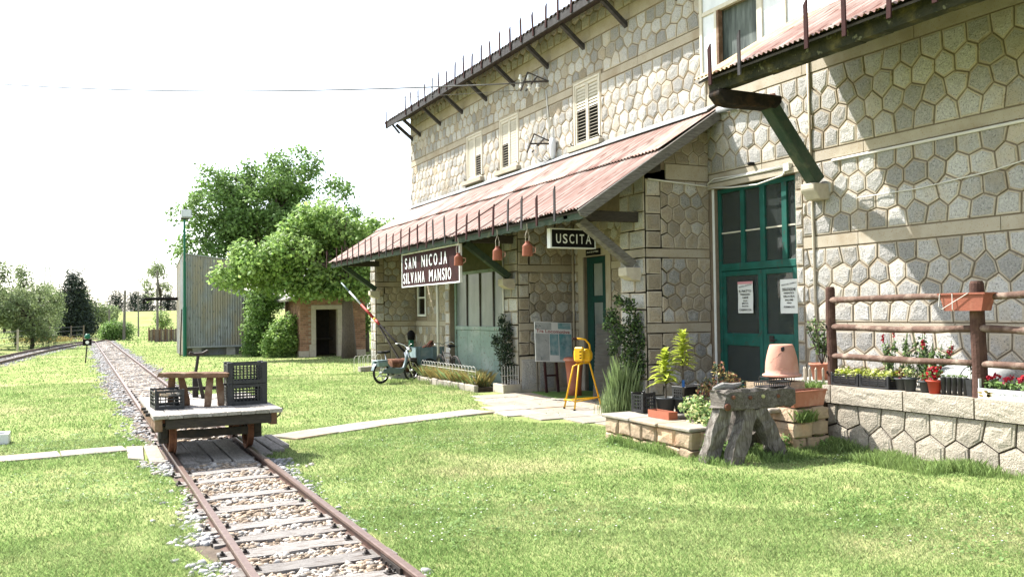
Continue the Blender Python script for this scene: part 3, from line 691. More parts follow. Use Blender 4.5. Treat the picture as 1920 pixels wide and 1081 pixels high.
def blocks(fr, wall, u0, u1, z0, z1, h, wide, center=2, roof=None, proud=.02):
    n = max(1, round((z1 - z0) / h)); hh = (z1 - z0) / n
    for i in range(n):
        a, b = z0 + i * hh, z0 + (i + 1) * hh
        if roof and b > roof((u0 + u1) / 2): break
        cuts = [u0, u1]
        if wide and u1 - u0 > wide: cuts = [u0, u0 + (u1 - u0) * (.40 if i % 2 else .62), u1]
        for k in range(len(cuts) - 1):
            e = .01; P = [(cuts[k + 1], b), (cuts[k], b), (cuts[k], a), (cuts[k + 1], a)]
            stone(fr, [(x + RND.uniform(-e, e) * .5, z + RND.uniform(-e, e)) for x, z in P], wall, center if RND.random() > .3 else 1, proud, .008, .010, .84)
def backing(name, fr, u0, u1, z0, z1, holes=(), depth=.32, m='mortar', roof=None):
    us = sorted({u0, u1, *[v for h in holes for v in h[:2] if u0 < v < u1]}); zs = sorted({z0, z1, *[v for h in holes for v in h[2:] if z0 < v < z1]}); mb = MB()
    for i in range(len(us) - 1):
        for j in range(len(zs) - 1):
            a, b, c, d = us[i], us[i + 1], zs[j], zs[j + 1]; mu, mz = (a + b) / 2, (c + d) / 2
            if any(h[0] < mu < h[1] and h[2] < mz < h[3] for h in holes): continue
            mb.add([fr(a, c, 0), fr(b, c, 0), fr(b, d, 0), fr(a, d, 0)], [(0, 1, 2, 3)]); mb.add([fr(a, c, -depth), fr(b, c, -depth), fr(b, d, -depth), fr(a, d, -depth)], [(0, 1, 2, 3)])
    for a, b, c, d in [*holes, (u0, u1, z0, z1)]:
        for p, q in (((a, c), (b, c)), ((b, c), (b, d)), ((b, d), (a, d)), ((a, d), (a, c))):
            mb.add([fr(*p, 0), fr(*q, 0), fr(*q, -depth), fr(*p, -depth)], [(0, 1, 2, 3)])
    return mb.build(name, m, STN, world=True)
def band(fr, wall, u0, u1, z0, z1, n0=.026, holes=()):
    L = [(u0, u1)]
    for h in holes:
        if h[2] < z1 and h[3] > z0:
            L = [s for a, b in L for s in ((a, min(b, h[0])), (max(a, h[1]), b)) if s[1] - s[0] > .02 or False]
    for a, b in L:
        c = a
        while c < b - .01:
            e = min(c + RND.uniform(1.6, 2.6), b)
            if b - e < .6: e = b
            vs = [fr(c + .003, z0 + .006, -.02), fr(e - .003, z0 + .006, -.02), fr(e - .003, z1 - .006, -.02), fr(c + .003, z1 - .006, -.02), fr(c + .006, z0 + .012, n0), fr(e - .006, z0 + .012, n0), fr(e - .006, z1 - .012, n0), fr(c + .006, z1 - .012, n0)]
            mb = MB(); mb.tone = RND.random(); mb.add(vs, [(4, 5, 6, 7), (0, 1, 5, 4), (1, 2, 6, 5), (2, 3, 7, 6), (3, 0, 4, 7)]); mb.build('band_course', 'band', wall, world=True); c = e
def roof1(x): return 3.58 + (x - 7.53) * .637          # underside line of the platform canopy

DOOR = (10.80, 12.84, .30, 4.07)
WIN = [(16.70, 17.86, 5.72, 7.22), (20.81, 21.94, 5.76, 7.19), (23.16, 24.28, 5.80, 7.16)]
fm = fx(XW)
wall_r = backing('goods_wall', fm, 1.0, 13.0, -.2, 9.0, [DOOR, (11.5, 12.55, 6.2, 7.3)])
for z0, z1 in ((-.1, .62), (1.63, 2.80), (3.0, 4.17)): hexfield(fm, wall_r, 1.0, 13.0, z0, z1, .34, [(10.62, 12.98, .1, 4.12)] if z1 > .7 else [(10.62, 12.98, 0, 5)])
blocks_z = (.62, 1.51)
hexfield(fm, wall_r, 1.0, 10.6, .62, 1.51, .36, rows=3)
hexfield(fm, wall_r, 1.0, 13.0, 4.35, 5.62, .34); pass
for a, b in ((1.51, 1.63), (2.80, 3.0)): band(fm, wall_r, 1.0, 10.62, a, b)
for a, b in ((4.17, 4.35), (5.62, 5.87)): band(fm, wall_r, 1.0, 12.97, a, b)
blocks(fm, wall_r, 10.63, 10.79, .35, 4.1, .32, 0, 1)   # jamb stones right of the door
wall_u = backing('upper_wall', fm, 13.0, 29.27, 4.6, 9.0, WIN)
for z0, z1 in ((5.52, 6.99), (7.19, 8.07), (8.39, 8.95)): hexfield(fm, wall_u, 13.0, 29.27, z0, z1, .34, mix=.03, holes=[(a - .05, b + .05, c - .14, d + .05) for a, b, c, d in WIN])
for a, b in ((6.99, 7.19), (8.07, 8.39)): band(fm, wall_u, 13.0, 29.27, a, b, holes=[(p - .05, q + .05, r, s + .05) for p, q, r, s in WIN])
for p, q, r, s in WIN:                                  # smooth plaster margins round the windows
    mb = MB()
    for a, b, c, d in ((p - .05, p - .003, r, s + .05), (q + .003, q + .05, r, s + .05), (p - .003, q + .003, s + .003, s + .05)): mb.bx(XW - .02, XW + .1, a, b, c, d)
    mb.build('window_surround', 'rim', wall_u, world=True)
# recess walls under the canopy
R1A, R1B, R2A, R2B, END = 13.81, 18.11, 22.60, 28.94, 29.50
EXD = (16.58, 17.54, .0, 3.10); RW = (27.95, 28.80, 1.72, 2.92)
wall_b = backing('recess_back_wall', fm, R1A, R1B, -.2, 5.2, [EXD])
for z0, z1 in ((0, 1.42), (1.60, 2.77), (2.95, 3.9)): hexfield(fm, wall_b, R1A, R1B, z0, z1, .30, [(16.36, 17.78, -.1, 3.36)], 2, mix=.4)
for a, b in ((1.42, 1.60), (2.77, 2.95)): band(fm, wall_b, R1A, R1B, a, b, holes=[(16.36, 17.78, -.1, 3.36)])
mb = MB()
for a, b, c, d in ((16.37, 16.575, 0, 3.10), (17.545, 17.77, 0, 3.10), (16.37, 17.77, 3.103, 3.34)): mb.bx(XW - .035, XW + .1, a, b, c, d)
mb.build('door_surround', 'band', wall_b, world=True)
wall_c = backing('recess_back_wall', fm, R2A, R2B, -.2, 5.2, [RW])
for z0, z1 in ((0, 1.42), (1.60, 2.77), (2.95, 3.9)): hexfield(fm, wall_c, R2A, R2B, z0, z1, .30, [(27.8, 28.92, 1.6, 3.05)], 2, mix=.4)
for a, b in ((1.42, 1.60), (2.77, 2.95)): band(fm, wall_c, R2A, R2B, a, b, holes=[(27.8, 28.92, 1.6, 3.05)])
def cross_wall(name, y, bands, w, mixv, thick):
    fr = fy(y); wl = backing(name, fr, XF, XW, -.2, 4.45, depth=thick)
    zz = [-.02] + [v for b in bands for v in b] + [4.4]
    for i in range(0, len(zz), 2): hexfield(fr, wl, XF + .33, XW - .01, zz[i], zz[i + 1], w, center=2, mix=mixv, roof=lambda u: roof1(u) - .02)
    for a, b in bands: band(fr, wl, XF + .004, XW - .03, a, b)
    for i in range(0, len(zz), 2): blocks(fr, wl, XF + .004, XF + .33, zz[i], zz[i + 1], .29, 0, 2, roof=lambda u: roof1(u) - .02)
    return wl
BD = [(1.44, 1.62), (2.80, 2.97)]
ws = backing('end_wall', fy(13.0), XF, XW, -.2, 4.4, depth=.8)
zz = [.05, 1.44, 1.62, 2.80, 2.97, 4.22]
for i in (0, 2, 4):
    hexfield(fy(13.0), ws, XF + .33, XW - .01, zz[i], zz[i + 1], .275, center=2, mix=.4); blocks(fy(13.0), ws, XF + .004, XF + .33, zz[i], zz[i + 1], .295, 0, 2)
for a, b in BD: band(fy(13.0), ws, XF + .004, XW - .03, a, b)
band(fy(13.0), ws, XF + .45, XW - .03, 4.22, 4.52); hexfield(fy(13.0), ws, XF + .4, XW - .01, 4.52, 5.15, .275, center=2, roof=lambda u: roof1(u))
mb = MB(); mb.extrude([(XF, 13.002, 4.4), (XW, 13.002, 4.4), (XW, 13.002, roof1(XW) - .03), (XF, 13.002, roof1(XF) - .03)], (0, .75, 0)); mb.build('gable_infill', 'mortar', ws, world=True)
for y, t in ((R1B, .76), (R2B, .55)):
    fr = fy(y); wl = backing('recess_wall', fr, XF, XW, -.2, 4.4, depth=t)
    for z0, z1 in ((.85, 1.42), (1.60, 2.77), (2.95, 4.15)):
        hexfield(fr, wl, XF + .28, XW - .01, z0, z1, .30, center=2, mix=.45, roof=lambda u: roof1(u) - .05); blocks(fr, wl, XF + .004, XF + .28, z0, z1, .29, 0, 2)
    for k in range(3): blocks(fr, wl, XF + .004 + k * .48, XF + .48 + k * .48, -.02, .85, .85, 0, 2)
    for a, b in ((1.42, 1.60), (2.77, 2.95)): band(fr, wl, XF + .004, XW - .03, a, b)
# front faces of the piers
ff = fx(XF)
for a, b in ((13.0, R1A), (R1B, 18.86), (22.27, R2A), (R2B, END)):
    wl = backing('pier', ff, a, b, -.2, 4.4, depth=.5)
    blocks(ff, wl, a + .004, b - .004, 0, 2.80, .30, .5, 1); blocks(ff, wl, a + .004, b - .004, 2.97, 4.3, .30, .5, 1); band(ff, wl, a + .004, b - .004, 2.80, 2.97)
# upstream body of the building: closed volumes behind the facade
mb = MB(); mb.bx(XW + .33, 17, 29.02, 29.25, -.2, 8.9); mb.bx(16.8, 17.0, 1.0, 29.02, -.2, 8.9); mb.bx(XW + .33, 16.8, 1.0, 1.2, -.2, 8.9); mb.build('rear_walls', 'mortar', STN, world=True)
mb = MB(); mb.bx(XF + .1, XW, END - .2, END, 0, 4.4); mb.build('far_end_wall', 'rim', STN, world=True)
mb = MB(); mb.bx(XW + .33, 16.8, 1.2, 29.0, 4.9, 5.1); mb.bx(XW + .33, 16.8, 1.2, 29.0, .1, .28); mb.build('inner_floor', 'soffit', STN, world=True)
mb = MB(); mb.bx(XW + 1.6, XW + 1.65, 9.5, 14.2, .3, 4.6); mb.build('inner_screen', 'curtain', STN, world=True)
# the 300 stones that show largest are pieces of their wall, the rest one mass
STONES.sort(key=lambda t: -t[0])
def flush_stones(lst, owner, mats, limit=300):
    rest = MB()
    for i, (s, mb, wl) in enumerate(lst):
        if i < limit: mb.build('stone', mats, wl, world=True)
        else:
            b = len(rest.v); rest.v += mb.v; rest.f += [[b + k for k in f] for f in mb.f]; rest.m += mb.m; rest.t += mb.t
    if rest.v:
        o = rest.build('stonework', mats, owner, world=True); o['kind'] = 'stuff'
flush_stones(STONES, STN, ['rim', 'granite', 'granite_warm']); STONES.clear()

# goods door
dr = thing('d', '', ''); 
def part(name, parent=STN):
    o = bpy.data.objects.new(name, None); COL.objects.link(o); o.parent = parent; return o
bpy.data.objects.remove(dr)
gd = part('goods_door'); xd = XW + .06
def members(name, m, parent, L, x0, x1, bevel=.006):
    for a, b, c, d in L:
        mb = MB(); mb.bx(x0, x1, a, b, c, d); mb.build(name, m, parent, world=True, bevel=bevel)
members('frame_member', 'door_green', gd, [(10.81, 10.88, .3, 4.06), (12.76, 12.83, .3, 4.06), (10.88, 12.76, 3.98, 4.06), (10.88, 12.76, 2.55, 2.68), (12.12, 12.22, 2.68, 3.98), (11.60, 11.72, 2.68, 3.98), (11.07, 11.19, 2.68, 3.98)], xd, xd + .09)
members('glazing_bar', 'cream', gd, [(10.88, 11.07, 3.235, 3.26), (11.19, 11.60, 3.235, 3.26), (11.72, 12.12, 3.235, 3.26), (12.22, 12.76, 3.235, 3.26)], xd + .03, xd + .06, 0)
for a, b in ((10.885, 11.70), (11.71, 12.755)):
    members('leaf_rail', 'door_green', gd, [(a, a + .09, .32, 2.54), (b - .09, b, .32, 2.54), (a + .09, b - .09, 2.45, 2.54), (a + .09, b - .09, 1.20, 1.42), (a + .09, b - .09, .32, .52)], xd + .01, xd + .07)
    mb = MB(); mb.bx(xd + .035, xd + .041, a + .09, b - .09, 1.42, 2.45); mb.build('pane', 'glass', gd, world=True)
    mb = MB(); mb.bx(xd + .035, xd + .041, a + .09, b - .09, .52, 1.20); mb.build('pane', 'glass', gd, world=True)
for a, b in ((10.88, 11.07), (11.19, 11.60), (11.72, 12.12), (12.22, 12.76)):
    mb = MB(); mb.bx(xd + .042, xd + .047, a, b, 2.68, 3.98); mb.build('pane', 'glass', gd, world=True)
mb = MB(); mb.tube([(xd - .03, 11.50, 1.33), (xd - .045, 11.45, 1.335), (xd - .045, 11.33, 1.32)], .012, 6); mb.bx(xd - .01, xd + .01, 11.43, 11.53, 1.28, 1.39); mb.build('handle', 'iron', gd, world=True)
mb = MB(); mb.bx(xd + .12, xd + .13, 10.7, 12.9, .3, 4.1); mb.build('curtain', 'curtain', gd, world=True)
mb = MB(); mb.bx(XW - .06, XW + .3, 10.60, 12.97, 4.075, 4.165); mb.build('lintel', 'band', gd, world=True)
mb = MB(); mb.bx(XW - .4, XW + .3, 10.65, 12.95, .12, .295); mb.build('threshold', 'slab', gd, world=True)
mb = MB(); mb.bx(XW - .012, XW + .05, 12.845, 12.90, .3, 4.07); mb.build('jamb_trim', 'white_paint', gd, world=True)

# metal door under the canopy
md = part('metal_door'); xm = XF + .12
members('frame_member', 'pale_green', md, [(18.87, 18.98, 0, 2.95), (22.15, 22.26, 0, 2.95), (18.98, 22.15, 2.87, 2.95), (18.98, 22.15, 1.40, 1.50)], xm, xm + .1)
members('mullion', 'iron', md, [(19.74, 19.80, 1.5, 2.87), (20.56, 20.62, 1.5, 2.87), (21.40, 21.46, 1.5, 2.87)], xm + .01, xm + .08)
members('panel', 'pale_green', md, [(18.99, 19.75, .04, 1.395), (19.76, 20.58, .04, 1.395), (20.59, 21.43, .04, 1.395), (21.44, 22.14, .04, 1.395)], xm + .03, xm + .06)
for a, b in ((18.98, 19.74), (19.80, 20.56), (20.62, 21.40), (21.46, 22.15)):
    mb = MB(); mb.bx(xm + .04, xm + .046, a, b, 1.5, 2.87); mb.build('pane', 'sheen_glass', md, world=True)
mb = MB(); mb.bx(xm + .12, xm + .13, 18.9, 22.2, 0, 3.0); mb.build('inner_boards', 'board_sheen', md, world=True)
mb = MB(); mb.bx(XF + .05, XF + .15, 18.87, 22.26, 2.953, 4.3); mb.build('overdoor_board', 'olive', md, world=True)
# exit door in the first recess
ed = part('exit_door'); xe = XW + .06
members('frame_member', 'door_shade', ed, [(16.59, 16.70, 0, 3.09), (17.42, 17.53, 0, 3.09), (16.70, 17.42, 2.94, 3.09), (16.70, 17.42, 2.05, 2.20), (16.70, 17.42, .02, .9), (16.70, 16.86, .9, 2.05), (17.26, 17.42, .9, 2.05), (16.70, 16.86, 2.2, 2.94), (17.26, 17.42, 2.2, 2.94)], xe, xe + .06)
for c, d in ((.9, 2.05), (2.2, 2.94)):
    mb = MB(); mb.bx(xe + .03, xe + .036, 16.86, 17.26, c, d); mb.build('pane', 'sheen_glass', ed, world=True)
    mb = MB(); mb.bx(xe + .08, xe + .09, 16.84, 17.28, c, d); mb.build('curtain', 'white_panel', ed, world=True)
rw = part('recess_window')
members('frame_member', 'white_paint', rw, [(27.97, 28.05, 1.74, 2.9), (28.7, 28.78, 1.74, 2.9), (28.05, 28.7, 2.82, 2.9), (28.05, 28.7, 1.74, 1.82), (28.05, 28.7, 2.36, 2.42)], XW - .02, XW + .05)
mb = MB(); mb.bx(XW + .03, XW + .036, 28.05, 28.7, 1.82, 2.82); mb.build('pane', 'glass_dark', rw, world=True)
mb = MB(); mb.bx(XW + .06, XW + .08, 27.97, 28.78, 1.74, 2.9); mb.build('blind', 'curtain', rw, world=True)

# shuttered windows upstairs: louvred leaves, some slats left open
for w, (y0, y1, z0, z1) in enumerate(WIN):
    wd = part('window')
    members('frame_member', 'cream', wd, [(y0, y0 + .05, z0, z1), (y1 - .05, y1, z0, z1), (y0 + .05, y1 - .05, z1 - .05, z1)], XW - .035, XW + .05)
    mid = (y0 + y1) / 2
    for k, (a, b) in enumerate(((y0 + .055, mid - .003), (mid + .003, y1 - .055))):
        mb = MB(); s = .055
        for r in ((a, a + s, z0 + .01, z1 - .055), (b - s, b, z0 + .01, z1 - .055), (a + s, b - s, z1 - .13, z1 - .055), (a + s, b - s, z0 + .01, z0 + .09)): mb.bx(XW - .02, XW + .02, *r)
        sh = mb.build('shutter', 'cream_slat', wd, world=True, bevel=.004)
        n = 17; hz = (z1 - .13 - z0 - .09) / n
        for i in range(n):
            op = (k == 0 and i < 9 and w != 1) or (w == 1 and k == 1 and i < 9) or (w == 0 and i < 10); ang = .25 if op else 1.15
            c = z0 + .09 + hz * (i + .5); hx = .5 * math.cos(ang) * hz * .95; hh = .5 * math.sin(ang) * hz * 1.25
            mb = MB(); mb.tone = RND.random()
            mb.add([(XW - hx, a + s, c - hh), (XW - hx, b - s, c - hh), (XW + hx, b - s, c + hh), (XW + hx, a + s, c + hh), (XW - hx + .008, a + s, c - hh + .008), (XW - hx + .008, b - s, c - hh + .008), (XW + hx, b - s, c + hh + .01), (XW + hx, a + s, c + hh + .01)], [(0, 1, 2, 3), (4, 5, 6, 7), (0, 1, 5, 4), (0, 3, 7, 4), (1, 2, 6, 5)])
            mb.build('slat', 'cream_slat', sh, world=True)
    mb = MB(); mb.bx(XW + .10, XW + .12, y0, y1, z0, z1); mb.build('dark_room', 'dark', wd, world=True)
    mb = MB(); mb.bx(XW - .16, XW + .06, y0 - .14, y1 + .14, z0 - .12, z0 - .004); mb.build('sill', 'band', wd, world=True, bevel=.008)
    for a in (y0 - .04, y1 + .04):
        mb = MB(); mb.tube([(XW, a, z0 + .05), (XW - .09, a, z0 + .05), (XW - .11, a, z0 + .11)], .012, 6); mb.build('shutter_hook', 'iron', wd, world=True)

# glazed bay above the goods door
bay = part('glazed_bay'); BX = XW - .10
mb = MB(); mb.bx(BX + .06, XW - .025, 12.99, 13.04, 6.2, 8.6); mb.bx(BX + .06, XW - .025, 5.0, 13.04, 6.12, 6.2); mb.build('side_cladding', 'cream', bay, world=True)
members('frame_member', 'cream', bay, [(12.96, 13.04, 6.12, 8.6), (12.55, 12.62, 6.2, 7.3), (5.0, 12.96, 7.3, 7.38), (11.36, 11.50, 6.2, 7.3), (5.0, 12.96, 6.12, 6.2), (10.8, 10.86, 6.2, 7.3), (9.9, 9.96, 6.2, 7.3), (8.7, 8.76, 6.2, 7.3)], BX - .02, BX + .06)
members('panel', 'white_panel', bay, [(12.62, 12.96, 6.2, 7.3), (10.86, 11.36, 6.2, 7.3), (9.96, 10.8, 6.2, 7.3), (5.0, 9.9, 6.2, 7.3), (11.5, 12.96, 7.38, 8.55), (5.0, 11.5, 7.38, 8.55)], BX + .01, BX + .03, 0)
mb = MB(); mb.bx(BX - .02, BX + .075, 12.49, 12.545, 6.2, 7.3); mb.build('open_casement', 'brown_wood', bay, world=True)
mb = MB(); mb.bx(XW + .02, XW + .03, 11.4, 12.7, 6.1, 7.4); mb.build('inner_wall', 'curtain', bay, world=True)

# ------------------------------------------------------------------ corrugated sheets
def corr_mesh(name, width, p0, p1, mname, pitch=.107, amp=.017, sag=0.0, edge=.0):
    """sheet from p0 (x,z at eave) to p1 (x,z at top), corrugations down the slope, spanning y 0..width"""
    n = int(width / pitch * 6); x0, z0 = p0; x1, z1 = p1; nx_, nz_ = -(z1 - z0), (x1 - x0); l = math.hypot(nx_, nz_); nx_ /= l; nz_ /= l
    V = []; R = 4
    for r in range(R):
        t = r / (R - 1)
        for i in range(n + 1):
            y = width * i / n; o = amp * math.sin(2 * math.pi * y / pitch) - sag * math.sin(math.pi * t) + (edge * math.sin(y * 7) if r == 0 else 0)
            V.append((x0 + (x1 - x0) * t + nx_ * o, y, z0 + (z1 - z0) * t + nz_ * o))
    F = [(r * (n + 1) + i, r * (n + 1) + i + 1, (r + 1) * (n + 1) + i + 1, (r + 1) * (n + 1) + i) for r in range(R - 1) for i in range(n)]
    o = npmesh(name, np.array(V), np.array(F), mname, np.full(len(F), RND.random()), smooth=True); me = o.data; bpy.data.objects.remove(o); return me
base = Vector(STN.location)
def lay(me, parent, y, dz=0, m=None, dx=0):
    o = link('corrugated_sheet', me, parent); o.location = (-base.x + dx, y - base.y, -base.z + dz)
    return o
cn = part('platform_canopy')
EX, EZ, TX, TZ = 7.50, 3.58, 10.52, 5.50; mt = .56
mx_, mz_ = EX + (TX - EX) * mt, EZ + (TZ - EZ) * mt
lows = [corr_mesh('sheet', .86, (EX, EZ), (mx_ + .06, mz_ + .04), 'roof_iron', sag=s, edge=.01) for s in (0, .01, .02)]
highs = [corr_mesh('sheet', .86, (mx_ - .05, mz_ + .0), (TX, TZ + .02), m) for m in ('roof_pale', 'roof_iron', 'roof_pale')]
y = 12.63; i = 0
while y < 28.9:
    lay(RND.choice(lows), cn, y, (.014 if i % 2 else 0) + RND.uniform(0, .006)); lay(highs[0] if y > 15.5 and RND.random() < .6 else highs[1] if y > 13.2 else highs[2], cn, y + RND.uniform(-.02, .02), .028 + RND.uniform(0, .012)); y += .8235; i += 1
mb = MB(); k = (TZ - EZ) / (TX - EX)
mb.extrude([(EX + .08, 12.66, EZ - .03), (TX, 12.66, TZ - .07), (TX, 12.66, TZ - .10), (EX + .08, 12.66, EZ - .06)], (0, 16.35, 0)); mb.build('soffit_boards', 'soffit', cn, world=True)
mb = MB(); mb.extrude([(TX - .22, 12.7, TZ - .02), (TX + .03, 12.7, TZ + .13), (TX + .03, 12.7, TZ + .15), (TX - .22, 12.7, TZ + .01)], (0, 16.4, 0)); mb.build('wall_flashing', 'zinc', cn, world=True)
mb = MB(); mb.extrude([(EX - .04, 12.56, EZ - .04), (TX - .02, 12.56, TZ + .02), (TX - .02, 12.56, TZ - .19), (EX + .10, 12.56, EZ - .16), (EX + .01, 12.56, EZ - .13)], (0, .05, 0)); mb.build('bargeboard', 'barge_wood', cn, world=True, bevel=.006)
mb = MB(); n = 170; vs = []                             # scalloped fascia below the eave
for i in range(n + 1):
    y = 12.63 + 16.43 * i / n; vs += [(EX + .10, y, EZ - .02), (EX + .10, y, EZ - .15 - .025 * abs(math.sin(i * .9)))]
mb.add(vs, [(2 * i, 2 * i + 2, 2 * i + 3, 2 * i + 1) for i in range(n)]); fo = mb.build('fascia', 'green_wood', cn, world=True); sm = fo.modifiers.new('thick', 'SOLIDIFY'); sm.thickness = .025
def picket_mesh(m, h=.63, w=.045, t=.022):
    mb = MB(); mb.extrude([(0, -w / 2, 0), (0, w / 2, 0), (0, w / 2, h - .07), (0, -w / 2, h)], (t, 0, 0)); o = mb.build('p', m); me = o.data; bpy.data.objects.remove(o); return me
pk = [picket_mesh('picket', .63, .06), picket_mesh('picket', .60, .065), picket_mesh('picket_dark', .62, .055), picket_mesh('picket', .56, .06)]
def pickets(parent, ys, x, z):
    for y in ys:
        o = link('picket', RND.choice(pk), parent); o.location = (x - base.x, y - base.y, z - base.z + RND.uniform(-.03, .02)); o.rotation_euler = (RND.uniform(-.03, .03), RND.uniform(-.04, .04), 0)
pickets(cn, [29.18, 27.89, 27.31, 26.64, 26.05, 25.42, 24.72, 24.15, 23.41, 22.82, 22.26, 21.59, 20.96, 20.32, 19.72, 19.26, 18.53, 17.87, 17.3, 16.61, 15.95, 15.27, 14.68, 14.06, 13.39], EX - .045, 3.43)
for y, m in ((13.25, 'barge_wood'), (18.35, 'green_wood'), (28.6, 'green_wood')):
    mb = MB(); mb.bar((EX + .38, y, EZ - .13), (XF - .12, y, 2.68), .15, .17, up=(0, 1, 0)); mb.build('strut', m, cn, world=True, bevel=.01)
    mb = MB(); mb.bx(EX + .10, XF, y - .08, y + .08, EZ - .13, EZ + .05); mb.build('bracket_beam', 'dark_wood', cn, world=True, bevel=.01)
    mb = MB(); mb.extrude([(XF - .34, y - .13, 2.48), (XF - .34, y - .13, 2.63), (XF, y - .13, 2.63), (XF, y - .13, 2.38), (XF - .2, y - .13, 2.40)], (0, .26, 0)); mb.build('corbel', 'lintel', cn, world=True, bevel=.012)
mb = MB(); mb.bx(EX + .14, EX + .30, 12.7, 29.0, EZ - .12, EZ - .005); mb.build('eave_purlin', 'dark_wood', cn, world=True)
mb = MB(); mb.bx(XF - .02, XF + .16, 12.72, 29.0, 4.32, 4.5); mb.build('wall_plate', 'dark_wood', cn, world=True)

# goods canopy on the right
gc = part('goods_canopy'); GX, GZ, HX, HZ = 8.30, 5.30, 10.42, 6.55
gl = [corr_mesh('sheet', .88, (GX, GZ), (HX, HZ), m, amp=.016, pitch=.09) for m in ('roof_rust', 'roof_iron', 'roof_iron')]
y = 10.55; i = 0
while y > 1.2: lay(gl[0 if i == 0 else 1 + i % 2], gc, y - .88, RND.uniform(0, .008)); y -= .85; i += 1
mb = MB(); mb.extrude([(HX - .12, 10.5, HZ - .05), (HX + .02, 10.5, HZ + .12), (HX + .025, 10.5, HZ + .12), (HX - .10, 10.5, HZ - .02)], (0, -9.5, 0)); mb.build('wall_flashing', 'zinc', gc, world=True)
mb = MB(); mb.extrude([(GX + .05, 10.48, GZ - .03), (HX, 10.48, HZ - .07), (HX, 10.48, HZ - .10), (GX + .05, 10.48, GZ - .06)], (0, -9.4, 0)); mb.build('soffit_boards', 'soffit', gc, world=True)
mb = MB()
for i in range(24):
    a, b = 10.42 - i * .4, 10.42 - (i + 1) * .4
    mb.bx(GX + .20, GX + .36, b, a, GZ - .20 + RND.uniform(-.008, .008), GZ + .08)
mb.build('eave_beam', 'moss_wood', gc, world=True)
for y in (10.20, 5.2):
    mb = MB(); z = GZ - .33
    z = GZ - .205; mb.extrude([(GX + .12, y - .13, z), (GX + .10, y - .13, z - .08), (GX + .22, y - .13, z - .20), (GX + .40, y - .13, z - .22), (9.50, y - .13, z - .20), (9.62, y - .13, z - .10), (9.62, y - .13, z)], (0, .26, 0)); mb.build('cross_beam', 'black_beam', gc, world=True, bevel=.015)
    mb = MB(); mb.bar((9.42, y, 5.02), (XW - .14, y, 3.84), .21, .22, up=(0, 1, 0)); mb.build('strut', 'green_wood', gc, world=True, bevel=.015)
    mb = MB(); mb.extrude([(XW - .34, y - .15, 3.70), (XW - .34, y - .15, 3.80), (XW, y - .15, 3.80), (XW, y - .15, 3.55), (XW - .22, y - .15, 3.55)], (0, .30, 0)); mb.build('corbel', 'lintel', gc, world=True, bevel=.015)
pickets(gc, [10.10, 9.47, 8.21, 7.60, 6.95, 6.35, 5.75], GX - .045, 5.14)

# main roof: eave, tiles, brackets, pickets
mr = part('main_roof'); RX, RZ = 9.79, 8.62
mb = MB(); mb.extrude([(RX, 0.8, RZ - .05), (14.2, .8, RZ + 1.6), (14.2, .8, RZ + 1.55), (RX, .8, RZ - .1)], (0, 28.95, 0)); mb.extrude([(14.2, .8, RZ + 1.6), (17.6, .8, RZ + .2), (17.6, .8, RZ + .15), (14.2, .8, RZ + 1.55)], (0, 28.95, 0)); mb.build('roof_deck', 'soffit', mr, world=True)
mb = MB(); mb.bx(RX - .03, RX + .02, .8, 29.75, RZ - .20, RZ - .02); mb.build('fascia', 'picket_dark', mr, world=True)
mb = MB(); vs = []; fs = []
for r, x in enumerate((0, .42)):
    for k in range(7):
        a = math.pi * k / 6; q = .085 - .012 * r; vs.append((x, q * math.cos(a), .075 * math.sin(a) + x * .36))
        vs.append((x, (q - .014) * math.cos(a), (.061) * math.sin(a) + x * .36))
for k in range(6):
    for d in (0, 1): fs.append((2 * k + d, 2 * k + 2 + d, 14 + 2 * k + 2 + d, 14 + 2 * k + d))
    fs.append((2 * k, 2 * k + 1, 2 * k + 3, 2 * k + 2))
mb.add(vs, fs); o = mb.build('tile', 'tile_dark'); tile_me = o.data; bpy.data.objects.remove(o)
y = 29.7
while y > 11.5:
    o = link('roof_tile', tile_me, mr); o.location = (RX - .05 - base.x, y - base.y, RZ - .03 - base.z + RND.uniform(-.008, .008)); o.rotation_euler = (0, 0, RND.uniform(-.05, .05)); y -= .2
for y in (29.05, 28.26, 26.37, 24.56, 22.79, 20.99, 19.1, 17.36, 15.61, 13.8):
    mb = MB(); mb.bar((RX + .14, y, RZ - .18), (XW, y, 7.95), .09, .10, up=(0, 1, 0)); mb.build('bracket', 'picket_dark', mr, world=True)
mb = MB(); mb.bar((RX + .1, 29.3, RZ - .15), (RX + .2, 28.9, RZ - .5), .05, .06); mb.build('bracket', 'picket_dark', mr, world=True)
pickets(mr, [29.6, 27.55, 26.98, 26.33, 25.7, 25.1, 24.52, 23.93, 23.27, 22.61, 22.05, 21.41, 20.83, 20.25, 19.63, 19.04, 18.39, 17.76, 17.18, 16.59, 15.9, 15.2], RX - .06, 8.47)

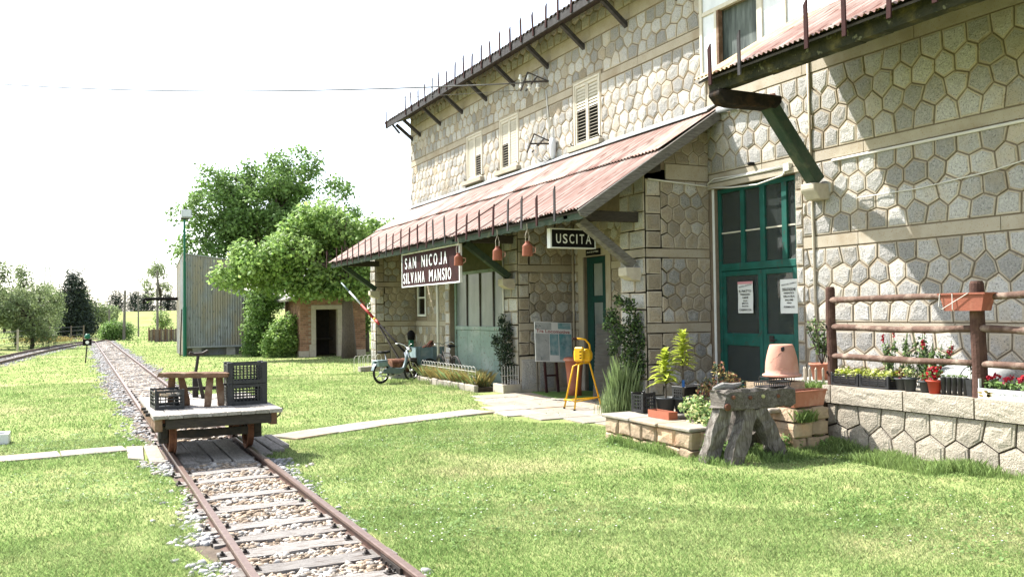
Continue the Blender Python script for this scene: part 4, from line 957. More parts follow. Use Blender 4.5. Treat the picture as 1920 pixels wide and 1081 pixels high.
# pipes, cables, insulators
def pipe(name, pts, r, m, parent=STN, n=8): mb = MB(); mb.tube(pts, r, n); return mb.build(name, m, parent, smooth=True, world=True)
pipe('gutter_pipe', [(XW - .11, 12.55, 5.47), (XW - .11, 11.3, 5.42)], .062, 'zinc', n=12)
pipe('gutter_pipe', [(XW - .11, 11.3, 5.42), (XW - .10, 11.15, 5.42), (XW - .06, 11.12, 5.30)], .05, 'rust', n=10)
for yy in (12.1, 11.6): pipe('pipe_clip', [(XW - .11, yy - .01, 5.452), (XW - .11, yy + .01, 5.452)], .068, 'zinc', n=12)
pipe('wall_conduit', [(XW - .05, 9.95, 4.14), (XW - .05, 1.2, 4.14)], .022, 'cable_white')
pipe('wall_conduit', [(XW - .05, 12.9, 4.20), (XW - .07, 10.95, 4.20)], .020, 'cable_white')
pipe('wall_cable', [(XW - .05, 12.95, 4.11), (XW - .08, 12.3, 4.03), (XW - .09, 11.6, 3.99), (XW - .08, 11.0, 4.06), (XW - .07, 10.9, 4.17)], .014, 'cable_white')
pipe('wall_cable', [(XW - .03, 12.97, 4.13), (10.4, 12.95, 4.14), (9.8, 12.95, 4.17), (9.15, 12.95, 4.21)], .014, 'cable_white')
pipe('wall_cable', [(XW - .04, 12.95, 4.11), (XW - .10, 12.9, 4.18), (XW - .08, 12.75, 4.25), (XW - .05, 12.2, 4.23), (XW - .05, 11.0, 4.23)], .010, 'cable_white')
pipe('thin_pipe', [(XW - .045, 10.42, 5.85), (XW - .05, 10.40, 4.6), (XW - .045, 10.38, 3.0), (XW - .045, 10.36, .9)], .022, 'rim')
pipe('wall_cable', [(XW - .06, 9.5, 3.5), (XW - .06, 8.4, 3.5), (XW - .06, 7.3, 3.58), (XW - .06, 6.0, 3.78)], .008, 'cable_white')
pipe('downpipe', [(XF - .08, 22.98, 4.2), (XF - .08, 22.98, .05)], .04, 'cable_white')
pipe('downpipe', [(XF - .06, 18.78, 3.9), (XF - .06, 18.78, .1)], .02, 'cable_white')
pipe('recess_pipe', [(XW - .06, 17.95, 3.9), (XW - .06, 17.95, 0)], .03, 'rim')
mb = MB(); mb.bx(XW - .11, XW - .03, 10.83, 10.95, 4.12, 4.24); mb.build('junction_box', 'white_paint', STN, world=True)
pipe('spout', [(XW, 11.75, 4.38), (XW - .14, 11.75, 4.37)], .03, 'dark')
for yb, zb, n in ((19.35, 7.6, 6), (19.05, 5.98, 6)):
    ib = part('insulator_rack')
    mb = MB(); mb.bar((XW, yb - .3, zb), (XW - .5, yb + .2, zb + .05), .04, .04); mb.bar((XW, yb - .3, zb - .02), (XW - .42, yb + .1, zb + .28), .03, .03); mb.bar((XW - .42, yb + .1, zb + .28), (XW - .5, yb + .35, zb - .15), .03, .03); mb.bar((XW - .25, yb - .1, zb + .15), (XW - .3, yb + .45, zb - .1), .03, .03); mb.build('bracket', 'iron', ib, world=True)
    for k in range(n):
        q = (XW - .22 - .06 * k + (.10 if k % 2 else 0), yb - .05 + .11 * k, zb + (.12 if k % 2 else -.12) + .02 * k)
        mb = MB(); mb.lathe([(0, .10), (.03, .10), (.045, .06), (.03, .045), (.055, .02), (.06, -.02), (.02, -.03), (.015, -.10), (0, -.10)], 10, q); mb.build('insulator', 'porcelain', ib, smooth=True, world=True)
pipe('wall_cable', [(XW - .04, 19.2, 7.4), (XW - .03, 19.12, 6.8), (XW - .03, 19.05, 6.1)], .02, 'cable_white')
mb = MB(); mb.lathe([(0, .32), (.07, .30), (.09, .1), (.07, -.12), (.04, -.2), (0, -.2)], 10, (XW - .12, 18.75, 5.80)); mb.build('cable_terminal', 'white_panel', STN, smooth=True, world=True)
for k in range(4): pipe('wall_cable', [(XW - .12, 18.78 + .05 * k, 5.62), (XW - .08, 18.85 + .12 * k, 5.55), (XW - .06, 19.0 + .2 * k, 5.62 + .03 * k), (XW - .05, 19.3 + .15 * k, 5.8)], .010, 'wire', n=5)

# ------------------------------------------------------------------ loading platform
plat = thing('loading_platform', 'raised stone loading platform with hexagonal blocks and rough capping', 'platform', (XF, 8.85, 0))
mb = MB(); mb.bx(XF + .03, XW, 1.2, 8.82, -.2, .57); mb.bx(9.48, XW - .02, 8.82, 9.95, -.2, .76); mb.build('core', 'soil', plat, world=True)
fp = fx(XF + .03); cw = plat
hexfield(fp, plat, 1.2, 8.82, -.03, .575, .355, center=1, rows=2, jit=.09)
hexfield(fy(8.82), plat, XF + .04, 9.47, -.16, .575, .37, center=1, rows=2)
flush_stones(STONES, plat, ['capstone', 'capstone', 'capstone']); STONES.clear()
for a, b in ((8.73, 8.87), (7.575, 8.72), (6.615, 7.565), (5.5, 6.605), (4.4, 5.49), (3.3, 4.39), (2.2, 3.29), (1.2, 2.19)):
    mb = MB(); mb.tone = RND.random(); n = 10; vs = []; fs = []
    R = 5; C = max(4, int((b - a) / .1)); 
    for r in range(R + 1):
        for c in range(C + 1):
            e = r in (0, R) or c in (0, C); vs.append((XF - .03 - (0 if e else RND.uniform(.0, .014)), a + .006 + (b - a - .012) * c / C, .580 + .232 * r / R))
    fs = [(r * (C + 1) + c, r * (C + 1) + c + 1, (r + 1) * (C + 1) + c + 1, (r + 1) * (C + 1) + c) for r in range(R) for c in range(C)]
    mb.add(vs, fs); mb.add([(XF - .03, a + .006, .812), (XF - .03, b - .006, .812), (9.52, b - .006, .812), (9.52, a + .006, .812), (XF - .03, a + .006, .58), (XF - .03, b - .006, .58), (9.52, b - .006, .58), (9.52, a + .006, .58)], [(0, 1, 2, 3), (0, 3, 7, 4), (1, 2, 6, 5), (4, 5, 6, 7)])
    mb.build('cap_block', 'capstone', plat, world=True)
mb = MB(); mb.bx(9.525, XW - .03, 1.2, 8.82, .571, .806); mb.bx(9.45, XW - .03, 8.885, 9.98, .762, .81); mb.build('floor', 'grey_concrete', plat, world=True)

# rail fence
fence = thing('log_fence', 'reddish brown log fence with three rails along the platform edge', 'fence', (9.2, 8.8, .81))
for y, r, x in ((8.80, .066, 9.2), (6.62, .082, 9.2), (4.4, .08, 9.2)):
    mb = MB(); z0 = .812; mb.tube([(x, y, z0), (x + .004, y, z0 + .4), (x - .006, y + .008, z0 + .9), (x - .004, y + .006, 2.11), (x - .004, y + .006, 2.14)], [r * 1.05, r, r * .98, r * .93, r * .75], 14); mb.build('post', 'red_post', fence, smooth=False, world=True)
for ya, yb in ((8.80, 6.62), (6.60, 4.4)):
    for z, dr_ in ((1.96, .01), (1.60, -.03), (1.20, -.01)):
        pts = []; rr = []
        for i in range(9):
            t = i / 8; pts.append((9.19 + RND.uniform(-.006, .006), ya + (yb - ya) * t, z + dr_ * math.sin(math.pi * t) + RND.uniform(-.006, .006))); rr.append(.040 + RND.uniform(-.005, .006))
        mb = MB(); mb.tube(pts, rr, 10); mb.build('rail', 'rail_wood', fence, smooth=True, world=True)
for z in (1.60, 1.20, .98):
    mb = MB(); mb.tube([(9.135, 8.83, z), (9.126, 8.84, z)], .022, 8); mb.build('bolt_hole', 'dark', fence, world=True)

# ------------------------------------------------------------------ crates, pots, plants
def crate(name, label, loc, size, rz=0, group=None, rows=4, cols=6, cat='crate', parent=None, post=.03, solid=False):
    w, d, h = size; t = thing(name, label, cat, loc, rz, group)
    mb = MB(); mb.bx(-w / 2 + .004, w / 2 - .004, -d / 2 + .004, d / 2 - .004, 0, .012); mb.build('base', 'black_plastic', t)
    for sx in (-1, 1):
        for sy in (-1, 1):
            mb = MB(); mb.bx(sx * (w / 2) - (post if sx > 0 else 0), sx * (w / 2) + (post if sx < 0 else 0), sy * (d / 2) - (post if sy > 0 else 0), sy * (d / 2) + (post if sy < 0 else 0), 0, h); mb.build('corner_post', 'black_plastic', t, bevel=.004)
    for k in range(4):
        L = w if k < 2 else d; s = -1 if k % 2 else 1; a = -L / 2 + post; b = L / 2 - post; mb = MB()
        def bar2(u0, u1, z0, z1, th=.008):
            if k < 2: mb.bx(u0, u1, s * (d / 2) - (th if s > 0 else 0) - s * .003, s * (d / 2) + (th if s < 0 else 0) - s * .003, z0, z1)
            else: mb.bx(s * (w / 2) - (th if s > 0 else 0) - s * .003, s * (w / 2) + (th if s < 0 else 0) - s * .003, u0, u1, z0, z1)
        bar2(a, b, .002, h * .16); bar2(a, b, h * .84, h * (.97 if k < 2 else .90))
        for i in range(1, rows): z = h * (.16 + .68 * i / rows); bar2(a, b, z - .007, z + .007, .006)
        for i in range(cols + 1): u = a + (b - a) * i / cols; e = .02 if i in (0, cols) else .006; bar2(max(a, u - e), min(b, u + e), h * .16, h * .84, .0055)
        mb.build('side_panel', 'black_plastic', t)
    return t
def pot_mesh(t, r0, r1, h, m, name='pot', rim=.012, soil=True):
    mb = MB(); mb.lathe([(0, 0), (r0, 0), (r1 * .97, h * .88), (r1 + rim, h * .88), (r1 + rim, h), (r1 - .008, h), (r1 - .012, h * .84), (0, h * .84)], 20, mi=0); p = mb.build(name, m, t, smooth=False)
    p.data.polygons.foreach_set('use_smooth', [True] * len(p.data.polygons))
    if soil:
        mb = MB(); mb.lathe([(0, h * .87), (r1 * .95, h * .86)], 16); mb.build('soil', 'soil', t)
    return p
def long_leaves(name, centre, n, length, width, m, parent, zr, up=.5, seed=1, droop=.5, whorl=True):
    """strap leaves in a spiral along a stem"""
    rg = random.Random(seed); mb = MB()
    for i in range(n):
        a = i * 2.4 + rg.uniform(-.3, .3); t = i / max(1, n - 1); z = zr[0] + (zr[1] - zr[0]) * t; L = length * rg.uniform(.75, 1.15) * (1 - .35 * t); u = up + .9 * t ** 2 + rg.uniform(-.15, .15)
        d = Vector((math.cos(a), math.sin(a), 0)); s = Vector((-d.y, d.x, 0)); o = Vector(centre) + Vector((0, 0, z)); vs = []
        for k in range(5):
            q = k / 4; p = o + d * (L * q * math.cos(u)) + Vector((0, 0, L * (q * math.sin(u) - droop * q * q))); wv = width * (.35, .95, 1, .7, .03)[k]; lift = Vector((0, 0, wv * .35)); vs += [p - s * wv + lift, p, p + s * wv + lift]
        mb.tone = rg.random(); mb.add(vs, [f for k in range(4) for f in ((3 * k, 3 * k + 1, 3 * k + 4, 3 * k + 3), (3 * k + 1, 3 * k + 2, 3 * k + 5, 3 * k + 4))])
    return mb.build(name, m, parent)

ch, cd_ = .81, .81
# two seedling crates on the platform
for y, lab, sd in ((8.53, 'shallow black slatted crate of pale seedlings beside the corner post of the log fence', 31), (8.05, 'shallow black slatted crate of pale seedlings beside the black flowerpots', 32)):
    c = crate('seedling_crate', lab, (9.28, y, .815), (.32, .465, .17), 0, 'seedling crates on the platform', 5, 3)
    mb = MB(); mb.bx(-.145, .145, -.215, .215, .013, .10); mb.build('soil', 'soil', c)
    leaf_cloud('seedlings', [((9.28 + dx, y + dy, .99), .055) for dx in (-.09, .02, .1) for dy in (-.17, -.06, .06, .17)], 420, .055, ['leaf_lime', 'petal_cream'], c, seed=sd, shell=.3)
def platform_pot(y, x, r, h, m, lab, leaf=None, name='flower_pot', cat='flowerpot', n=120, lz=.07, size=.04, group='pots along the platform edge', z=.815):
    t = thing(name, lab, cat, (x, y, z), RND.uniform(0, 6), group); t.rotation_euler = (0, 0, 0); pot_mesh(t, r * .72, r, h, m)
    if leaf: leaf_cloud('foliage', [((x, y, z + h + lz), (r * 1.1, r * 1.1, lz))], n, size, leaf, t, seed=int(y * 100), shell=.2)
    return t
platform_pot(7.72, 9.24, .075, .15, 'grey_pot', 'black flowerpot next to the seedling crates with dry twigs', ['leaf_dry', 'petal_dark'], n=40)
platform_pot(7.55, 9.19, .080, .165, 'grey_pot', 'black flowerpot of small pale yellow flowers', ['petal_cream', 'leaf_variegated'], n=90)
platform_pot(7.35, 9.21, .072, .14, 'grey_pot', 'black flowerpot of small dark red flowers beside the red pot', ['petal_dark', 'leaf_mid'], n=70, lz=.05)
platform_pot(7.19, 9.17, .085, .16, 'plastic_red', 'bright red plastic pot of red flowers on the platform edge', ['petal_red', 'petal_dark', 'leaf_mid'], n=200, lz=.09, size=.05)
for i, y in enumerate((7.07, 7.005, 6.94, 6.875, 6.81)):
    t = thing('tube_pot', 'tall narrow black seedling tube, one of five between the red pot and the fence post', 'pot', (9.17 + .01 * i, y, .815), 0, 'black seedling tubes in a row'); mb = MB(); mb.lathe([(0, 0), (.024, 0), (.033, .19), (.036, .2), (.036, .205), (.027, .205), (.027, .19), (0, .19)], 12); mb.build('tube', 'black_plastic', t, smooth=True)
    leaf_cloud('sprout', [((9.17 + .01 * i, y, 1.035), (.03, .03, .02))], 22, .03, 'leaf_variegated', t, seed=60 + i, shell=.1)
t = thing('square_pot', 'square black pot with a thin sprig against the fence post', 'pot', (9.19, 6.73, .815)); mb = MB()
mb.add([(-.028, -.028, 0), (.028, -.028, 0), (.028, .028, 0), (-.028, .028, 0), (-.04, -.04, .2), (.04, -.04, .2), (.04, .04, .2), (-.04, .04, .2)], [(0, 1, 5, 4), (1, 2, 6, 5), (2, 3, 7, 6), (3, 0, 4, 7), (0, 3, 2, 1)]); mb.build('pot', 'black_plastic', t)
mb = MB(); mb.bx(-.036, .036, -.036, .036, .18, .19); mb.build('soil', 'soil', t); mb = MB(); mb.tube([(0, 0, .18), (.01, .0, .3), (.0, .01, .42)], .004, 5); mb.build('stem', 'leaf_olive', t); leaf_cloud('foliage', [((9.19, 6.73, 1.16), (.03, .03, .1))], 26, .035, 'leaf_rose', t, seed=70, shell=.1)
# white carton of red flowers
t = thing('plant_carton', 'white printed carton tray of red flowers on the platform edge', 'carton', (9.25, 6.2, .815))
mb = MB(); mb.bx(-.16, -.152, -.40, .37, 0, .115); mb.bx(.152, .16, -.40, .37, 0, .115); mb.bx(-.152, .152, -.40, -.392, 0, .22); mb.bx(-.152, .152, .362, .37, 0, .22); mb.bx(-.152, .152, -.392, .362, 0, .01); mb.build('tray', 'white_paint', t)
mb = MB(); text_mesh('H Garden Dallas Eubulleria', mb, (-.1625, .19, .052), (0, -1, 0), (0, 0, 1), .50, .032); mb.build('lettering', 'ink_soft', t)
mb = MB(); rr = random.Random(4)
for k in range(9): c = (rr.uniform(.22, .35), rr.uniform(.03, .09)); mb.add([(-.1622, c[0] + .035 * math.cos(a) * rr.uniform(.5, 1.2), c[1] + .02 * math.sin(a) * rr.uniform(.5, 1.2)) for a in (0, 1.2, 2.5, 3.8, 5)], [(0, 1, 2, 3, 4)])
mb.build('printed_picture', 'leaf_dry', t)
mb = MB(); mb.bx(-.15, .15, -.39, .36, .011, .10); mb.build('soil', 'soil', t)
leaf_cloud('foliage', [((9.22 + dx, 6.2 + dy, .97), (.07, .07, .06)) for dx in (-.05, .06) for dy in (-.3, -.15, 0, .15, .29)], 420, .05, ['leaf_mid', 'leaf_variegated'], t, seed=80, shell=.2)
leaf_cloud('flowers', [((9.20 + dx, 6.2 + dy, 1.05), (.05, .05, .04)) for dx in (-.05, .06) for dy in (-.28, -.1, .08, .27)], 140, .05, ['petal_red', 'petal_dark'], t, seed=81, shell=.2)
# window box hooked on the top rail
t = thing('window_box', 'terracotta coloured window box hooked on the top rail of the log fence', 'planter', (9.09, 6.675, 1.80)); mb = MB()
def taper(mb, a, b, z0, z1, k): mb.add([(-a * k, -b * k, z0), (a * k, -b * k, z0), (a * k, b * k, z0), (-a * k, b * k, z0), (-a, -b, z1), (a, -b, z1), (a, b, z1), (-a, b, z1)], [(0, 1, 5, 4), (1, 2, 6, 5), (2, 3, 7, 6), (3, 0, 4, 7), (0, 3, 2, 1)])
taper(mb, .10, .28, 0, .19, .84); mb.bx(-.115, -.085, -.30, .30, .185, .205); mb.bx(.085, .115, -.30, .30, .185, .205); mb.bx(-.085, .085, -.30, -.275, .185, .205); mb.bx(-.085, .085, .275, .30, .185, .205); mb.build('box', 'terracotta_dark', t)
mb = MB(); mb.bx(-.09, .09, -.265, .265, .15, .165); mb.build('soil', 'soil', t)
mb = MB(); mb.tube([(-.118, .10, .20), (-.118, .10, .02), (-.10, .10, 0)], .005, 6); mb.tube([(-.118, -.1, .2), (-.118, .24, .02)], .004, 6); mb.tube([(-.118, .26, .20), (-.118, .28, .05), (-.08, .28, .02)], .005, 6); mb.build('wire_hanger', 'cable_white', t)
# snapdragons behind the fence
for k, (y, x, h, lab) in enumerate(((8.28, 9.85, .72, 'snapdragon clump with dark red spikes behind the left bay of the fence'), (7.98, 9.9, .82, 'tallest snapdragon clump behind the log fence'), (7.74, 9.88, .66, 'snapdragon clump nearest the grey water tank'))):
    t = thing('snapdragon', lab, 'plant', (x, y, .81), 0, 'snapdragons behind the log fence'); mb = MB()
    rg = random.Random(k + 40); tips = []
    for i in range(7):
        q = (rg.uniform(-.12, .12), rg.uniform(-.12, .12)); tip = (q[0] * 1.5, q[1] * 1.5, h * rg.uniform(.6, 1)); tips.append(tip); mb.tube([(q[0] * .4, q[1] * .4, 0), q + (h * .5,), tip], .005, 5)
    mb.build('stems', 'leaf_olive', t)
    leaf_cloud('foliage', [((x + a * .8, y + b * .8, .81 + c * f), (.05, .05, .13)) for a, b, c in tips for f in (.25, .5, .75)], 620, .05, ['leaf_mid', 'leaf_rose'], t, seed=90 + k, shell=.1)
    leaf_cloud('flowers', [((x + a, y + b, .81 + c), (.02, .02, .06)) for a, b, c in tips[:3]], 70, .035, ['petal_dark', 'petal_red'], t, seed=95 + k, shell=.1)
# grey tanks lying on the platform
for y0, y1, lab, h in ((7.72, 6.75, 'grey rounded water tank lying behind the left fence bay', .30), (6.5, 4.6, 'larger grey rounded tank behind the right fence bay', .36)):
    t = thing('water_tank', lab, 'tank', (9.98, y0, .81)); mb = MB(); n = 14; vs = []; m_ = 12
    for i in range(n + 1):
        u = i / n; e = min(1, min(u, 1 - u) * 7 + .35) ** .5; y = (y1 - y0) * u
        for k in range(m_ + 1):
            a = math.pi * k / m_; vs.append((-.26 * math.cos(a) * e, y, h * (math.sin(a) ** .6) * e))
    mb.add(vs, [(i * (m_ + 1) + k, i * (m_ + 1) + k + 1, (i + 1) * (m_ + 1) + k + 1, (i + 1) * (m_ + 1) + k) for i in range(n) for k in range(m_)] + [tuple(range(m_ + 1)), tuple(n * (m_ + 1) + k for k in range(m_ + 1))]); mb.build('tank', 'grey_tank', t, smooth=True)
    mb = MB(); yy = (y1 - y0) * .45; mb.tube([(-.265 * math.cos(math.pi * k / 10), yy, (h + .004) * max(0, math.sin(math.pi * k / 10)) ** .6) for k in range(11)], .008, 5); mb.build('seam', 'grey_tank', t)

# ------------------------------------------------------------------ stone terrace
ter = thing('stone_terrace', 'low rough stone planter wall with a pale slab top in front of the green door', 'planter wall', (6.85, 8.86, 0))
def rubble_row(fr, u0, u1, z0, z1, dpt=.14, wmin=.22, wmax=.42):
    u = u0
    while u < u1 - .02:
        w = RND.uniform(wmin, wmax); e = min(u + w, u1)
        if u1 - e < .14: e = u1
        mb = MB(); mb.tone = RND.random(); j = lambda s=.014: RND.uniform(-s, s)
        a, b, c, d = u + .008, e - .008, z0 + .008, z1 - .008; o = RND.uniform(-.012, .02)
        F = [(a + j(), c + j()), ((a + b) / 2 + j(.03), c + j()), (b + j(), c + j()), (b + j(), (c + d) / 2 + j()), (b + j(), d + j()), ((a + b) / 2 + j(.03), d + j()), (a + j(), d + j()), (a + j(), (c + d) / 2 + j())]
        cu, cz = (a + b) / 2, (c + d) / 2; n = 8
        vs = [fr(p, q, -dpt) for p, q in F] + [fr(p, q, o) for p, q in F] + [fr(cu + (p - cu) * .82, cz + (q - cz) * .78, o + .022 + j(.008)) for p, q in F] + [fr(cu, cz, o + .03)]
        fs = [(i, (i + 1) % n, n + (i + 1) % n, n + i) for i in range(n)] + [(n + i, n + (i + 1) % n, 2 * n + (i + 1) % n, 2 * n + i) for i in range(n)] + [(2 * n + i, 2 * n + (i + 1) % n, 3 * n) for i in range(n)] + [tuple(range(n))[::-1]]
        mb.add(vs, fs); mb.build('stone', 'rubble', ter, world=True); u = e
for z0, z1 in ((-.08, .10), (.10, .32)): rubble_row(fx(6.86), 8.86, 10.86, z0, z1)
for z0, z1 in ((-.08, .12), (.12, .32)): rubble_row(fy(8.87), 6.98, 8.4, z0, z1)
for z0, z1 in ((-.08, .16), (.16, .38), (.38, .56), (.56, .66)): rubble_row(fy(8.86), 8.35, 9.09, z0, z1, wmin=.16, wmax=.3)
mb = MB(); mb.bx(6.97, 9.08, 9.0, 10.75, -.1, .30); mb.bx(8.78, 9.47, 8.99, 10.0, .301, .62); mb.bx(9.085, 9.47, 8.9, 10.0, -.1, .30); mb.build('fill', 'soil', ter, world=True)
for a, b in ((8.86, 9.52), (9.53, 10.2), (10.21, 10.9)):
    mb = MB(); mb.tone = RND.random(); mb.extrude([(6.80 + RND.uniform(-.03, .02), a, .322), (7.30 + RND.uniform(-.05, .05), a, .322), (7.32 + RND.uniform(-.05, .05), b, .322), (6.80 + RND.uniform(-.03, .02), b, .322)], (0, 0, .048)); mb.build('top_slab', 'slab', ter, world=True, bevel=.012)
mb = MB(); mb.tone = .7; mb.extrude([(7.34, 10.2, .302), (9.05, 10.1, .302), (9.05, 10.9, .302), (7.34, 10.9, .302)], (0, 0, .06)); mb.build('top_slab', 'slab', ter, world=True, bevel=.012)
for z0, z1 in ((-.06, .2), (.2, .4), (.4, .575)): rubble_row(fy(8.49), 8.16, 8.80, z0, z1, dpt=.36, wmin=.2, wmax=.36)
for z0, z1 in ((.30, .58), (.58, .875)): rubble_row(fy(8.86), 8.16, 8.77, z0, z1, dpt=.5, wmin=.28, wmax=.34)
mb = MB(); mb.tone = .6; mb.extrude([(8.0, 8.72, .50), (8.5, 8.66, .50), (8.6, 8.95, .50), (8.05, 9.0, .50)], (0, 0, .06)); mb.build('ledge_stone', 'slab', ter, world=True, bevel=.015)
# potted young trees with lime leaves
for x, y, h, n, lab, sd, st in ((7.70, 10.56, .30, 34, 'lime leaved young tree in a black pot, the shorter one beside the brown trough', 5, .50), (7.90, 10.40, .42, 95, 'tall lime leaved young tree in a black pot with blue tape on its stem', 6, .70)):
    z0 = .372; t = thing('potted_tree', lab, 'potted plant', (x, y, z0), 0, 'lime leaved trees in black pots'); pot_mesh(t, .115, .15, .21, 'grey_pot')
    mb = MB(); mb.tube([(0, 0, .17), (.01, 0, st * .6), (0, .01, st + .1)], [.017, .014, .010], 8); mb.build('stem', 'bark', t)
    if sd == 5: long_leaves('foliage', (0, 0, 0), 64, .27, .042, 'leaf_lime', t, (st - .10, st + .36), .35, sd, .45)
    else: long_leaves('foliage', (0, 0, 0), 95, .26, .027, 'leaf_lime', t, (st - .04, st + .42), .25, sd, .35)
    if sd == 6:
        mb = MB(); mb.tube([(.004, 0, .36), (.004, 0, .46)], .022, 8); mb.build('blue_tape', 'blue_tape', t)
crate('black_crate', 'small black crate standing at the left end of the stone terrace', (7.42, 10.72, .372), (.27, .24, .29), .2, None, 4, 4)
t = crate('black_crate', 'large black crate propped on its side behind the lime leaved trees', (8.28, 10.72, .64), (.50, .34, .30), .1, None, 5, 6); t.rotation_euler = (rad(90), 0, .12); t.location = (8.25, 10.85, .545)
t = thing('brown_trough', 'long empty brown plastic trough on the terrace slab', 'trough', (7.20, 9.95, .374), rad(90)); mb = MB(); mb.bx(-.24, .24, -.075, -.067, 0, .10); mb.bx(-.24, .24, .067, .075, 0, .10); mb.bx(-.24, -.232, -.067, .067, 0, .10); mb.bx(.232, .24, -.067, .067, 0, .10); mb.bx(-.232, .232, -.067, .067, 0, .01); mb.build('trough', 'plastic_brown', t); mb = MB(); mb.bx(-.23, .23, -.066, .066, .011, .05); mb.build('soil', 'soil', t)
# shrubs on the terrace
def shrub(name, lab, base, blobs, n, size, mats, seed, stems=6, cat='shrub', shell=.25, clump=0, sm='bark_dark', aspect=.55, group=None):
    t = thing(name, lab, cat, base, 0, group); mb = MB(); rg = random.Random(seed)
    for i in range(stems):
        c, r = blobs[i % len(blobs)]; e = Vector(c) - Vector(base) + Vector((rg.uniform(-.05, .05), rg.uniform(-.05, .05), 0)); mb.tube([(rg.uniform(-.03, .03), rg.uniform(-.03, .03), 0), e * .5 + Vector((rg.uniform(-.05, .05), rg.uniform(-.05, .05), .05)), e], [.012, .009, .004], 6)
    mb.build('stems', sm, t); leaf_cloud('foliage', blobs, n, size, mats, t, seed=seed, shell=shell, clump=clump, aspect=aspect); return t
shrub('red_shrub', 'bushy shrub with reddish young leaves in front of the green door', (8.35, 10.1, .36), [((8.22, 10.2, .70), (.2, .18, .18)), ((8.50, 10.1, .78), (.2, .18, .2)), ((8.38, 10.0, .55), (.3, .22, .18)), ((8.36, 10.15, .98), (.12, .1, .12)), ((8.62, 10.0, .62), (.2, .2, .2))], 1500, .05, ['leaf_red', 'leaf_dry', 'leaf_rose'], 101)
shrub('variegated_plant', 'low plant with pale edged leaves spilling beside the old timber bench', (7.5, 9.3, .30), [((7.35, 9.3, .46), (.2, .22, .16)), ((7.6, 9.2, .52), (.22, .22, .18)), ((7.5, 9.6, .55), (.24, .22, .16)), ((7.25, 9.0, .36), (.16, .14, .16)), ((7.85, 9.4, .6), (.2, .2, .16))], 1900, .05, ['leaf_variegated', 'petal_cream', 'leaf_mid'], 102, aspect=.8)
shrub('terrace_weeds', 'dark green weeds between the terrace and the bench', (7.15, 8.72, 0), [((7.05, 8.72, .14), (.16, .1, .14)), ((7.35, 8.65, .12), (.2, .1, .13)), ((7.75, 8.6, .1), (.2, .1, .1)), ((8.0, 9.4, .6), (.2, .3, .1)), ((6.95, 8.6, .2), (.12, .1, .2)), ((8.3, 8.6, .15), (.25, .12, .15)), ((8.7, 8.5, .1), (.25, .12, .1)), ((7.5, 8.75, .2), (.3, .1, .2))], 2000, .055, ['leaf_mid', 'leaf_hedge'], 103, cat='weeds')
def grass_clump(name, lab, base, rx, ry, h, n, m, w=.006, lean=.5, seed=1, cat='grass', group=None, tall=False):
    t = thing(name, lab, cat, base, 0, group); rg = np.random.default_rng(seed); P = np.stack([base[0] + rg.normal(size=n) * rx, base[1] + rg.normal(size=n) * ry, np.full(n, base[2])], 1)
    if tall: h = .25 + .95 * rg.random(n) ** 1.6 * np.exp(-((P[:, 0] - base[0]) ** 2 / rx ** 2 + (P[:, 1] - base[1]) ** 2 / ry ** 2) * .25)
    blades('blades', P, h, w, m, lean, t, seed); return t
grass_clump('grass_tuft', 'bright tuft of grass hanging under the terracotta trough', (8.34, 8.44, .40), .07, .03, .14, 420, 'leaf_grass', .0032, .5, 7)
# shrub in a terracotta pot by the door
t = thing('potted_shrub', 'upright green shrub in a terracotta pot beside the corner fence post', 'potted plant', (9.72, 9.5, .81)); pot_mesh(t, .13, .17, .24, 'terracotta')
mb = MB()
for i in range(9): a = i * .7; mb.tube([(0, 0, .2), (.08 * math.cos(a), .08 * math.sin(a), .45), (.2 * math.cos(a), .2 * math.sin(a), .72 + .06 * (i % 3))], .006, 5)
mb.build('stems', 'bark_dark', t); leaf_cloud('foliage', [((9.72 + .17 * math.cos(i * .7) * f, 9.5 + .17 * math.sin(i * .7) * f, 1.12 + .42 * f + .05 * (i % 3)), (.05, .05, .10)) for i in range(9) for f in (.3, .65, 1)], 700, .045, ['leaf_rose', 'leaf_mid'], t, seed=110, shell=.1)
t = thing('picket_edging', 'little pale picket edging round the terracotta shrub pot', 'edging', (9.62, 9.4, .81)); 
for i in range(9): a = math.pi * (.75 + i * .13); mb = MB(); mb.extrude([(.24 * math.cos(a) - .018, .24 * math.sin(a), 0), (.24 * math.cos(a) + .018, .24 * math.sin(a), 0), (.24 * math.cos(a) + .018, .24 * math.sin(a), .17), (.24 * math.cos(a), .24 * math.sin(a), .20), (.24 * math.cos(a) - .018, .24 * math.sin(a), .17)], (0, .012, 0)); mb.build('picket', 'lintel', t)
grass_clump('grass_tuft', 'green grass growing at the foot of the picket edging', (9.30, 9.25, .62), .10, .08, .18, 420, 'leaf_grass', .0035, .5, 8)

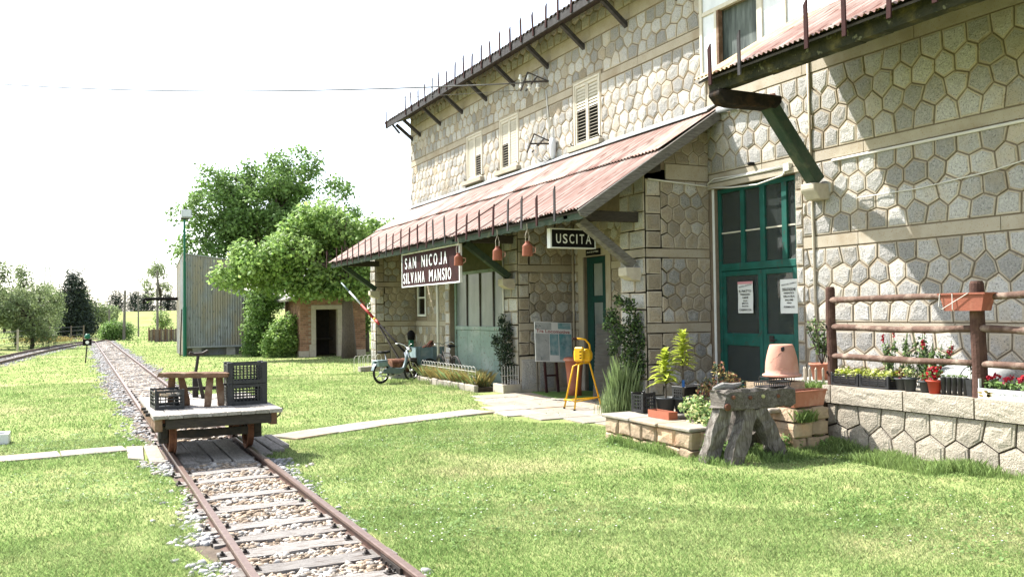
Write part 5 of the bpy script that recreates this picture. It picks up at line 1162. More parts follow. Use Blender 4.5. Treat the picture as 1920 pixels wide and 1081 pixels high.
# ------------------------------------------------------------------ old timber bench
bn = thing('timber_bench', 'rough old timber bench of railway sleepers on splayed legs', 'bench', (7.4, 8.4, 0))
def log_beam(name, a, b, w, h, m, parent, seg=8, j=.014, seed=0, up=(0, 0, 1)):
    rg = random.Random(seed); a = Vector(a); b = Vector(b); d = (b - a).normalized(); x = d.cross(Vector(up)).normalized(); z = x.cross(d); mb = MB(); vs = []
    prof = [(-.5, -.42), (-.5, .42), (-.40, .5), (0, .46), (.40, .5), (.5, .42), (.5, -.42), (.42, -.5), (-.42, -.5)]; n = len(prof)
    for i in range(seg + 1):
        c = a + (b - a) * (i / seg); e = .86 if i in (0, seg) else 1
        for p, q in prof: vs.append(c + x * (p * w * e + rg.uniform(-j, j)) + z * (q * h * e + rg.uniform(-j, j)) + d * (rg.uniform(-j, j) * (2 if i in (0, seg) else 1)))
    mb.add(vs, [(i * n + k, i * n + (k + 1) % n, (i + 1) * n + (k + 1) % n, (i + 1) * n + k) for i in range(seg) for k in range(n)] + [tuple(range(n))[::-1], tuple(seg * n + k for k in range(n))]); mb.tone = .5; return mb.build(name, m, parent, world=True)
tb = log_beam('top_timber', (6.90, 8.42, .765), (8.02, 8.42, .755), .30, .235, 'old_wood', bn, 14, .017, 1)
for k, (x, z) in enumerate(((7.02, .80), (7.28, .785), (7.48, .79), (7.72, .78), (6.93, .69))):
    mb = MB(); r = .024 if k < 4 else .045; mb.lathe([(0, .012), (r * .8, .012), (r, .002), (r, -.02)], 10, (x, 8.262, z), R=rotm('X', rad(90))); mb.build('bolt_head', 'rust' if k != 2 else 'petal_cream', tb, world=True)
for a, b, s in (((7.02, 8.46, .66), (6.84, 8.56, -.04), 2), ((7.34, 8.36, .66), (7.0, 8.30, -.04), 3), ((7.46, 8.36, .66), (7.80, 8.34, -.04), 4), ((7.62, 8.5, .66), (7.80, 8.80, -.04), 5), ((7.30, 8.5, .66), (7.42, 8.85, -.04), 6)):
    log_beam('leg', a, b, .20, .16, 'leg_wood', bn, 8, .018, s, up=(0, 1, 0))
t = thing('bent_branch', 'weathered split log lying on the left end of the bench', 'log', (6.95, 8.48, .88)); mb = MB(); mb.tube([(-.10, -.05, .02), (.05, -.03, .045), (.22, 0, .03), (.40, .04, .05)], [.02, .045, .04, .02], 8); mb.build('log', 'grey_wood', t)
# black trays and the upturned pot
for x, y, rz, lab in ((7.80, 8.45, .1, 'black slotted tray under the left side of the upturned pot'), (8.44, 9.06, -.2, 'black slotted tray beneath the upturned pot')):
    t = thing('black_tray', lab, 'tray', (x, y, .885 if x < 8 else .88), rz); mb = MB(); mb.bx(-.19, .19, -.12, .12, 0, .008)
    for s in (-1, 1): mb.bx(-.19, .19, s * .12 - .005, s * .12 + .005, .05, .062); mb.bx(s * .19 - .005, s * .19 + .005, -.115, .115, .05, .062)
    for i in range(11): u = -.19 + .038 * i; mb.bx(u - .004, u + .004, -.125, -.117, .008, .05); mb.bx(u - .004, u + .004, .117, .125, .008, .05)
    mb.build('tray', 'black_plastic', t)
t = thing('upturned_pot', 'large pale terracotta pot standing upside down with a hole near its top', 'flowerpot', (8.48, 9.0, .945)); mb = MB()
prof = [(.245, 0), (.258, .012), (.25, .03), (.218, .04), (.217, .10), (.212, .17), (.198, .26), (.176, .35), (.157, .41), (.148, .425), (.14, .427), (.06, .427), (.05, .42), (.05, .41)]
mb.lathe(prof, 32); mb.build('body', 'terracotta_pale', t, smooth=True)
mb = MB(); a0 = math.atan2(-9.0, -8.48) + .10; q = Vector((.170 * math.cos(a0), .170 * math.sin(a0), .372)); d = Vector((math.cos(a0), math.sin(a0), .35)).normalized(); s = Vector((-math.sin(a0), math.cos(a0), 0)); u = d.cross(s)
mb.extrude([q + d * .004 + s * p + u * r for p, r in ((-.022, -.03), (.006, -.036), (.022, -.012), (.02, .03), (-.004, .026), (-.024, .014))], d * .006); mb.build('hole', 'dark', t)
mb = MB(); pts = []
for i in range(9): a = a0 + .55 - .10 * i; z = .115 + .010 * math.sin(i * 1.6); rr_ = .217; pts.append((rr_ * math.cos(a), rr_ * math.sin(a), z))
mb.tube(pts, .004, 5); mb.build('wavy_line', 'terracotta_pale', t)
mb = MB(); pts = []
for i in range(7): f = i / 6; a = a0 - .12 - .75 * f; z = .32 - .13 * f + .012 * math.sin(i * 2.1); rr_ = .1855 + (.32 - z) * .17; pts.append((rr_ * math.cos(a), rr_ * math.sin(a), z))
mb.tube(pts, .0025, 5); mb.build('crack', 'soil', t)
t = thing('terracotta_trough', 'tilted terracotta trough with black liner against the platform corner', 'trough', (8.46, 8.60, .585), .10); mb = MB(); taper(mb, .33, .11, 0, .19, .86); mb.bx(-.34, .34, -.12, -.095, .185, .21); mb.bx(-.34, .34, .095, .12, .185, .21); mb.bx(-.34, -.315, -.095, .095, .185, .21); mb.bx(.315, .34, -.095, .095, .185, .21); mb.build('trough', 'terracotta', t, bevel=.006); mb = MB(); mb.bx(-.31, .31, -.09, .09, .17, .18); mb.build('liner', 'black_plastic', t)

# ------------------------------------------------------------------ flat wagon on the track
wg = thing('flat_wagon', 'small flat railway wagon with a weathered plank deck on iron wheels', 'wagon', (TC, 12.8, 0))
DZ = .665
xx = .79
for k in range(9):
    w = .172; mb = MB(); mb.tone = RND.random(); mb.bx(xx + .003, xx + w - .003, 11.40 + RND.uniform(-.015, .015), 14.22, DZ - .045, DZ + RND.uniform(-.004, .003), jit=.003); mb.build('deck_plank', 'deck_wood', wg, world=True, bevel=.004); xx += w
XR = xx
mb = MB(); mb.bx(.94, 2.20, 11.44, 11.56, DZ - .175, DZ - .048); mb.build('end_beam', 'dark_wood', wg, world=True, bevel=.01)
mb = MB(); mb.bx(.94, 2.20, 14.04, 14.16, DZ - .215, DZ - .048); mb.build('end_beam', 'dark_wood', wg, world=True, bevel=.01)
for x in (.86, 2.23):
    mb = MB(); mb.bx(x - .045, x + .045, 11.46, 14.14, DZ - .20, DZ - .048); mb.build('sole_bar', 'brown_wood', wg, world=True, bevel=.008)
for x in (1.25, 1.86):
    mb = MB(); mb.bx(x - .04, x + .04, 11.56, 14.04, DZ - .19, DZ - .05); mb.build('longitudinal_beam', 'dark_wood', wg, world=True)
RZ_ = .105
for y in (12.25, 13.45):
    for s in (-1, 1):
        x = TC + s * HG; wh = bpy.data.objects.new('wheel', None); COL.objects.link(wh); wh.parent = wg; wh.location = (x - TC, y - 12.8, RZ_ + .235)
        R = Matrix(((0, 0, 1), (1, 0, 0), (0, 1, 0))) if s > 0 else Matrix(((0, 0, -1), (-1, 0, 0), (0, 1, 0)))
        mb = MB(); mb.lathe([(.20, -.035), (.235, -.03), (.235, .03), (.262, .036), (.265, .055), (.21, .055), (.20, .04), (.20, -.035)], 32, R=Matrix(((0, 0, -s), (1, 0, 0), (0, 1, 0)))); mb.build('tyre', 'rust', wh, smooth=False)
        mb = MB(); mb.lathe([(.20, .0), (.06, .02), (.06, .05), (0, .05)], 24, R=Matrix(((0, 0, -s), (1, 0, 0), (0, 1, 0)))); mb.lathe([(.20, .0), (.06, -.02), (.06, -.06), (0, -.06)], 24, R=Matrix(((0, 0, -s), (1, 0, 0), (0, 1, 0)))); mb.build('disc', 'iron', wh)
        mb = MB(); mb.bx(x + s * .09 - .06, x + s * .09 + .06, y - .11, y + .11, .23, .46); mb.bx(x + s * .09 - .05, x + s * .09 + .05, y - .16, y - .11, .3, .46); mb.bx(x + s * .09 - .05, x + s * .09 + .05, y + .11, y + .16, .3, .46); mb.build('axle_box', 'iron', wg, world=True, bevel=.008)
    mb = MB(); mb.tube([(TC - .6, y, RZ_ + .235), (TC + .6, y, RZ_ + .235)], .035, 10); mb.build('axle', 'iron', wg, world=True)
mb = MB(); mb.bx(1.12, 2.0, 11.98, 12.04, .30, .40); mb.build('brake_beam', 'iron', wg, world=True)
mb = MB(); mb.tube([(XR + .02, 11.66, DZ - .03), (XR + .01, 11.66, DZ - .1), (XR - .06, 11.66, DZ - .16), (XR - .12, 11.66, DZ - .18)], .010, 6); mb.tube([(XR - .02, 11.5, DZ - .02), (XR + .03, 11.6, DZ - .02)], .016, 6); mb.build('hand_grip', 'iron', wg, world=True)
for y in (11.9, 12.3, 12.7):
    mb = MB(); mb.tube([(.74, y, DZ - .03), (.80, y, DZ - .03)], .022, 8); mb.build('side_bolt', 'iron', wg, world=True)
mb = MB(); mb.bx(1.50, 1.58, 13.72, 13.80, DZ, .98); mb.tube([(1.54, 13.76, .98), (1.585, 13.76, 1.30)], .022, 8); mb.tube([(1.46, 13.76, 1.325), (1.52, 13.76, 1.295), (1.64, 13.76, 1.30), (1.72, 13.76, 1.34)], .024, 8); mb.build('brake_lever', 'iron', wg, world=True)
mb = MB(); mb.bar((1.62, 13.5, DZ), (1.55, 13.5, 1.02), .06, .05); mb.bar((1.95, 13.5, DZ), (1.95, 13.5, 1.15), .03, .025); mb.bar((1.99, 13.5, DZ), (2.0, 13.5, 1.18), .03, .025); mb.bx(1.3, 2.3, 13.55, 13.6, .78, .83); mb.build('lever_stand', 'dark_wood', wg, world=True)
t = crate('black_crate', 'black slatted crate alone on the left corner of the wagon', (1.03, 12.35, DZ + .004), (.36, .48, .25), .06, 'crates on the wagon', 4, 3); rk = rocks('contents', np.stack([NPR.uniform(.9, 1.16, 60), NPR.uniform(12.15, 12.55, 60), np.full(60, DZ + .19)], 1), .05, 'ballast_tan', 9, t); rk.rotation_euler = (0, 0, 0)
crate('black_crate', 'lower black crate of the stack of two on the wagon', (2.02, 12.33, DZ + .004), (.52, .36, .278), .02, 'crates on the wagon', 5, 8, post=.07)
crate('black_crate', 'upper black crate of the stack of two on the wagon', (2.025, 12.33, DZ + .284), (.52, .36, .285), .0, 'crates on the wagon', 5, 8, post=.07)
st = thing('rustic_stool', 'rustic half log stool with plank legs on the wagon deck', 'stool', (1.4, 12.5, DZ))
log_beam('seat', (.98, 12.62, 1.085), (1.80, 12.18, 1.075), .26, .065, 'brown_wood', st, 10, .008, 11)
for a, b, s in (((1.12, 12.62, 1.06), (1.10, 12.66, DZ), 12), ((1.22, 12.55, 1.06), (1.30, 12.56, DZ), 13), ((1.56, 12.28, 1.06), (1.52, 12.22, DZ), 14), ((1.68, 12.30, 1.06), (1.70, 12.28, DZ), 15)): log_beam('leg', a, b, .09, .075, 'brown_wood', st, 5, .005, s, up=(0, 1, 0))

# ------------------------------------------------------------------ signs
sg = thing('station_sign', 'wide brown station name board with white letters under the canopy eave', 'sign', (7.70, 20.2, 2.5))
SY0, SY1, SZ0, SZ1 = 18.22, 22.17, 2.54, 3.42
mb = MB(); mb.bx(7.70, 7.74, SY0 + .03, SY1 - .03, SZ0 + .03, SZ1 - .03); mb.build('board', 'sign_brown', sg, world=True)
for a, b, c, d in ((SY0, SY0 + .03, SZ0, SZ1), (SY1 - .03, SY1, SZ0, SZ1), (SY0 + .03, SY1 - .03, SZ0, SZ0 + .03), (SY0 + .03, SY1 - .03, SZ1 - .03, SZ1)):
    mb = MB(); mb.bx(7.685, 7.75, a, b, c, d); mb.build('frame', 'white_paint', sg, world=True)
U, Vv = (0, -1, 0), (0, 0, 1)
def letters(words, y0, z, h, lw, gap, mir=()):
    y = y0
    for i, ch_ in enumerate(words):
        if ch_ == ' ': y -= lw * 1.25; continue
        w = lw * (.22 if ch_ == 'I' else 1.28 if ch_ == 'M' else 1.05 if ch_ in 'NOV' else .9 if ch_ in 'AC' else .75)
        mb = MB(); text_mesh(ch_, mb, (7.692, y, z), U, Vv, w, h, mirror=i in mir, bold=.012); mb.build('letter', 'letter', sg, world=True); y -= w + gap
letters('SAN NICOLA', 21.92, 3.01, .29, .225, .118, mir=(8,))
letters('SILVANA MANSIO', 22.05, 2.63, .28, .196, .078)
for y in (18.6, 21.8): mb = MB(); mb.tube([(7.72, y, SZ1), (7.72, y, 3.52)], .012, 6); mb.build('hanger', 'iron', sg, world=True)
us = thing('exit_sign', 'black and white box sign reading uscita hanging under the canopy', 'sign', (8.35, 14.3, 3.05))
a, b, c, d = 7.87, 8.86, 3.04, 3.41
mb = MB(); mb.bx(a + .03, b - .02, 14.31, 14.40, c + .02, d - .02); mb.build('box', 'ink', us, world=True)
for q in ((a, a + .03, c, d), (b - .02, b, c, d), (a + .03, b - .02, c, c + .02), (a + .03, b - .02, d - .02, d)): mb = MB(); mb.bx(q[0], q[1], 14.29, 14.42, q[2], q[3]); mb.build('frame', 'white_paint', us, world=True)
for ch_, x_, w_ in (('U', 8.0, .105), ('S', 8.145, .10), ('C', 8.285, .105), ('I', 8.435, .026), ('T', 8.51, .10), ('A', 8.645, .12)): mb = MB(); text_mesh(ch_, mb, (x_, 14.303, 3.13), (1, 0, 0), (0, 0, 1), w_, .18, bold=.012); mb.build('letter', 'letter', us, world=True)
for x in (8.0, 8.7): mb = MB(); mb.tube([(x, 14.35, d), (x, 14.35, 3.85 if x < 8.3 else 4.25)], .012, 6); mb.build('hanger', 'iron', us, world=True)
t = thing('door_plate', 'small black sign plate above the exit door', 'sign', (XW, 16.9, 3.2)); mb = MB(); mb.bx(XW - .07, XW - .045, 16.75, 17.35, 3.12, 3.26); mb.build('plate', 'ink', t, world=True); mb = MB(); text_mesh('SALA DI ATTESA', mb, (XW - .073, 17.30, 3.18), U, Vv, .5, .035); mb.build('letters', 'letter', t, world=True)
def poster(name, lab, y0, y1, z0, z1, x, lines, top, slant):
    t = thing(name, lab, 'poster', (x, (y0 + y1) / 2, z0)); mb = MB(); n = 5
    vs = [(x - .004 * math.sin(i * 1.9), y0 + (y1 - y0) * k, z0 + (z1 - z0) * i / n) for i in range(n + 1) for k in (0, 1)]; vs += [(p + .002, q, r) for p, q, r in vs]; m_ = 2 * (n + 1)
    mb.add(vs, [(2 * i, 2 * i + 1, 2 * i + 3, 2 * i + 2) for i in range(n)] + [(m_ + 2 * i, m_ + 2 * i + 1, m_ + 2 * i + 3, m_ + 2 * i + 2) for i in range(n)]); mb.build('sheet', 'poster', t, world=True)
    mb = MB(); W = y1 - y0; H_ = z1 - z0
    for txt, f, h, wf in lines: mb = MB(); text_mesh(txt, mb, (x - .007, y1 - W * (1 - wf) / 2, z0 + H_ * f), U, Vv, W * wf, H_ * h, bold=.02); mb.build('print_line', 'ink', t, world=True)
    mb = MB(); text_mesh(slant, mb, (x - .007, y1 - W * .08, z0 + H_ * .80), Vector((0, -1, .12)), Vv, W * .84, H_ * .05)
    mb.build('print_line', 'ink', t, world=True)
    if top: mb = MB(); mb.bx(x - .007, x - .0055, y0, y1, z1 - H_ * .08, z1); mb.build('pink_strip', 'pink_paper', t, world=True)
poster('menu_poster', 'white paper menu with a pink top edge taped to the left door leaf', 11.92, 12.31, 1.78, 2.34, xd - .006, [('IL PIATTO', .66, .075, .8), ('PASSEGGERI', .56, .06, .62), ('CARNE', .46, .06, .4), ('ALLA', .37, .05, .3), ('BRITTA', .28, .055, .42), ('PASTA', .19, .055, .42), ('CASERECCIA', .07, .065, .8)], True, 'SAPORI ANTICHI')
poster('menu_poster', 'plain white paper menu taped to the right door leaf', 10.84, 11.25, 1.77, 2.34, xd - .006, [('DEGUSTAZIONE', .66, .085, .74), ('PANINOTECA', .57, .055, .58), ('DELLA SILA', .47, .06, .62), ('SALUMI', .37, .055, .45), ('VINO', .28, .05, .26), ('FORMAGGI', .16, .06, .58)], False, 'MENU DEL GIORNO')
# copper cans on the eave
for y, lab in ((17.9, 'copper coloured can hanging beside the station name board'), (15.88, 'middle of the three copper coloured cans hanging from the eave'), (14.57, 'copper coloured can hanging closest to the exit sign')):
    t = thing('hanging_can', lab, 'can', (7.53, y, 2.90), RND.uniform(-.3, .3), 'copper cans on the eave'); t.scale = (.85, .85, .9); mb = MB(); mb.lathe([(0, 0), (.115, 0), (.118, .01), (.110, .20), (.113, .21), (.06, .26), (.045, .29), (.055, .31), (.045, .31), (.04, .29), (0, .28)], 18); mb.build('body', 'terracotta_dark', t, smooth=True)
    mb = MB(); mb.tube([(.09, -.06, .05), (.16, -.09, .09), (.165, -.09, .17), (.09, -.06, .19)], .009, 6); mb.build('handle', 'terracotta_pale', t); mb = MB(); mb.tube([(-.05, 0, .30), (-.06, 0, .42), (0, 0, .56), (.06, 0, .42), (.05, 0, .30)], .007, 6); mb.tube([(0, 0, .56), (-.01, 0, .68)], .008, 5); mb.build('rope', 'lintel', t)

# ------------------------------------------------------------------ things in the first recess
t = thing('painted_board', 'painted poster board with blue green pictures leaning in the recess', 'board', (9.58, 17.3, 0)); RB = rotm('X', rad(-9)) @ rotm('Y', rad(3.5))
def tb_(mb, p): return [Vector((9.585, 17.32, 1.17)) - Vector((9.58, 17.3, 0)) + RB @ Vector(q) for q in p]
def flat_on(mb, x0, x1, z0, z1, y, th=.002): mb.add(tb_(mb, [(x0, y, z0), (x1, y, z0), (x1, y, z1), (x0, y, z1), (x0, y + th, z0), (x1, y + th, z0), (x1, y + th, z1), (x0, y + th, z1)]), [(0, 1, 2, 3), (4, 5, 6, 7), (0, 1, 5, 4), (1, 2, 6, 5), (2, 3, 7, 6), (3, 0, 4, 7)])
mb = MB(); flat_on(mb, -.47, .47, -.45, .45, 0, .02); mb.build('board', 'poster', t)
mb = MB(); flat_on(mb, -.46, -.12, -.43, .18, -.004); flat_on(mb, -.46, -.05, .27, .43, -.004); mb.build('grey_picture', 'grey_art', t)
mb = MB(); flat_on(mb, -.10, .12, -.30, .18, -.004); flat_on(mb, .14, .46, -.40, .19, -.004); flat_on(mb, .12, .45, .30, .44, -.004); mb.build('blue_picture', 'teal_paint', t)
mb = MB(); o = Vector((9.585, 17.32, 1.17)) - Vector((9.58, 17.3, 0)); text_mesh('Tra Locomotive', mb, o + RB @ Vector((-.44, -.006, .20)), RB @ Vector((1, 0, 0)), RB @ Vector((0, 0, 1)), .86, .075, bold=.02); mb.build('lettering', 'pink_ink', t)
for x in (-.20, .10): mb = MB(); mb.bar((x, .0, 0), (x, .12, 1.0), .05, .04); mb.build('leg', 'picket', t)
mb = MB(); mb.bar((-.20, .05, .42), (.10, .05, .42), .03, .04); mb.build('leg_rail', 'picket', t)
t = thing('tall_jar', 'tall brown terracotta urn stand behind the yellow machine', 'urn', (9.60, 16.45, .02)); mb = MB(); mb.lathe([(0, .84), (.20, .84), (.225, .82), (.225, .77), (.20, .76), (.17, .5), (.15, .2), (.16, .0), (0, 0)], 22); mb.build('body', 'plastic_brown', t, smooth=True)
mb = MB(); mb.lathe([(.228, .80), (.236, .795), (.236, .775), (.228, .77)], 22); mb.build('rim', 'terracotta', t, smooth=True)
t = thing('green_mat', 'green artificial grass mat on the recess floor', 'mat', (9.5, 16.8, .028)); mb = MB(); mb.extrude([(9.0, 16.2, .028), (10.2, 15.6, .028), (10.45, 17.2, .028), (9.2, 17.7, .028)], (0, 0, .014)); mb.build('mat', 'leaf_hedge', t, world=True)
# yellow machine on a stand
ym = thing('yellow_machine', 'yellow hand machine bolted on a three legged yellow stand', 'machine', (8.5, 14.35, .025))
def ytube(name, pts, r=.017, m='yellow'): mb = MB(); mb.tube(pts, r, 8); mb.build(name, m, ym, smooth=True, world=True)
ytube('leg', [(8.18, 14.03, .03), (8.40, 14.22, .84), (8.52, 14.26, .875)]); ytube('leg', [(8.22, 14.48, .03), (8.36, 14.36, .82), (8.50, 14.33, .875)]); ytube('leg', [(9.0, 14.42, .03), (8.70, 14.32, .86), (8.62, 14.32, .90)])
ytube('cross_tube', [(8.205, 14.07, .18), (8.96, 14.40, .2)], .012); ytube('cross_tube', [(8.21, 14.47, .18), (8.96, 14.41, .2)], .012); ytube('cross_tube', [(8.20, 14.08, .2), (8.215, 14.46, .2)], .012)
ytube('cradle', [(8.40, 14.22, .84), (8.46, 14.24, .88), (8.66, 14.28, .88), (8.72, 14.30, .98), (8.70, 14.32, 1.22), (8.62, 14.34, 1.32), (8.44, 14.36, 1.34)], .018)
for f in ((8.18, 14.03), (8.22, 14.48), (9.0, 14.42)): mb = MB(); mb.tube([(f[0], f[1], .022), (f[0], f[1], .05)], .022, 8); mb.build('rubber_foot', 'tyre', ym, world=True)
mb = MB(); R = rotm('Z', rad(-20)) @ rotm('Y', rad(90)); mb.lathe([(0, -.17), (.10, -.17), (.125, -.14), (.125, -.02), (.115, 0), (.125, .02), (.125, .10), (.09, .15), (.05, .17), (0, .17)], 18, (8.55, 14.30, 1.02), R=R); mb.build('motor_housing', 'yellow', ym, smooth=False, world=True)
mb = MB(); mb.obox((8.42, 14.23, 1.05), (.08, .19, .26), rotm('Z', rad(25))); mb.build('tank', 'yellow', ym, bevel=.02, world=True)
for dz in (-.07, -.02, .05): mb = MB(); mb.obox((8.385, 14.135, 1.05 + dz), (.05, .012, .022), rotm('Z', rad(25))); mb.build('vent_slot', 'ink', ym, world=True)
mb = MB(); mb.tube([(8.44, 14.36, 1.34), (8.36, 14.37, 1.335)], .022, 8); mb.build('grip', 'picket', ym, world=True)
# corrugated sheet leaning in the recess
t = thing('leaning_sheet', 'grey corrugated sheet leaning in the recess behind the rose', 'metal sheet', (9.62, 15.15, .02)); V = []; n = 72; 
for r in range(2):
    for i in range(n + 1): z = .02 + 1.55 * i / n; w = -.36 + .72 * r; V.append((w + .30 * (z / 1.5) - .05, .012 * math.sin(z / .075 * 6.283) + .30 * z / 1.5 + w * .2, z))
o = npmesh('sheet', np.array(V), np.array([(i, i + 1, n + 2 + i, n + 1 + i) for i in range(n)]), 'zinc', np.full(n, .5), None, t, True)
# climbing rose, tall grass at the pier, ivy
shrub('climbing_rose', 'climbing rose bush against the lit pier beside the exit recess', (8.9, 13.25, 0), [((8.85, 13.2, .5), (.16, .15, .4)), ((8.85, 13.2, 1.05), (.2, .18, .35)), ((8.72, 13.25, 1.45), (.22, .2, .3)), ((8.98, 13.2, 1.6), (.18, .2, .28)), ((8.55, 13.3, 1.75), (.16, .16, .18)), ((8.85, 13.2, 1.95), (.16, .16, .16)), ((9.0, 13.1, 1.3), (.14, .16, .2)), ((8.45, 13.3, 1.6), (.1, .1, .12)), ((9.02, 13.1, .9), (.12, .15, .3)), ((8.5, 13.2, 1.2), (.12, .12, .2)), ((8.65, 13.2, 2.05), (.12, .12, .12))], 3200, .062, ['leaf_rose', 'leaf_rose', 'leaf_mid'], 120, 9, 'rose bush')
t = grass_clump('grass_clump', 'tall wispy clump of light green grass below the climbing rose', (8.74, 13.25, 0), .17, .13, .62, 2600, 'leaf_wisp', .003, .16, 9, tall=True); 
t = thing('ivy_planter', 'small stone planter with a dark climbing shrub at the middle pier', 'planted pot', (8.92, 18.35, 0)); mb = MB(); mb.bx(-.25, -.19, -.28, .28, 0, .2); mb.bx(.15, .21, -.28, .28, 0, .2); mb.bx(-.19, .15, -.28, -.22, 0, .2); mb.bx(-.19, .15, .22, .28, 0, .2); mb.build('planter', 'lintel', t, bevel=.008); mb = MB(); mb.bx(-.19, .15, -.22, .22, 0, .16); mb.build('soil', 'soil', t)
mb = MB(); rg = random.Random(3)
for i in range(8): a = rg.uniform(-.15, .12); b = rg.uniform(-.18, .2); mb.tube([(a * .4, b * .4, .15), (a, b, .7), (a * 1.5, b * 1.4, 1.3 + .3 * rg.random())], [.012, .008, .004], 5)
mb.build('stems', 'bark_dark', t); leaf_cloud('foliage', [((8.92, 18.4, .55), (.2, .24, .35)), ((8.88, 18.4, 1.0), (.24, .28, .35)), ((8.95, 18.45, 1.4), (.18, .24, .25)), ((8.9, 18.6, 1.65), (.1, .14, .2)), ((8.7, 18.5, 1.2), (.12, .15, .2))], 1900, .06, ['leaf_ivy', 'leaf_ivy', 'leaf_rose'], t, seed=130, shell=.2)
mb = MB()
for i in range(7): mb.tube([(-.26 + .07 * i, -.24, .16), (-.26 + .07 * i, -.24, .62)], .005, 5)
mb.tube([(-.27, -.24, .4), (.17, -.24, .4)], .005, 5); mb.build('wire_guard', 'cable_white', t)

# ------------------------------------------------------------------ border bed with wire fence
bd = thing('flower_border', 'flower border edged with white stones in front of the metal door', 'flower bed', (8.3, 20.4, 0)); y = 18.7
while y < 22.55:
    L = RND.uniform(.35, .6); e = min(y + L, 22.6); mb = MB(); mb.tone = RND.random(); mb.bx(8.22, 8.34, y + .01, e - .01, -.03, .15 + RND.uniform(-.02, .02), jit=.012); mb.build('kerb_stone', 'slab', bd, world=True, bevel=.015); y = e
mb = MB(); mb.bx(8.34, 8.72, 18.7, 22.6, -.02, .10); mb.build('soil', 'soil', bd, world=True)
rg = np.random.default_rng(8); n = 4200; P = np.stack([rg.uniform(8.34, 8.7, n), rg.uniform(18.9, 22.55, n), np.full(n, .09)], 1); o = blades('border_plants', P, .30, .007, ['leaf_dry', 'leaf_wisp', 'leaf_dry'], .6, seed=31, mi=rg.integers(0, 3, n)); tag(o, 'straw coloured and green plants filling the wired flower border', 'plants', kind='stuff')
wf = thing('wire_border_fence', 'low white wire hoop fence along the flower border', 'fence', (8.36, 20.6, .1)); y = 18.95
while y < 22.5:
    mb = MB(); pts = [(8.37, y + .13 - .13 * math.cos(math.pi * k / 8), .12 + .36 + .10 * math.sin(math.pi * k / 8)) for k in range(9)]; mb.tube([(8.37, y, .08)] + pts + [(8.37, y + .26, .08)], .0042, 5); mb.build('hoop', 'cable_white', wf, world=True); y += .2
for z in (.2, .34, .46): mb = MB(); mb.tube([(8.37, 18.95, z), (8.37, 22.6, z)], .005, 5); mb.build('wire', 'cable_white', wf, world=True)

# ------------------------------------------------------------------ moped, bicycle, handcart, barrier
def wheel(t, c, R, name='wheel', spokes=14, tw=.022, m='chrome', fwd=(1, 0)):
    a = math.atan2(fwd[1], fwd[0]); w = bpy.data.objects.new(name, None); COL.objects.link(w); w.parent = t; w.location = c; w.rotation_euler = (0, 0, a)
    mb = MB(); mb.torus((0, 0, 0), R - tw, tw, 'y', 32, 8); mb.build('tyre', 'tyre', w, smooth=True)
    mb = MB(); mb.torus((0, 0, 0), R - 2.2 * tw, .010, 'y', 32, 6); mb.build('rim', m, w, smooth=True)
    mb = MB()
    for k in range(spokes): b = 2 * math.pi * k / spokes; mb.tube([(0, .018 * (-1) ** k, 0), ((R - 2.2 * tw) * math.cos(b), 0, (R - 2.2 * tw) * math.sin(b))], .003 if spokes > 6 else .014, 4)
    mb.tube([(0, -.05, 0), (0, .05, 0)], .03, 10); mb.build('spokes', m, w); return w
mp = thing('moped', 'old grey moped parked on the grass beside the flower border', 'moped', (7.18, 22.45, 0), math.atan2(.5, 1.1))
wheel(mp, (0, 0, .29), .29, spokes=5, tw=.03); wheel(mp, (1.12, 0, .29), .29, spokes=5, tw=.03)
def mt(name, pts, r, m='moped_grey', n=8): mb = MB(); mb.tube(pts, r, n); return mb.build(name, m, mp, smooth=True)
mt('frame_tube', [(.30, 0, .36), (.55, 0, .33), (.82, 0, .36), (.92, 0, .56), (.97, 0, .85)], .045); mt('fork', [(.92, .06, .80), (1.0, .06, .55), (1.12, .06, .29)], .018, 'chrome'); mt('fork', [(.92, -.06, .80), (1.0, -.06, .55), (1.12, -.06, .29)], .018, 'chrome')
mb = MB(); mb.extrude([(.05, -.055, .27), (.35, -.055, .24), (.62, -.055, .22), (.80, -.055, .27), (.78, -.055, .38), (.50, -.055, .40), (.30, -.055, .44), (.08, -.055, .36)], (0, .11, 0)); mb.build('engine_cover', 'moped_grey', mp, bevel=.02)
mb = MB(); mb.tube([(.38, -.05, .33), (.38, .05, .33)], .10, 14); mb.build('engine', 'iron', mp); mt('exhaust', [(.4, -.08, .22), (.1, -.1, .2), (-.15, -.1, .22)], .022, 'chrome'); mt('seat_post', [(.22, 0, .4), (.16, 0, .78)], .018, 'chrome'); mt('stay', [(0, .05, .29), (.14, .05, .60)], .012, 'chrome'); mt('stay', [(0, -.05, .29), (.14, -.05, .60)], .012, 'chrome')
mb = MB(); mb.extrude([(-.06, -.10, .80), (.12, -.07, .79), (.32, -.04, .81), (.32, .04, .81), (.12, .07, .79), (-.06, .10, .80)], (0, 0, .07)); mb.build('saddle', 'tyre', mp, bevel=.02)
mb = MB(); mb.bx(-.22, .18, -.11, .11, .60, .63); mb.bx(-.20, .14, -.13, -.03, .46, .60); mb.bx(-.20, .14, .03, .13, .46, .60); mb.build('luggage_rack', 'blue_cart', mp, bevel=.02)
mb = MB()
for k in range(9): a = math.pi * (.08 + .84 * k / 8); mb.add([(.325 * math.cos(a), -.05, .29 + .325 * math.sin(a)), (.325 * math.cos(a), .05, .29 + .325 * math.sin(a))], [])
b0 = len(mb.v) - 18; mb.f += [[b0 + 2 * k, b0 + 2 * k + 1, b0 + 2 * k + 3, b0 + 2 * k + 2] for k in range(8)]; mb.m += [0] * 8; mb.t += [.5] * 8; mb.build('mudguard', 'moped_grey', mp, smooth=True)
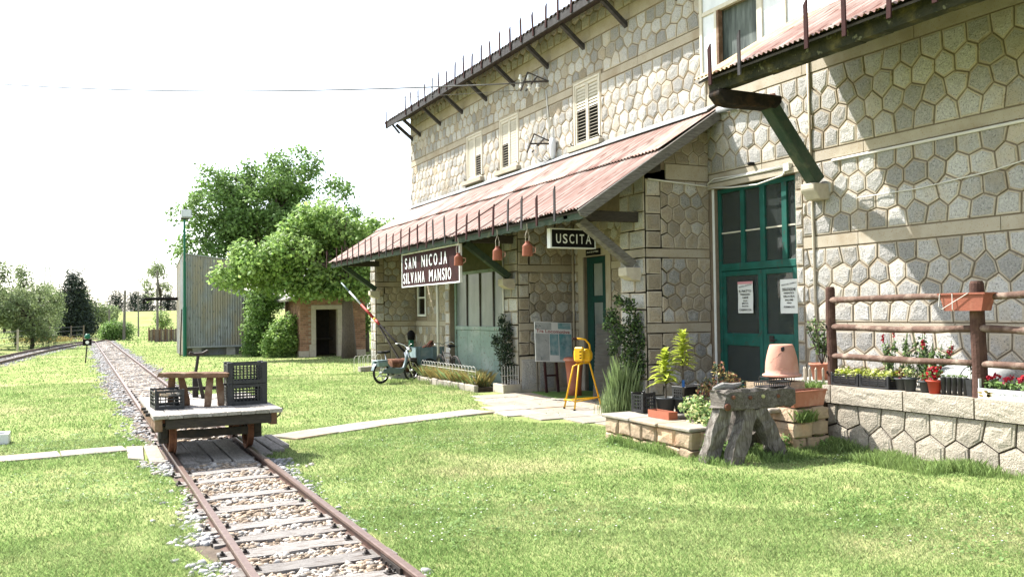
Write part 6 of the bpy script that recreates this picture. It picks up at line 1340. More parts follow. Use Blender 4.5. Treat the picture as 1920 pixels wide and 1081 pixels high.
mt('handlebar', [(.80, .30, 1.02), (.90, .25, 1.04), (.96, .1, .98), (.97, 0, .90), (.96, -.1, .98), (.90, -.25, 1.04), (.80, -.30, 1.02)], .013, 'chrome'); mb = MB(); mb.lathe([(0, -.06), (.05, -.05), (.07, .02), (.07, .04), (0, .05)], 12, (1.04, 0, .86), R=rotm('Y', rad(90))); mb.build('headlight', 'chrome', mp, smooth=True)
mt('pedal', [(.5, -.12, .2), (.5, -.2, .2)], .012, 'tyre')
bk = thing('bicycle', 'old dark bicycle leaning by the metal door behind the border', 'bicycle', (8.86, 21.25, .02), rad(90))
bk.rotation_euler = (rad(-4), 0, rad(90)); wheel(bk, (0, 0, .34), .34, spokes=24, tw=.017, m='iron'); wheel(bk, (1.06, 0, .34), .34, spokes=24, tw=.017, m='iron')
def bt(name, pts, r=.014, m='iron'): mb = MB(); mb.tube(pts, r, 8); return mb.build(name, m, bk, smooth=True)
bt('frame', [(0, 0, .34), (.44, 0, .30), (.85, 0, .82)]); bt('frame', [(.44, 0, .30), (.33, 0, .82)]); bt('frame', [(.35, 0, .76), (.84, 0, .78)]); bt('frame', [(0, 0, .34), (.34, 0, .76)], .009); bt('fork', [(.83, 0, .92), (.87, 0, .72), (1.06, 0, .34)]); bt('seat_post', [(.33, 0, .8), (.31, 0, .92)], .012, 'chrome')
mb = MB(); mb.extrude([(.16, -.10, .93), (.28, -.09, .93), (.45, -.02, .95), (.45, .02, .95), (.28, .09, .93), (.16, .10, .93)], (0, 0, .055)); mb.build('saddle', 'tyre', bk, bevel=.018)
bt('handlebar', [(.66, .27, .99), (.78, .25, 1.04), (.82, .08, 1.03), (.82, 0, .98), (.82, -.08, 1.03), (.78, -.25, 1.04), (.66, -.27, .99)], .012, 'chrome')
for s in (0, 1.06):
    mb = MB(); mb.tube([(s + .365 * math.cos(math.pi * (.05 + .75 * k / 9 + (.15 if s == 0 else 0))), 0, .34 + .365 * math.sin(math.pi * (.05 + .75 * k / 9 + (.15 if s == 0 else 0)))) for k in range(10)], .02, 6); mb.build('mudguard', 'iron', bk, smooth=True)
mb = MB(); mb.torus((.44, -.04, .30), .09, .008, 'y', 18, 5); mb.bx(.42, .46, -.1, -.05, .14, .3); mb.build('crankset', 'chrome', bk)
hc = thing('hand_cart', 'pale blue wooden handcart box loaded with reddish planks', 'cart', (9.2, 24.5, .02)); mb = MB(); mb.bx(-.42, .45, -.35, -.32, .30, .84); mb.bx(-.42, .45, .32, .35, .30, .84); mb.bx(-.42, -.39, -.32, .32, .30, .84); mb.bx(.42, .45, -.32, .32, .30, .84); mb.bx(-.39, .42, -.32, .32, .30, .33); mb.build('box', 'blue_cart', hc, bevel=.006)
for x in (-.41, -.3, .1, .44): mb = MB(); mb.bx(x - .02, x + .02, -.375, -.352, .28, .86); mb.build('batten', 'blue_cart', hc)
wheel(hc, (-.05, -.45, .26), .26, spokes=10, tw=.02, m='iron'); wheel(hc, (-.05, .45, .26), .26, spokes=10, tw=.02, m='iron')
for k in range(7): t = thing('loose_plank', 'reddish plank lying in the pale blue handcart', 'plank', (9.0 + .06 * k, 24.45 + .04 * k, .86), 0, 'planks in the handcart'); mb = MB(); mb.bar((0, -.3, 0), (.45 - .03 * k, .3, .10 + .03 * (k % 3)), .07, .02); mb.build('board', 'brown_wood' if k % 2 else 'terracotta', t)
t = thing('rusty_drum', 'rusty iron drum lying on its side behind the moped', 'drum', (8.25, 24.1, 0)); mb = MB(); R = rotm('Z', rad(15)) @ rotm('Y', rad(90)); mb.lathe([(0, -.36), (.20, -.36), (.215, -.35), (.205, -.12), (.215, -.11), (.205, -.10), (.205, .1), (.215, .11), (.205, .12), (.215, .35), (.20, .36), (0, .36)], 20, (0, 0, .36), R=R); mb.build('barrel', 'rust', t, smooth=False)
t2 = thing('drum_block', 'stone block carrying the rusty drum', 'stone', (8.25, 24.1, 0)); mb = MB(); mb.bx(-.3, .3, -.16, .16, -.02, .155, jit=.01); mb.build('block', 'grey_concrete', t2, bevel=.01)
ba = thing('barrier_pole', 'red and white striped level crossing barrier propped up at the canopy end', 'barrier', (8.6, 24.0, 0)); A = Vector((8.62, 24.0, .5)); Bv = Vector((7.37, 27.0, 2.84))
def seg_(name, t0, t1, r0_, r1_, m): mb = MB(); mb.tube([A + (Bv - A) * t0, A + (Bv - A) * t1], [r0_, r1_], 10); mb.build(name, m, ba, smooth=True, world=True)
seg_('counterweight_arm', 0, .44, .032, .03, 'ink'); seg_('red_band', .44, .50, .035, .045, 'red_paint'); seg_('yellow_band', .50, .525, .04, .04, 'yellow'); seg_('red_band', .525, .70, .045, .038, 'red_paint'); seg_('white_band', .70, .88, .03, .026, 'white_panel'); seg_('tip', .88, 1.0, .03, .022, 'moped_grey')
mb = MB(); mb.bar((8.55, 24.05, .02), (7.98, 25.6, 1.75), .045, .045); mb.build('prop', 'iron', ba, world=True); mb = MB(); mb.bx(8.52, 8.72, 23.9, 24.1, 0, .58); mb.build('pivot_post', 'iron', ba, world=True)
t = thing('signal_lamp', 'dark green railway lamp on a post behind the handcart', 'lamp', (9.05, 25.3, 0)); mb = MB(); mb.bx(-.06, .06, -.06, .06, 0, 1.05); mb.build('post', 'lamp_green', t); mb = MB(); mb.lathe([(0, 1.05), (.11, 1.05), (.12, 1.25), (.06, 1.33), (0, 1.35)], 12); mb.build('lantern', 'ink', t, smooth=True)
t = thing('kerb_fragment', 'low wire hoops over a stone at the far canopy pier', 'edging', (8.4, 27.6, 0)); mb = MB(); mb.bx(-.3, .35, -.15, .2, -.02, .16, jit=.02); mb.build('stone', 'slab', t, bevel=.02); mb = MB()
for k in range(6): mb.tube([(-.5 + .18 * k, -.1 + .12 * k, 0)] + [(-.5 + .18 * k + .1 - .1 * math.cos(a * .52), -.1 + .12 * k, .4 + .12 * math.sin(a * .52)) for a in range(7)] + [(-.3 + .18 * k, -.1 + .12 * k, 0)], .007, 5)
mb.build('hoops', 'cable_white', t)
t = thing('stone_box', 'white stone box at the left edge of the lawn', 'box', (-1.12, 15.2, 0)); mb = MB(); mb.bx(-.18, .18, -.2, -.14, 0, .16); mb.bx(-.18, .18, .14, .2, 0, .16); mb.bx(-.18, -.12, -.14, .14, 0, .16); mb.bx(.12, .18, -.14, .14, 0, .16); mb.build('box', 'white_paint', t, bevel=.006); mb = MB(); mb.bx(-.12, .12, -.14, .14, 0, .12); mb.build('soil', 'soil', t)

# ------------------------------------------------------------------ switch, shed, lamp post, house
t = thing('switch_signal', 'small black and white switch marker with a green disc beside the track', 'switch signal', (.22, 40.2, 0)); mb = MB(); mb.bar((0, 0, 0), (.06, 0, .72), .05, .05); mb.build('post', 'iron', t); mb = MB(); mb.bx(-.10, .24, -.06, .06, .72, .98); mb.build('head', 'ink', t); mb = MB(); mb.tube([(.07, -.062, .85), (.07, -.07, .85)], .07, 12); mb.build('white_disc', 'letter', t); mb = MB(); mb.lathe([(0, .98), (.1, 1.0), (.12, 1.1), (.06, 1.2), (0, 1.2)], 12, (.08, 0, 0)); mb.build('green_lamp', 'lamp_green', t, smooth=True)
sh = thing('metal_shed', 'tall grey corrugated iron shed standing beside the track', 'shed', (5.5, 43.5, 0))
def corr_wall(name, p0, p1, z0, z1a, z1b, m, parent, pitch=.115, amp=.02):
    p0 = Vector((*p0, 0)); p1 = Vector((*p1, 0)); L = (p1 - p0).length; d = (p1 - p0) / L; nrm = Vector((d.y, -d.x, 0)); n = int(L / pitch * 6); V = []
    for r in range(2):
        for i in range(n + 1):
            u = L * i / n; o = amp * math.sin(2 * math.pi * u / pitch); q = p0 + d * u + nrm * o; V.append((q.x, q.y, z0 if r == 0 else z1a + (z1b - z1a) * i / n))
    return npmesh(name, np.array(V) - np.array(wloc(parent)), np.array([(i, i + 1, n + 2 + i, n + 1 + i) for i in range(n)]), m, np.full(n, .5), None, parent, True)
SX0, SX1, SY0_, SY1_ = 4.36, 7.05, 43.5, 46.6
for k in range(3):
    a, b = SX0 + (SX1 - SX0) * k / 3, SX0 + (SX1 - SX0) * (k + 1) / 3; h = lambda x: 4.80 - (x - SX0) * .13
    corr_wall('wall_sheet', (a, SY0_), (b + .04, SY0_), .42, h(a), h(b), 'shed_iron', sh)
corr_wall('wall_sheet', (SX0, SY1_), (SX0, SY0_), .05, 4.3, 4.80, 'shed_iron', sh); corr_wall('wall_sheet', (SX1, SY0_), (SX1, SY1_), .4, 4.45, 4.2, 'shed_iron', sh); corr_wall('wall_sheet', (SX1, SY1_), (SX0, SY1_), .4, 4.1, 4.3, 'shed_iron', sh)
mb = MB(); mb.add([(SX0 - .05, SY0_ - .05, 4.83), (SX1 + .05, SY0_ - .05, 4.48), (SX1 + .05, SY1_, 4.15), (SX0 - .05, SY1_, 4.33), (SX0 - .05, SY0_ - .05, 4.79), (SX1 + .05, SY0_ - .05, 4.44), (SX1 + .05, SY1_, 4.11), (SX0 - .05, SY1_, 4.29)], [(0, 1, 2, 3), (4, 5, 6, 7), (0, 1, 5, 4), (3, 0, 4, 7), (1, 2, 6, 5)]); mb.build('roof', 'zinc', sh, world=True)
mb = MB(); mb.bx(SX0 + .15, SX1 + .05, SY0_ - .06, SY0_ - .02, .38, .46); mb.build('bottom_rail', 'zinc', sh, world=True)
for x in (4.95, 6.5): mb = MB(); mb.bx(x - .2, x + .2, SY0_ + .05, SY0_ + .35, -.05, .42, jit=.02); mb.build('foundation_block', 'grey_concrete', sh, world=True)
mb = MB(); mb.bx(SX0 + .1, SX1 - .1, SY0_ + .5, SY0_ + .55, 0, .42); mb.build('skirt', 'shed_iron', sh, world=True)
mb = MB(); mb.bar((4.2, 43.46, 0), (4.28, 43.46, 2.2), .06, .05); mb.build('corner_timber', 'dark_wood', sh, world=True)
t = thing('water_crane', 'dark iron crane arm sticking out of the metal shed', 'crane arm', (4.3, 46.0, 2.73)); mb = MB(); mb.tube([(.15, 0, 0), (-1.42, 0, 0), (-1.50, 0, -.05), (-1.50, 0, -.22)], .075, 8); mb.build('arm', 'ink', t, smooth=True)
for k in range(4): t = thing('leaning_pole', ('thin pole leaning at the right end of the metal shed', 'thick grey beam leaning at the right end of the metal shed', 'dark board leaning at the right end of the metal shed', 'outermost pole leaning at the right end of the metal shed')[k], 'timber', (7.2 + .28 * k, 44.2, 0)); mb = MB(); mb.bar((.1 + .12 * k, -.2, 0), (-.15, .6, 2.0 - .25 * k), .09 + .05 * (k == 1), .07); mb.build('beam', ('fence_wood', 'grey_wood', 'dark_wood', 'brown_wood')[k], t)
lp = thing('lamp_post', 'tall green lamp post with a floodlight in front of the shed', 'lamp post', (4.38, 43.2, 0)); mb = MB(); mb.tube([(0, 0, 0), (0, 0, 2.3)], .085, 12); mb.tube([(0, 0, 2.3), (0, 0, 4.4)], .065, 12); mb.tube([(0, 0, 4.4), (0, 0, 6.4)], .05, 12); mb.build('pole', 'lamp_green', lp, smooth=False)
mb = MB(); mb.bx(-.14, .32, -.12, .12, 6.42, 6.82); mb.build('floodlight', 'zinc', lp, bevel=.03); mb = MB(); mb.bx(-.10, .28, -.135, -.122, 6.50, 6.78); mb.build('lens', 'white_panel', lp); mb = MB(); mb.tube([(0, 0, 6.4), (0, 0, 6.95)], .03, 8); mb.bx(-.16, .20, -.05, .05, 6.36, 6.41); mb.build('bracket', 'iron', lp)
# brick hut
ho = thing('brick_hut', 'small brick hut with a dark open doorway and stone door frame', 'hut', (8.7, 38.5, 0))
HX0, HX1, HY0, HY1 = 8.66, 11.6, 38.5, 41.6
def fneg(c): return lambda u, z, n: (c - n, u, z)
def hb(fr, u0, u1, z0, z1, hole=None):
    us = sorted({u0, u1} | ({hole[0], hole[1]} if hole else set())); zs = sorted({z0, z1} | ({hole[2], hole[3]} if hole else set())); mb = MB()
    for i in range(len(us) - 1):
        for j in range(len(zs) - 1):
            a, b, c, d = us[i], us[i + 1], zs[j], zs[j + 1]
            if hole and hole[0] <= (a + b) / 2 <= hole[1] and hole[2] <= (c + d) / 2 <= hole[3]: continue
            mb.add([fr(a, c, 0), fr(b, c, 0), fr(b, d, 0), fr(a, d, 0)], [(0, 1, 2, 3)]); mb.add([fr(a, c, -.3), fr(b, c, -.3), fr(b, d, -.3), fr(a, d, -.3)], [(0, 1, 2, 3)])
    return mb.build('wall', 'house_mortar', ho, world=True)
HD = (9.35, 10.32, -.1, 2.08)
hw = hb(fy(HY0), HX0, HX1, -.1, 2.75, HD); hs = hb(fneg(HX0), HY0, HY1, -.1, 2.75)
mb = MB(); mb.bx(HX1 - .3, HX1, HY0 + .3, HY1, -.1, 2.75); mb.bx(HX0 + .3, HX1 - .3, HY1 - .3, HY1, -.1, 2.75); mb.build('wall', 'house_mortar', ho, world=True)
brk = MB(); nb = 0; rr = random.Random(5); big = []
for j in range(27):
    z = .28 + j * .092; u = HX0 + (.0 if j % 2 else -.12)
    while u < HX1:
        e = min(u + .235, HX1); a = max(u, HX0)
        if e - a > .05 and not (9.12 < (a + e) / 2 < 10.55 and z < 2.28):
            if e > 9.14 and a < 9.14 and z < 2.25: e = 9.14
            if a < 10.53 and e > 10.53 and z < 2.25: a = 10.53
            big.append((fy(HY0), a, e, z))
        u += .245
    u = HY0 + (.0 if j % 2 else -.12)
    while u < HY1:
        a = max(u, HY0); e = min(u + .235, HY1)
        if e - a > .05: big.append((fneg(HX0), a, e, z))
        u += .245
for k, (fr, a, e, z) in enumerate(big):
    mb = MB() if k < 290 else brk; mb.tone = rr.random(); o = rr.uniform(.010, .018)
    mb.add([fr(a, z, -.02), fr(e, z, -.02), fr(e, z + .08, -.02), fr(a, z + .08, -.02), fr(a + .004, z + .004, o), fr(e - .004, z + .004, o), fr(e - .004, z + .076, o), fr(a + .004, z + .076, o)], [(4, 5, 6, 7), (0, 1, 5, 4), (1, 2, 6, 5), (2, 3, 7, 6), (3, 0, 4, 7)])
    if k < 290: mb.build('brick', 'brick', hw, world=True)
if brk.v: o = brk.build('brickwork', 'brick', ho, world=True); o['kind'] = 'stuff'
for q in ((9.14, 9.35, .55, 1.25), (9.14, 9.35, 1.26, 2.08), (10.32, 10.53, .55, 1.2), (10.32, 10.53, 1.21, 2.08), (9.14, 10.53, 2.085, 2.27), (9.05, 9.35, 0, .54), (10.32, 10.62, 0, .54)): mb = MB(); mb.bx(q[0] + .004, q[1] - .004, HY0 - .04, HY0 + .2, q[2], q[3]); mb.build('door_stone', 'lintel', ho, world=True, bevel=.01)
for q in ((8.62, 9.04, 0, .27), (10.63, 11.6, 0, .27)): mb = MB(); mb.bx(q[0], q[1], HY0 - .03, HY0 + .2, q[2], q[3]); mb.build('plinth', 'lintel', ho, world=True, bevel=.01)
mb = MB(); mb.add([(HX0 - .55, HY0 - .3, 2.45), (HX0 - .55, HY1 + .2, 2.45), (10.1, HY1 + .2, 3.25), (10.1, HY0 - .3, 3.25), (HX1 + .4, HY0 - .3, 2.5), (HX1 + .4, HY1 + .2, 2.5)], [(0, 1, 2, 3), (3, 2, 5, 4)]); o = mb.build('roof', 'grey_wood', ho, world=True); q = o.modifiers.new('t', 'SOLIDIFY'); q.thickness = .09
mb = MB(); mb.extrude([(HX0, HY0 + .02, 2.75), (HX1, HY0 + .02, 2.75), (10.1, HY0 + .02, 3.15)], (0, .2, 0)); mb.build('gable', 'brick', ho, world=True)
mb = MB(); mb.bx(9.3, 10.4, 39.6, 40.0, .7, .8); mb.bx(9.3, 10.4, 40.3, 40.35, 0, 2.6); mb.build('inner_shelf', 'soffit', ho, world=True)

# ------------------------------------------------------------------ trees and hedges
def tree(name, lab, base, h, trunk_r, blobs, n, size, mats, seed, bark='bark', clump=26, shell=.35, group=None, cat='tree', split=None, droop=.3, trunk_top=None, aspect=.6, limbs=None):
    t = thing(name, lab, cat, base, 0, group); rg = random.Random(seed); mb = MB(); b = Vector(base); tt = Vector(trunk_top) if trunk_top else Vector((0, 0, h * .55))
    pts = [Vector((0, 0, -.1)), Vector((rg.uniform(-.05, .05), rg.uniform(-.05, .05), tt.z * .3)), tt * .65 + Vector((rg.uniform(-.1, .1), 0, 0)), tt]; mb.tube(pts, [trunk_r * 1.25, trunk_r, trunk_r * .8, trunk_r * .55], 10)
    for c, r in (blobs if limbs is None else blobs[:limbs]):
        e = Vector(c) - b; s = tt * rg.uniform(.85, 1.0); m_ = (s + e) / 2 + Vector((rg.uniform(-.2, .2), rg.uniform(-.2, .2), .15)); mb.tube([s, m_, e], [trunk_r * .42, trunk_r * .25, trunk_r * .08], 6)
        for k in range(3):
            rr3 = r if not hasattr(r, '__len__') else max(r); f = e + Vector((rg.uniform(-1, 1), rg.uniform(-1, 1), rg.uniform(-.4, 1))) * rr3 * .8; mb.tube([m_ + (e - m_) * .6, (e + f) / 2, f], [trunk_r * .15, trunk_r * .09, .008], 5)
    mb.build('trunk', bark, t, smooth=True); leaf_cloud('crown', blobs, n, size, mats, t, seed=seed, shell=shell, clump=clump, split=split, droop=droop, aspect=aspect); return t
rg = random.Random(12)
def scatter(c, r, n, br, flat=.75):
    out = []
    for i in range(n):
        d = Vector((rg.gauss(0, 1), rg.gauss(0, 1), rg.gauss(0, 1))).normalized(); k = rg.uniform(.45, 1); out.append(((c[0] + d.x * r[0] * k, c[1] + d.y * r[1] * k, c[2] + d.z * r[2] * k), (br * rg.uniform(.7, 1.25), br * rg.uniform(.7, 1.25), br * flat * rg.uniform(.7, 1.2))))
    return out
tree('linden_tree', 'broad light green tree whose trunk stands beside the brick hut', (10.25, 36.4, 0), 6.5, .27, scatter((9.6, 37.2, 4.6), (2.6, 2.0, 1.2), 20, .85) + scatter((7.2, 37.8, 3.9), (1.6, 1.3, .65), 10, .65) + [((11.9, 37.2, 5.3), (1.0, 1.0, .7)), ((9.2, 37, 5.9), (1.2, 1.0, .7)), ((12.3, 37.5, 4.6), (.9, .9, .7)), ((5.7, 38, 3.5), (.7, .7, .5)), ((10.6, 36.4, 3.5), (1.3, .8, .5)), ((8.5, 37, 3.45), (1.2, .9, .55)), ((7.3, 37.5, 3.3), (1.0, .9, .5)), ((10.9, 37, 4.4), (1.3, 1, .8)), ((8.0, 37, 4.7), (1.2, 1, .7)), ((6.6, 37.6, 4.2), (1.0, .9, .6)), ((9.2, 36.7, 3.0), (1.3, .6, .42)), ((10.3, 36.3, 2.95), (1.0, .6, .42)), ((8.2, 37, 3.0), (.9, .6, .45))], 40000, .17, ['leaf_bright', 'leaf_bright', 'leaf_hedge'], 51, clump=22, aspect=.7, limbs=24)
tree('tall_tree', 'taller darker green tree rising behind the light green one', (8.7, 47, 0), 10, .32, scatter((8.9, 47.2, 7.4), (3.6, 2.5, 2.3), 26, 1.1) + [((6.0, 47, 8.6), (.9, .9, .8)), ((10.6, 47, 10.0), (1.2, 1, .9)), ((8.9, 47, 9.6), (1.3, 1, .8)), ((4.9, 47, 6.8), (1.0, .9, .6)), ((12.6, 47.4, 8.6), (1.1, 1, .6)), ((5.3, 46.5, 5.2), (1.2, 1, .8)), ((7.0, 46.5, 5.0), (1.2, 1, .8)), ((13.2, 47.6, 7.2), (.9, 1, .6))], 30000, .19, ['leaf_mid', 'leaf_hedge', 'leaf_mid'], 52, clump=24, aspect=.6, limbs=26)
tree('climber_column', 'dense dark bush column between the shed and the hut', (7.55, 41.2, 0), 3.2, .12, [((7.5, 41, 2.3), (.75, .7, .9)), ((7.4, 41, 1.2), (.75, .7, .9)), ((7.9, 41.2, 2.8), (.6, .6, .6)), ((7.2, 41.1, .5), (.6, .6, .6))], 9000, .12, ['leaf_hedge', 'leaf_mid'], 53, clump=16, cat='bush', bark='bark_dark')
tree('round_bush', 'bright green rounded bush in front of the brick hut', (8.15, 39.4, 0), 1.8, .07, [((8.1, 39.3, .8), (.72, .65, .75)), ((8.3, 39.3, 1.3), (.5, .5, .5)), ((7.7, 39.3, .5), (.55, .5, .55)), ((8.6, 39.4, .5), (.45, .45, .55))], 7000, .12, ['leaf_hedge', 'leaf_bright'], 54, clump=14, cat='bush', bark='bark_dark')
tree('dark_shrub', 'dark shaded shrub behind the leaning timbers of the shed', (7.4, 47.5, 0), 3, .1, [((7.3, 47, 1.2), (1.0, .7, 1.3)), ((7.6, 47, 2.4), (1.0, .7, .8))], 4500, .15, 'leaf_rose', 55, clump=14, cat='bush', bark='bark_dark')
tree('back_tree', 'green foliage seen through the gap at the far canopy pier', (12.6, 42, 0), 4.6, .2, [((12.4, 42, 2.2), (1.4, 1, 1.2)), ((13.3, 42, 3.5), (1.4, 1.2, 1.0)), ((11.9, 41, 4.0), (1.2, 1, .8))], 7000, .16, ['leaf_mid', 'leaf_bright'], 56, clump=16)
# left side trees
LT = [((-5.3, 62, 0), 5.6, 'large loose grey green tree at the left edge of the picture'), ((-3.7, 66, 0), 5.3, 'grey green tree second from the left edge'), ((-2.6, 61, 0), 4.0, 'leafy grey green tree between the wire fence and the siding'), ((-2.7, 78, 0), 5.2, 'grey green tree just left of the dark pine'), ((-6.5, 55, 0), 4.2, 'grey green tree low at the left edge by the fence')]
for k, (b, h, lab) in enumerate(LT):
    z = gzs(b[0], b[1]); bl = scatter((b[0], b[1], z + h * .52), (1.8, 1.5, h * .45), 30, .5, .95); tree('riverside_tree', lab, (b[0], b[1], z), h, .11, bl, 8000, .15, ['leaf_olive', 'leaf_far', 'leaf_far'], 60 + k, 'bark_dark', 14, .2, 'loose grey green trees on the left', aspect=.5)
tree('young_tree', 'sparse pale young tree to the left of the shed', (5.9, 76, 0), 6.6, .09, scatter((5.7, 76, 4.7), (1.0, .9, 1.7), 14, .5), 1900, .15, 'leaf_far', 70, 'bark_dark', 8, .2); tree('round_bush', 'green round bush beside the far telegraph pole', (2.75, 77.5, gzs(2.75, 77.5)), 1.9, .08, [((2.5, 77.5, .8), (.9, .8, .8)), ((3.2, 77.5, .7), (.8, .8, .75)), ((2.0, 77.6, .5), (.6, .6, .55))], 5000, .14, ['leaf_mid', 'leaf_hedge'], 71, 'bark_dark', 12, .3, cat='bush'); tree('young_tree', 'leafy sapling growing at the foot of the pole by the wooden fence', (5.75, 73.6, 0), 2.6, .06, [((5.75, 73.6, 1.7), (.6, .5, .7)), ((6.1, 73.7, 1.2), (.5, .5, .5))], 1200, .13, ['leaf_far', 'leaf_bright'], 72, 'bark_dark', 9, .2)
def pine(name, lab, base, h, w, seed, n=5000, size=.3, group=None):
    t = thing(name, lab, 'pine tree', base, 0, group); mb = MB(); mb.tube([(0, 0, -.1), (.05, 0, h * .5), (0, 0, h * .97)], [w * .10, w * .06, .02], 8); rg = random.Random(seed); bl = []
    L = 9
    for i in range(L):
        z = h * (.12 + .82 * i / (L - 1)); r = w * (1 - .75 * (i / (L - 1)) ** 1.3) * rg.uniform(.65, 1.1)
        for k in range(5):
            a = k * 1.256 + rg.uniform(-.4, .4); e = Vector((r * math.cos(a), r * math.sin(a), z + rg.uniform(-.1, .25) * w * .3)); mb.tube([(0, 0, z - .1 * w), e * .5 + Vector((0, 0, z * .5)), e], [.04, .03, .01], 5); q = e * .7; q.z = e.z; bl.append(((base[0] + q.x, base[1] + q.y, base[2] + q.z), (r * .42, r * .42, h * .045)))
    mb.build('trunk', 'bark_dark', t); leaf_cloud('crown', bl, n, size, 'leaf_pine', t, seed=seed, shell=.1, aspect=.25, clump=10); return t
pine('pine_tree', 'dark pine standing behind the switch on the left', (-.45, 92, gzs(-.45, 92)), 6.0, 2.2, 81, 9000, .34)
pine('pine_tree', 'shorter dark pine leaning against the taller one', (-1.2, 93, gzs(-1.2, 93)), 4.4, 1.5, 82, 5000, .30)
for k in range(11):
    x = 8 + k * 3.3 + rg.uniform(-1, 1); y = 225 + rg.uniform(-12, 12); h = 5.2 - .2 * k + rg.uniform(-.5, .5); pine('far_pine', 'dark pine in the distant wood above the meadow', (x, y, gzs(x, y) - .4), h, 2.6, 200 + k, 1300, .6, 'distant pine wood')
for k, (x, y, h, lab) in enumerate(((1.0, 112, 4.6, 'pale green tree just right of the dark pine'), (3.2, 124, 3.2, 'low pale tree at the foot of the distant wood'), (-7, 105, 6, 'pale green tree behind the left grove'), (-12, 95, 6.5, 'pale green tree farthest left behind the grove'), (-9, 75, 5.5, 'pale green tree behind the wire fence at the far left'))):
    z = gzs(x, y); tree('meadow_tree', lab, (x, y, z), h, .12, scatter((x, y, z + h * .55), (h * .35, h * .35, h * .3), 8, h * .22, .9), 3200, .28, ['leaf_far', 'leaf_olive'], 300 + k, 'bark_dark', 10, .2, 'pale trees along the meadow')
# far tree line that reads as one mass
bl = []
for k in range(70):
    x = -160 + k * 6 + rg.uniform(-2, 2); y = 330 + rg.uniform(-15, 25)
    if x < -10 or x > 50: bl.append(((x, y, 4.5 + rg.uniform(0, 2)), (5, 4, rg.uniform(3, 5))))
o = leaf_cloud('far_woodland', bl, 16000, 1.5, ['leaf_olive', 'leaf_mid'], seed=400, shell=.3); tag(o, 'distant woodland closing the horizon', 'woodland', kind='stuff')
# heap of earth and the meadow slope beside the siding
t = thing('earth_mound', 'low grassy earth mound beside the siding', 'mound', (.1, 66, 0)); mb = MB(); n = 16; vs = []
for r in range(6):
    for k in range(n): a = 6.283 * k / n; f = r / 5; vs.append((-2.0 * math.cos(a) * (1 - f) * rg.uniform(.85, 1.1) - .2, 1.5 * math.sin(a) * (1 - f), .50 * f ** .6 + rg.uniform(-.05, .05)))
mb.add(vs, [(r * n + k, r * n + (k + 1) % n, (r + 1) * n + (k + 1) % n, (r + 1) * n + k) for r in range(5) for k in range(n)]); mb.build('mound', 'turf', t, smooth=True); t.location = (-2.2, 69, gzs(-2.2, 69)); P = np.stack([NPR.normal(-2.2, .8, 1500), NPR.normal(69, .6, 1500), np.full(1500, .25)], 1); blades('mound_grass', P, .3, .02, 'leaf_dry', .6, t, 77)

# ------------------------------------------------------------------ poles, wires, fences
def pole(lab, x, y, top, r=.09, arms=0, mm='pole_wood', lean=0):
    z = gzs(x, y); t = thing('utility_pole', lab, 'pole', (x, y, z), 0, 'poles beyond the shed'); mb = MB(); mb.tube([(0, 0, -.2), (lean, 0, top - z)], [r, r * .7], 8); mb.build('post', mm, t)
    if arms: mb = MB(); mb.bar((-.35, 0, top - z - .3), (.35, 0, top - z - .3), .07, .07); mb.build('crossarm', mm, t)
    return t
pole('grey pole standing beside the round far bush', 3.18, 76.6, 4.0, .12, lean=.1); pole('short far pole with a crossarm left of the round bush', 2.64, 95, 2.7, .10, 1); pole('tall pole in front of the sparse young tree', 5.38, 72.5, 5.4, .10); pole('thin far pole under the tip of the crane arm', 5.0, 90, 4.2, .08)
pl = thing('wire_pole', 'timber pole carrying the overhead cable at the far left', 'pole', (-9.5, 46, 0)); mb = MB(); mb.tube([(0, 0, -.2), (0, 0, 12.9)], [.14, .1], 8); mb.build('post', 'pole_wood', pl)
def wire(lab, pts, r=.012):
    t = thing('overhead_wire', lab, 'wire', pts[0]); mb = MB(); P = [Vector(q) - Vector(pts[0]) for q in pts]; mb.tube(P, r, 5); mb.build('cable', 'wire', t, smooth=True)
def sagline(a, b, s, n=24): a = Vector(a); b = Vector(b); return [tuple(a + (b - a) * (i / n) - Vector((0, 0, s * 4 * (i / n) * (1 - i / n)))) for i in range(n + 1)]
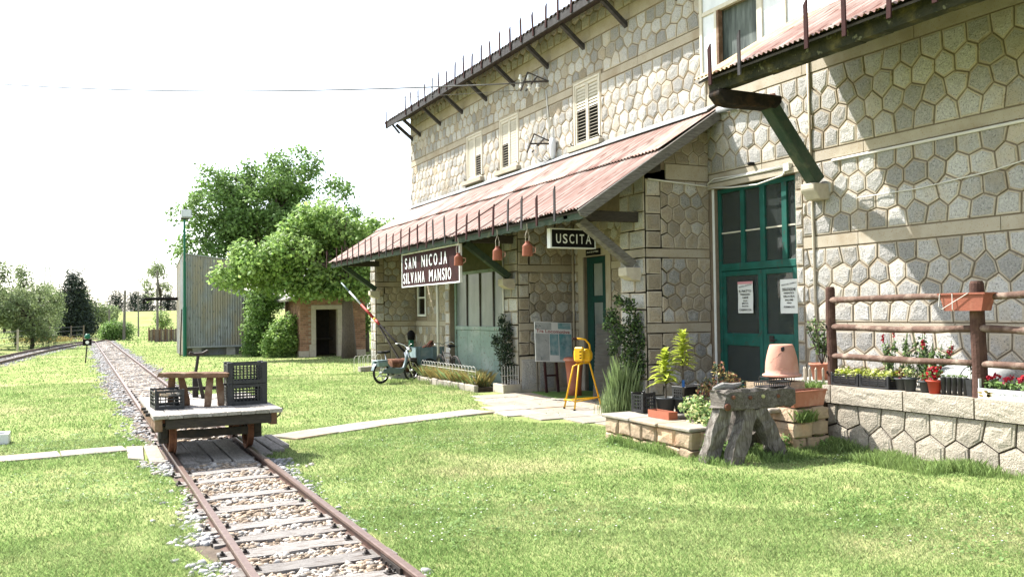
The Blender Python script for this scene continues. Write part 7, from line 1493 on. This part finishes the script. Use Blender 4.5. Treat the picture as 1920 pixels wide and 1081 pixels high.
wire('upper overhead cable running from the station wall to the left', sagline((10.1, 19.5, 7.62), (-9.4, 46, 12.7), .55), .019)
wire('lower overhead cable running from the station wall to the left', sagline((10.0, 19.6, 7.45), (-9.5, 46, 12.5), .75), .006)
wire('thin slack wire from the station end to the big tree', sagline((XW, 29.2, 7.0), (11.5, 46, 5.5), .5), .01)
wf2 = thing('wire_fence', 'wire fence on pale posts in front of the left trees', 'fence', (-3.2, 56, 0))
pp = [(-4.6, 44), (-3.9, 50), (-3.15, 57), (-2.6, 63), (-1.9, 70), (-.6, 77), (.3, 80)]
for x, y in pp: mb = MB(); mb.tube([(x, y, -.1), (x + .02, y, gzs(x, y) + 1.25)], .055, 7); mb.build('post', 'fence_wood' if y > 60 else 'lintel', wf2, world=True)
for z in (.5, .85, 1.15):
    for i in range(len(pp) - 1): mb = MB(); mb.tube([(*pp[i], z), (*pp[i + 1], z)], .012, 4); mb.build('wire', 'wire', wf2, world=True)
fw = thing('plank_fence', 'upright wooden plank fence left of the metal shed', 'fence', (5.4, 70, 0)); x = 4.55
while x < 7.3: mb = MB(); mb.tone = rg.random(); mb.bx(x, x + .19, 69.97, 70.03, 0, .92 + rg.uniform(-.04, .04)); mb.build('plank', 'fence_wood', fw, world=True); x += .205
for x in (4.6, 4.95, 5.35, 5.75, 6.15, 6.6): mb = MB(); mb.bx(x - .04, x + .04, 69.86, 69.95, 0, 1.08); mb.build('post', 'brown_wood', fw, world=True)
py_ = thing('lattice_mast', 'faint lattice mast far behind the dark pine', 'mast', (-9.5, 330, 4)); mb = MB()
for s in (-1, 1):
    for q in (-1, 1): mb.bar((s * 1.6, q * 1.6, 0), (s * .4, q * .4, 17), .16, .16)
for k in range(9): z = k * 2.0; w = 1.6 - 1.2 * z / 17; mb.bar((-w, -w, z), (w, -w, z + 2), .10, .10); mb.bar((w, -w, z), (-w, -w, z + 2), .10, .10)
for z in (12, 14.5): mb.bar((-2.6, 0, z), (2.6, 0, z), .15, .15)
mb.build('lattice', 'zinc', py_)
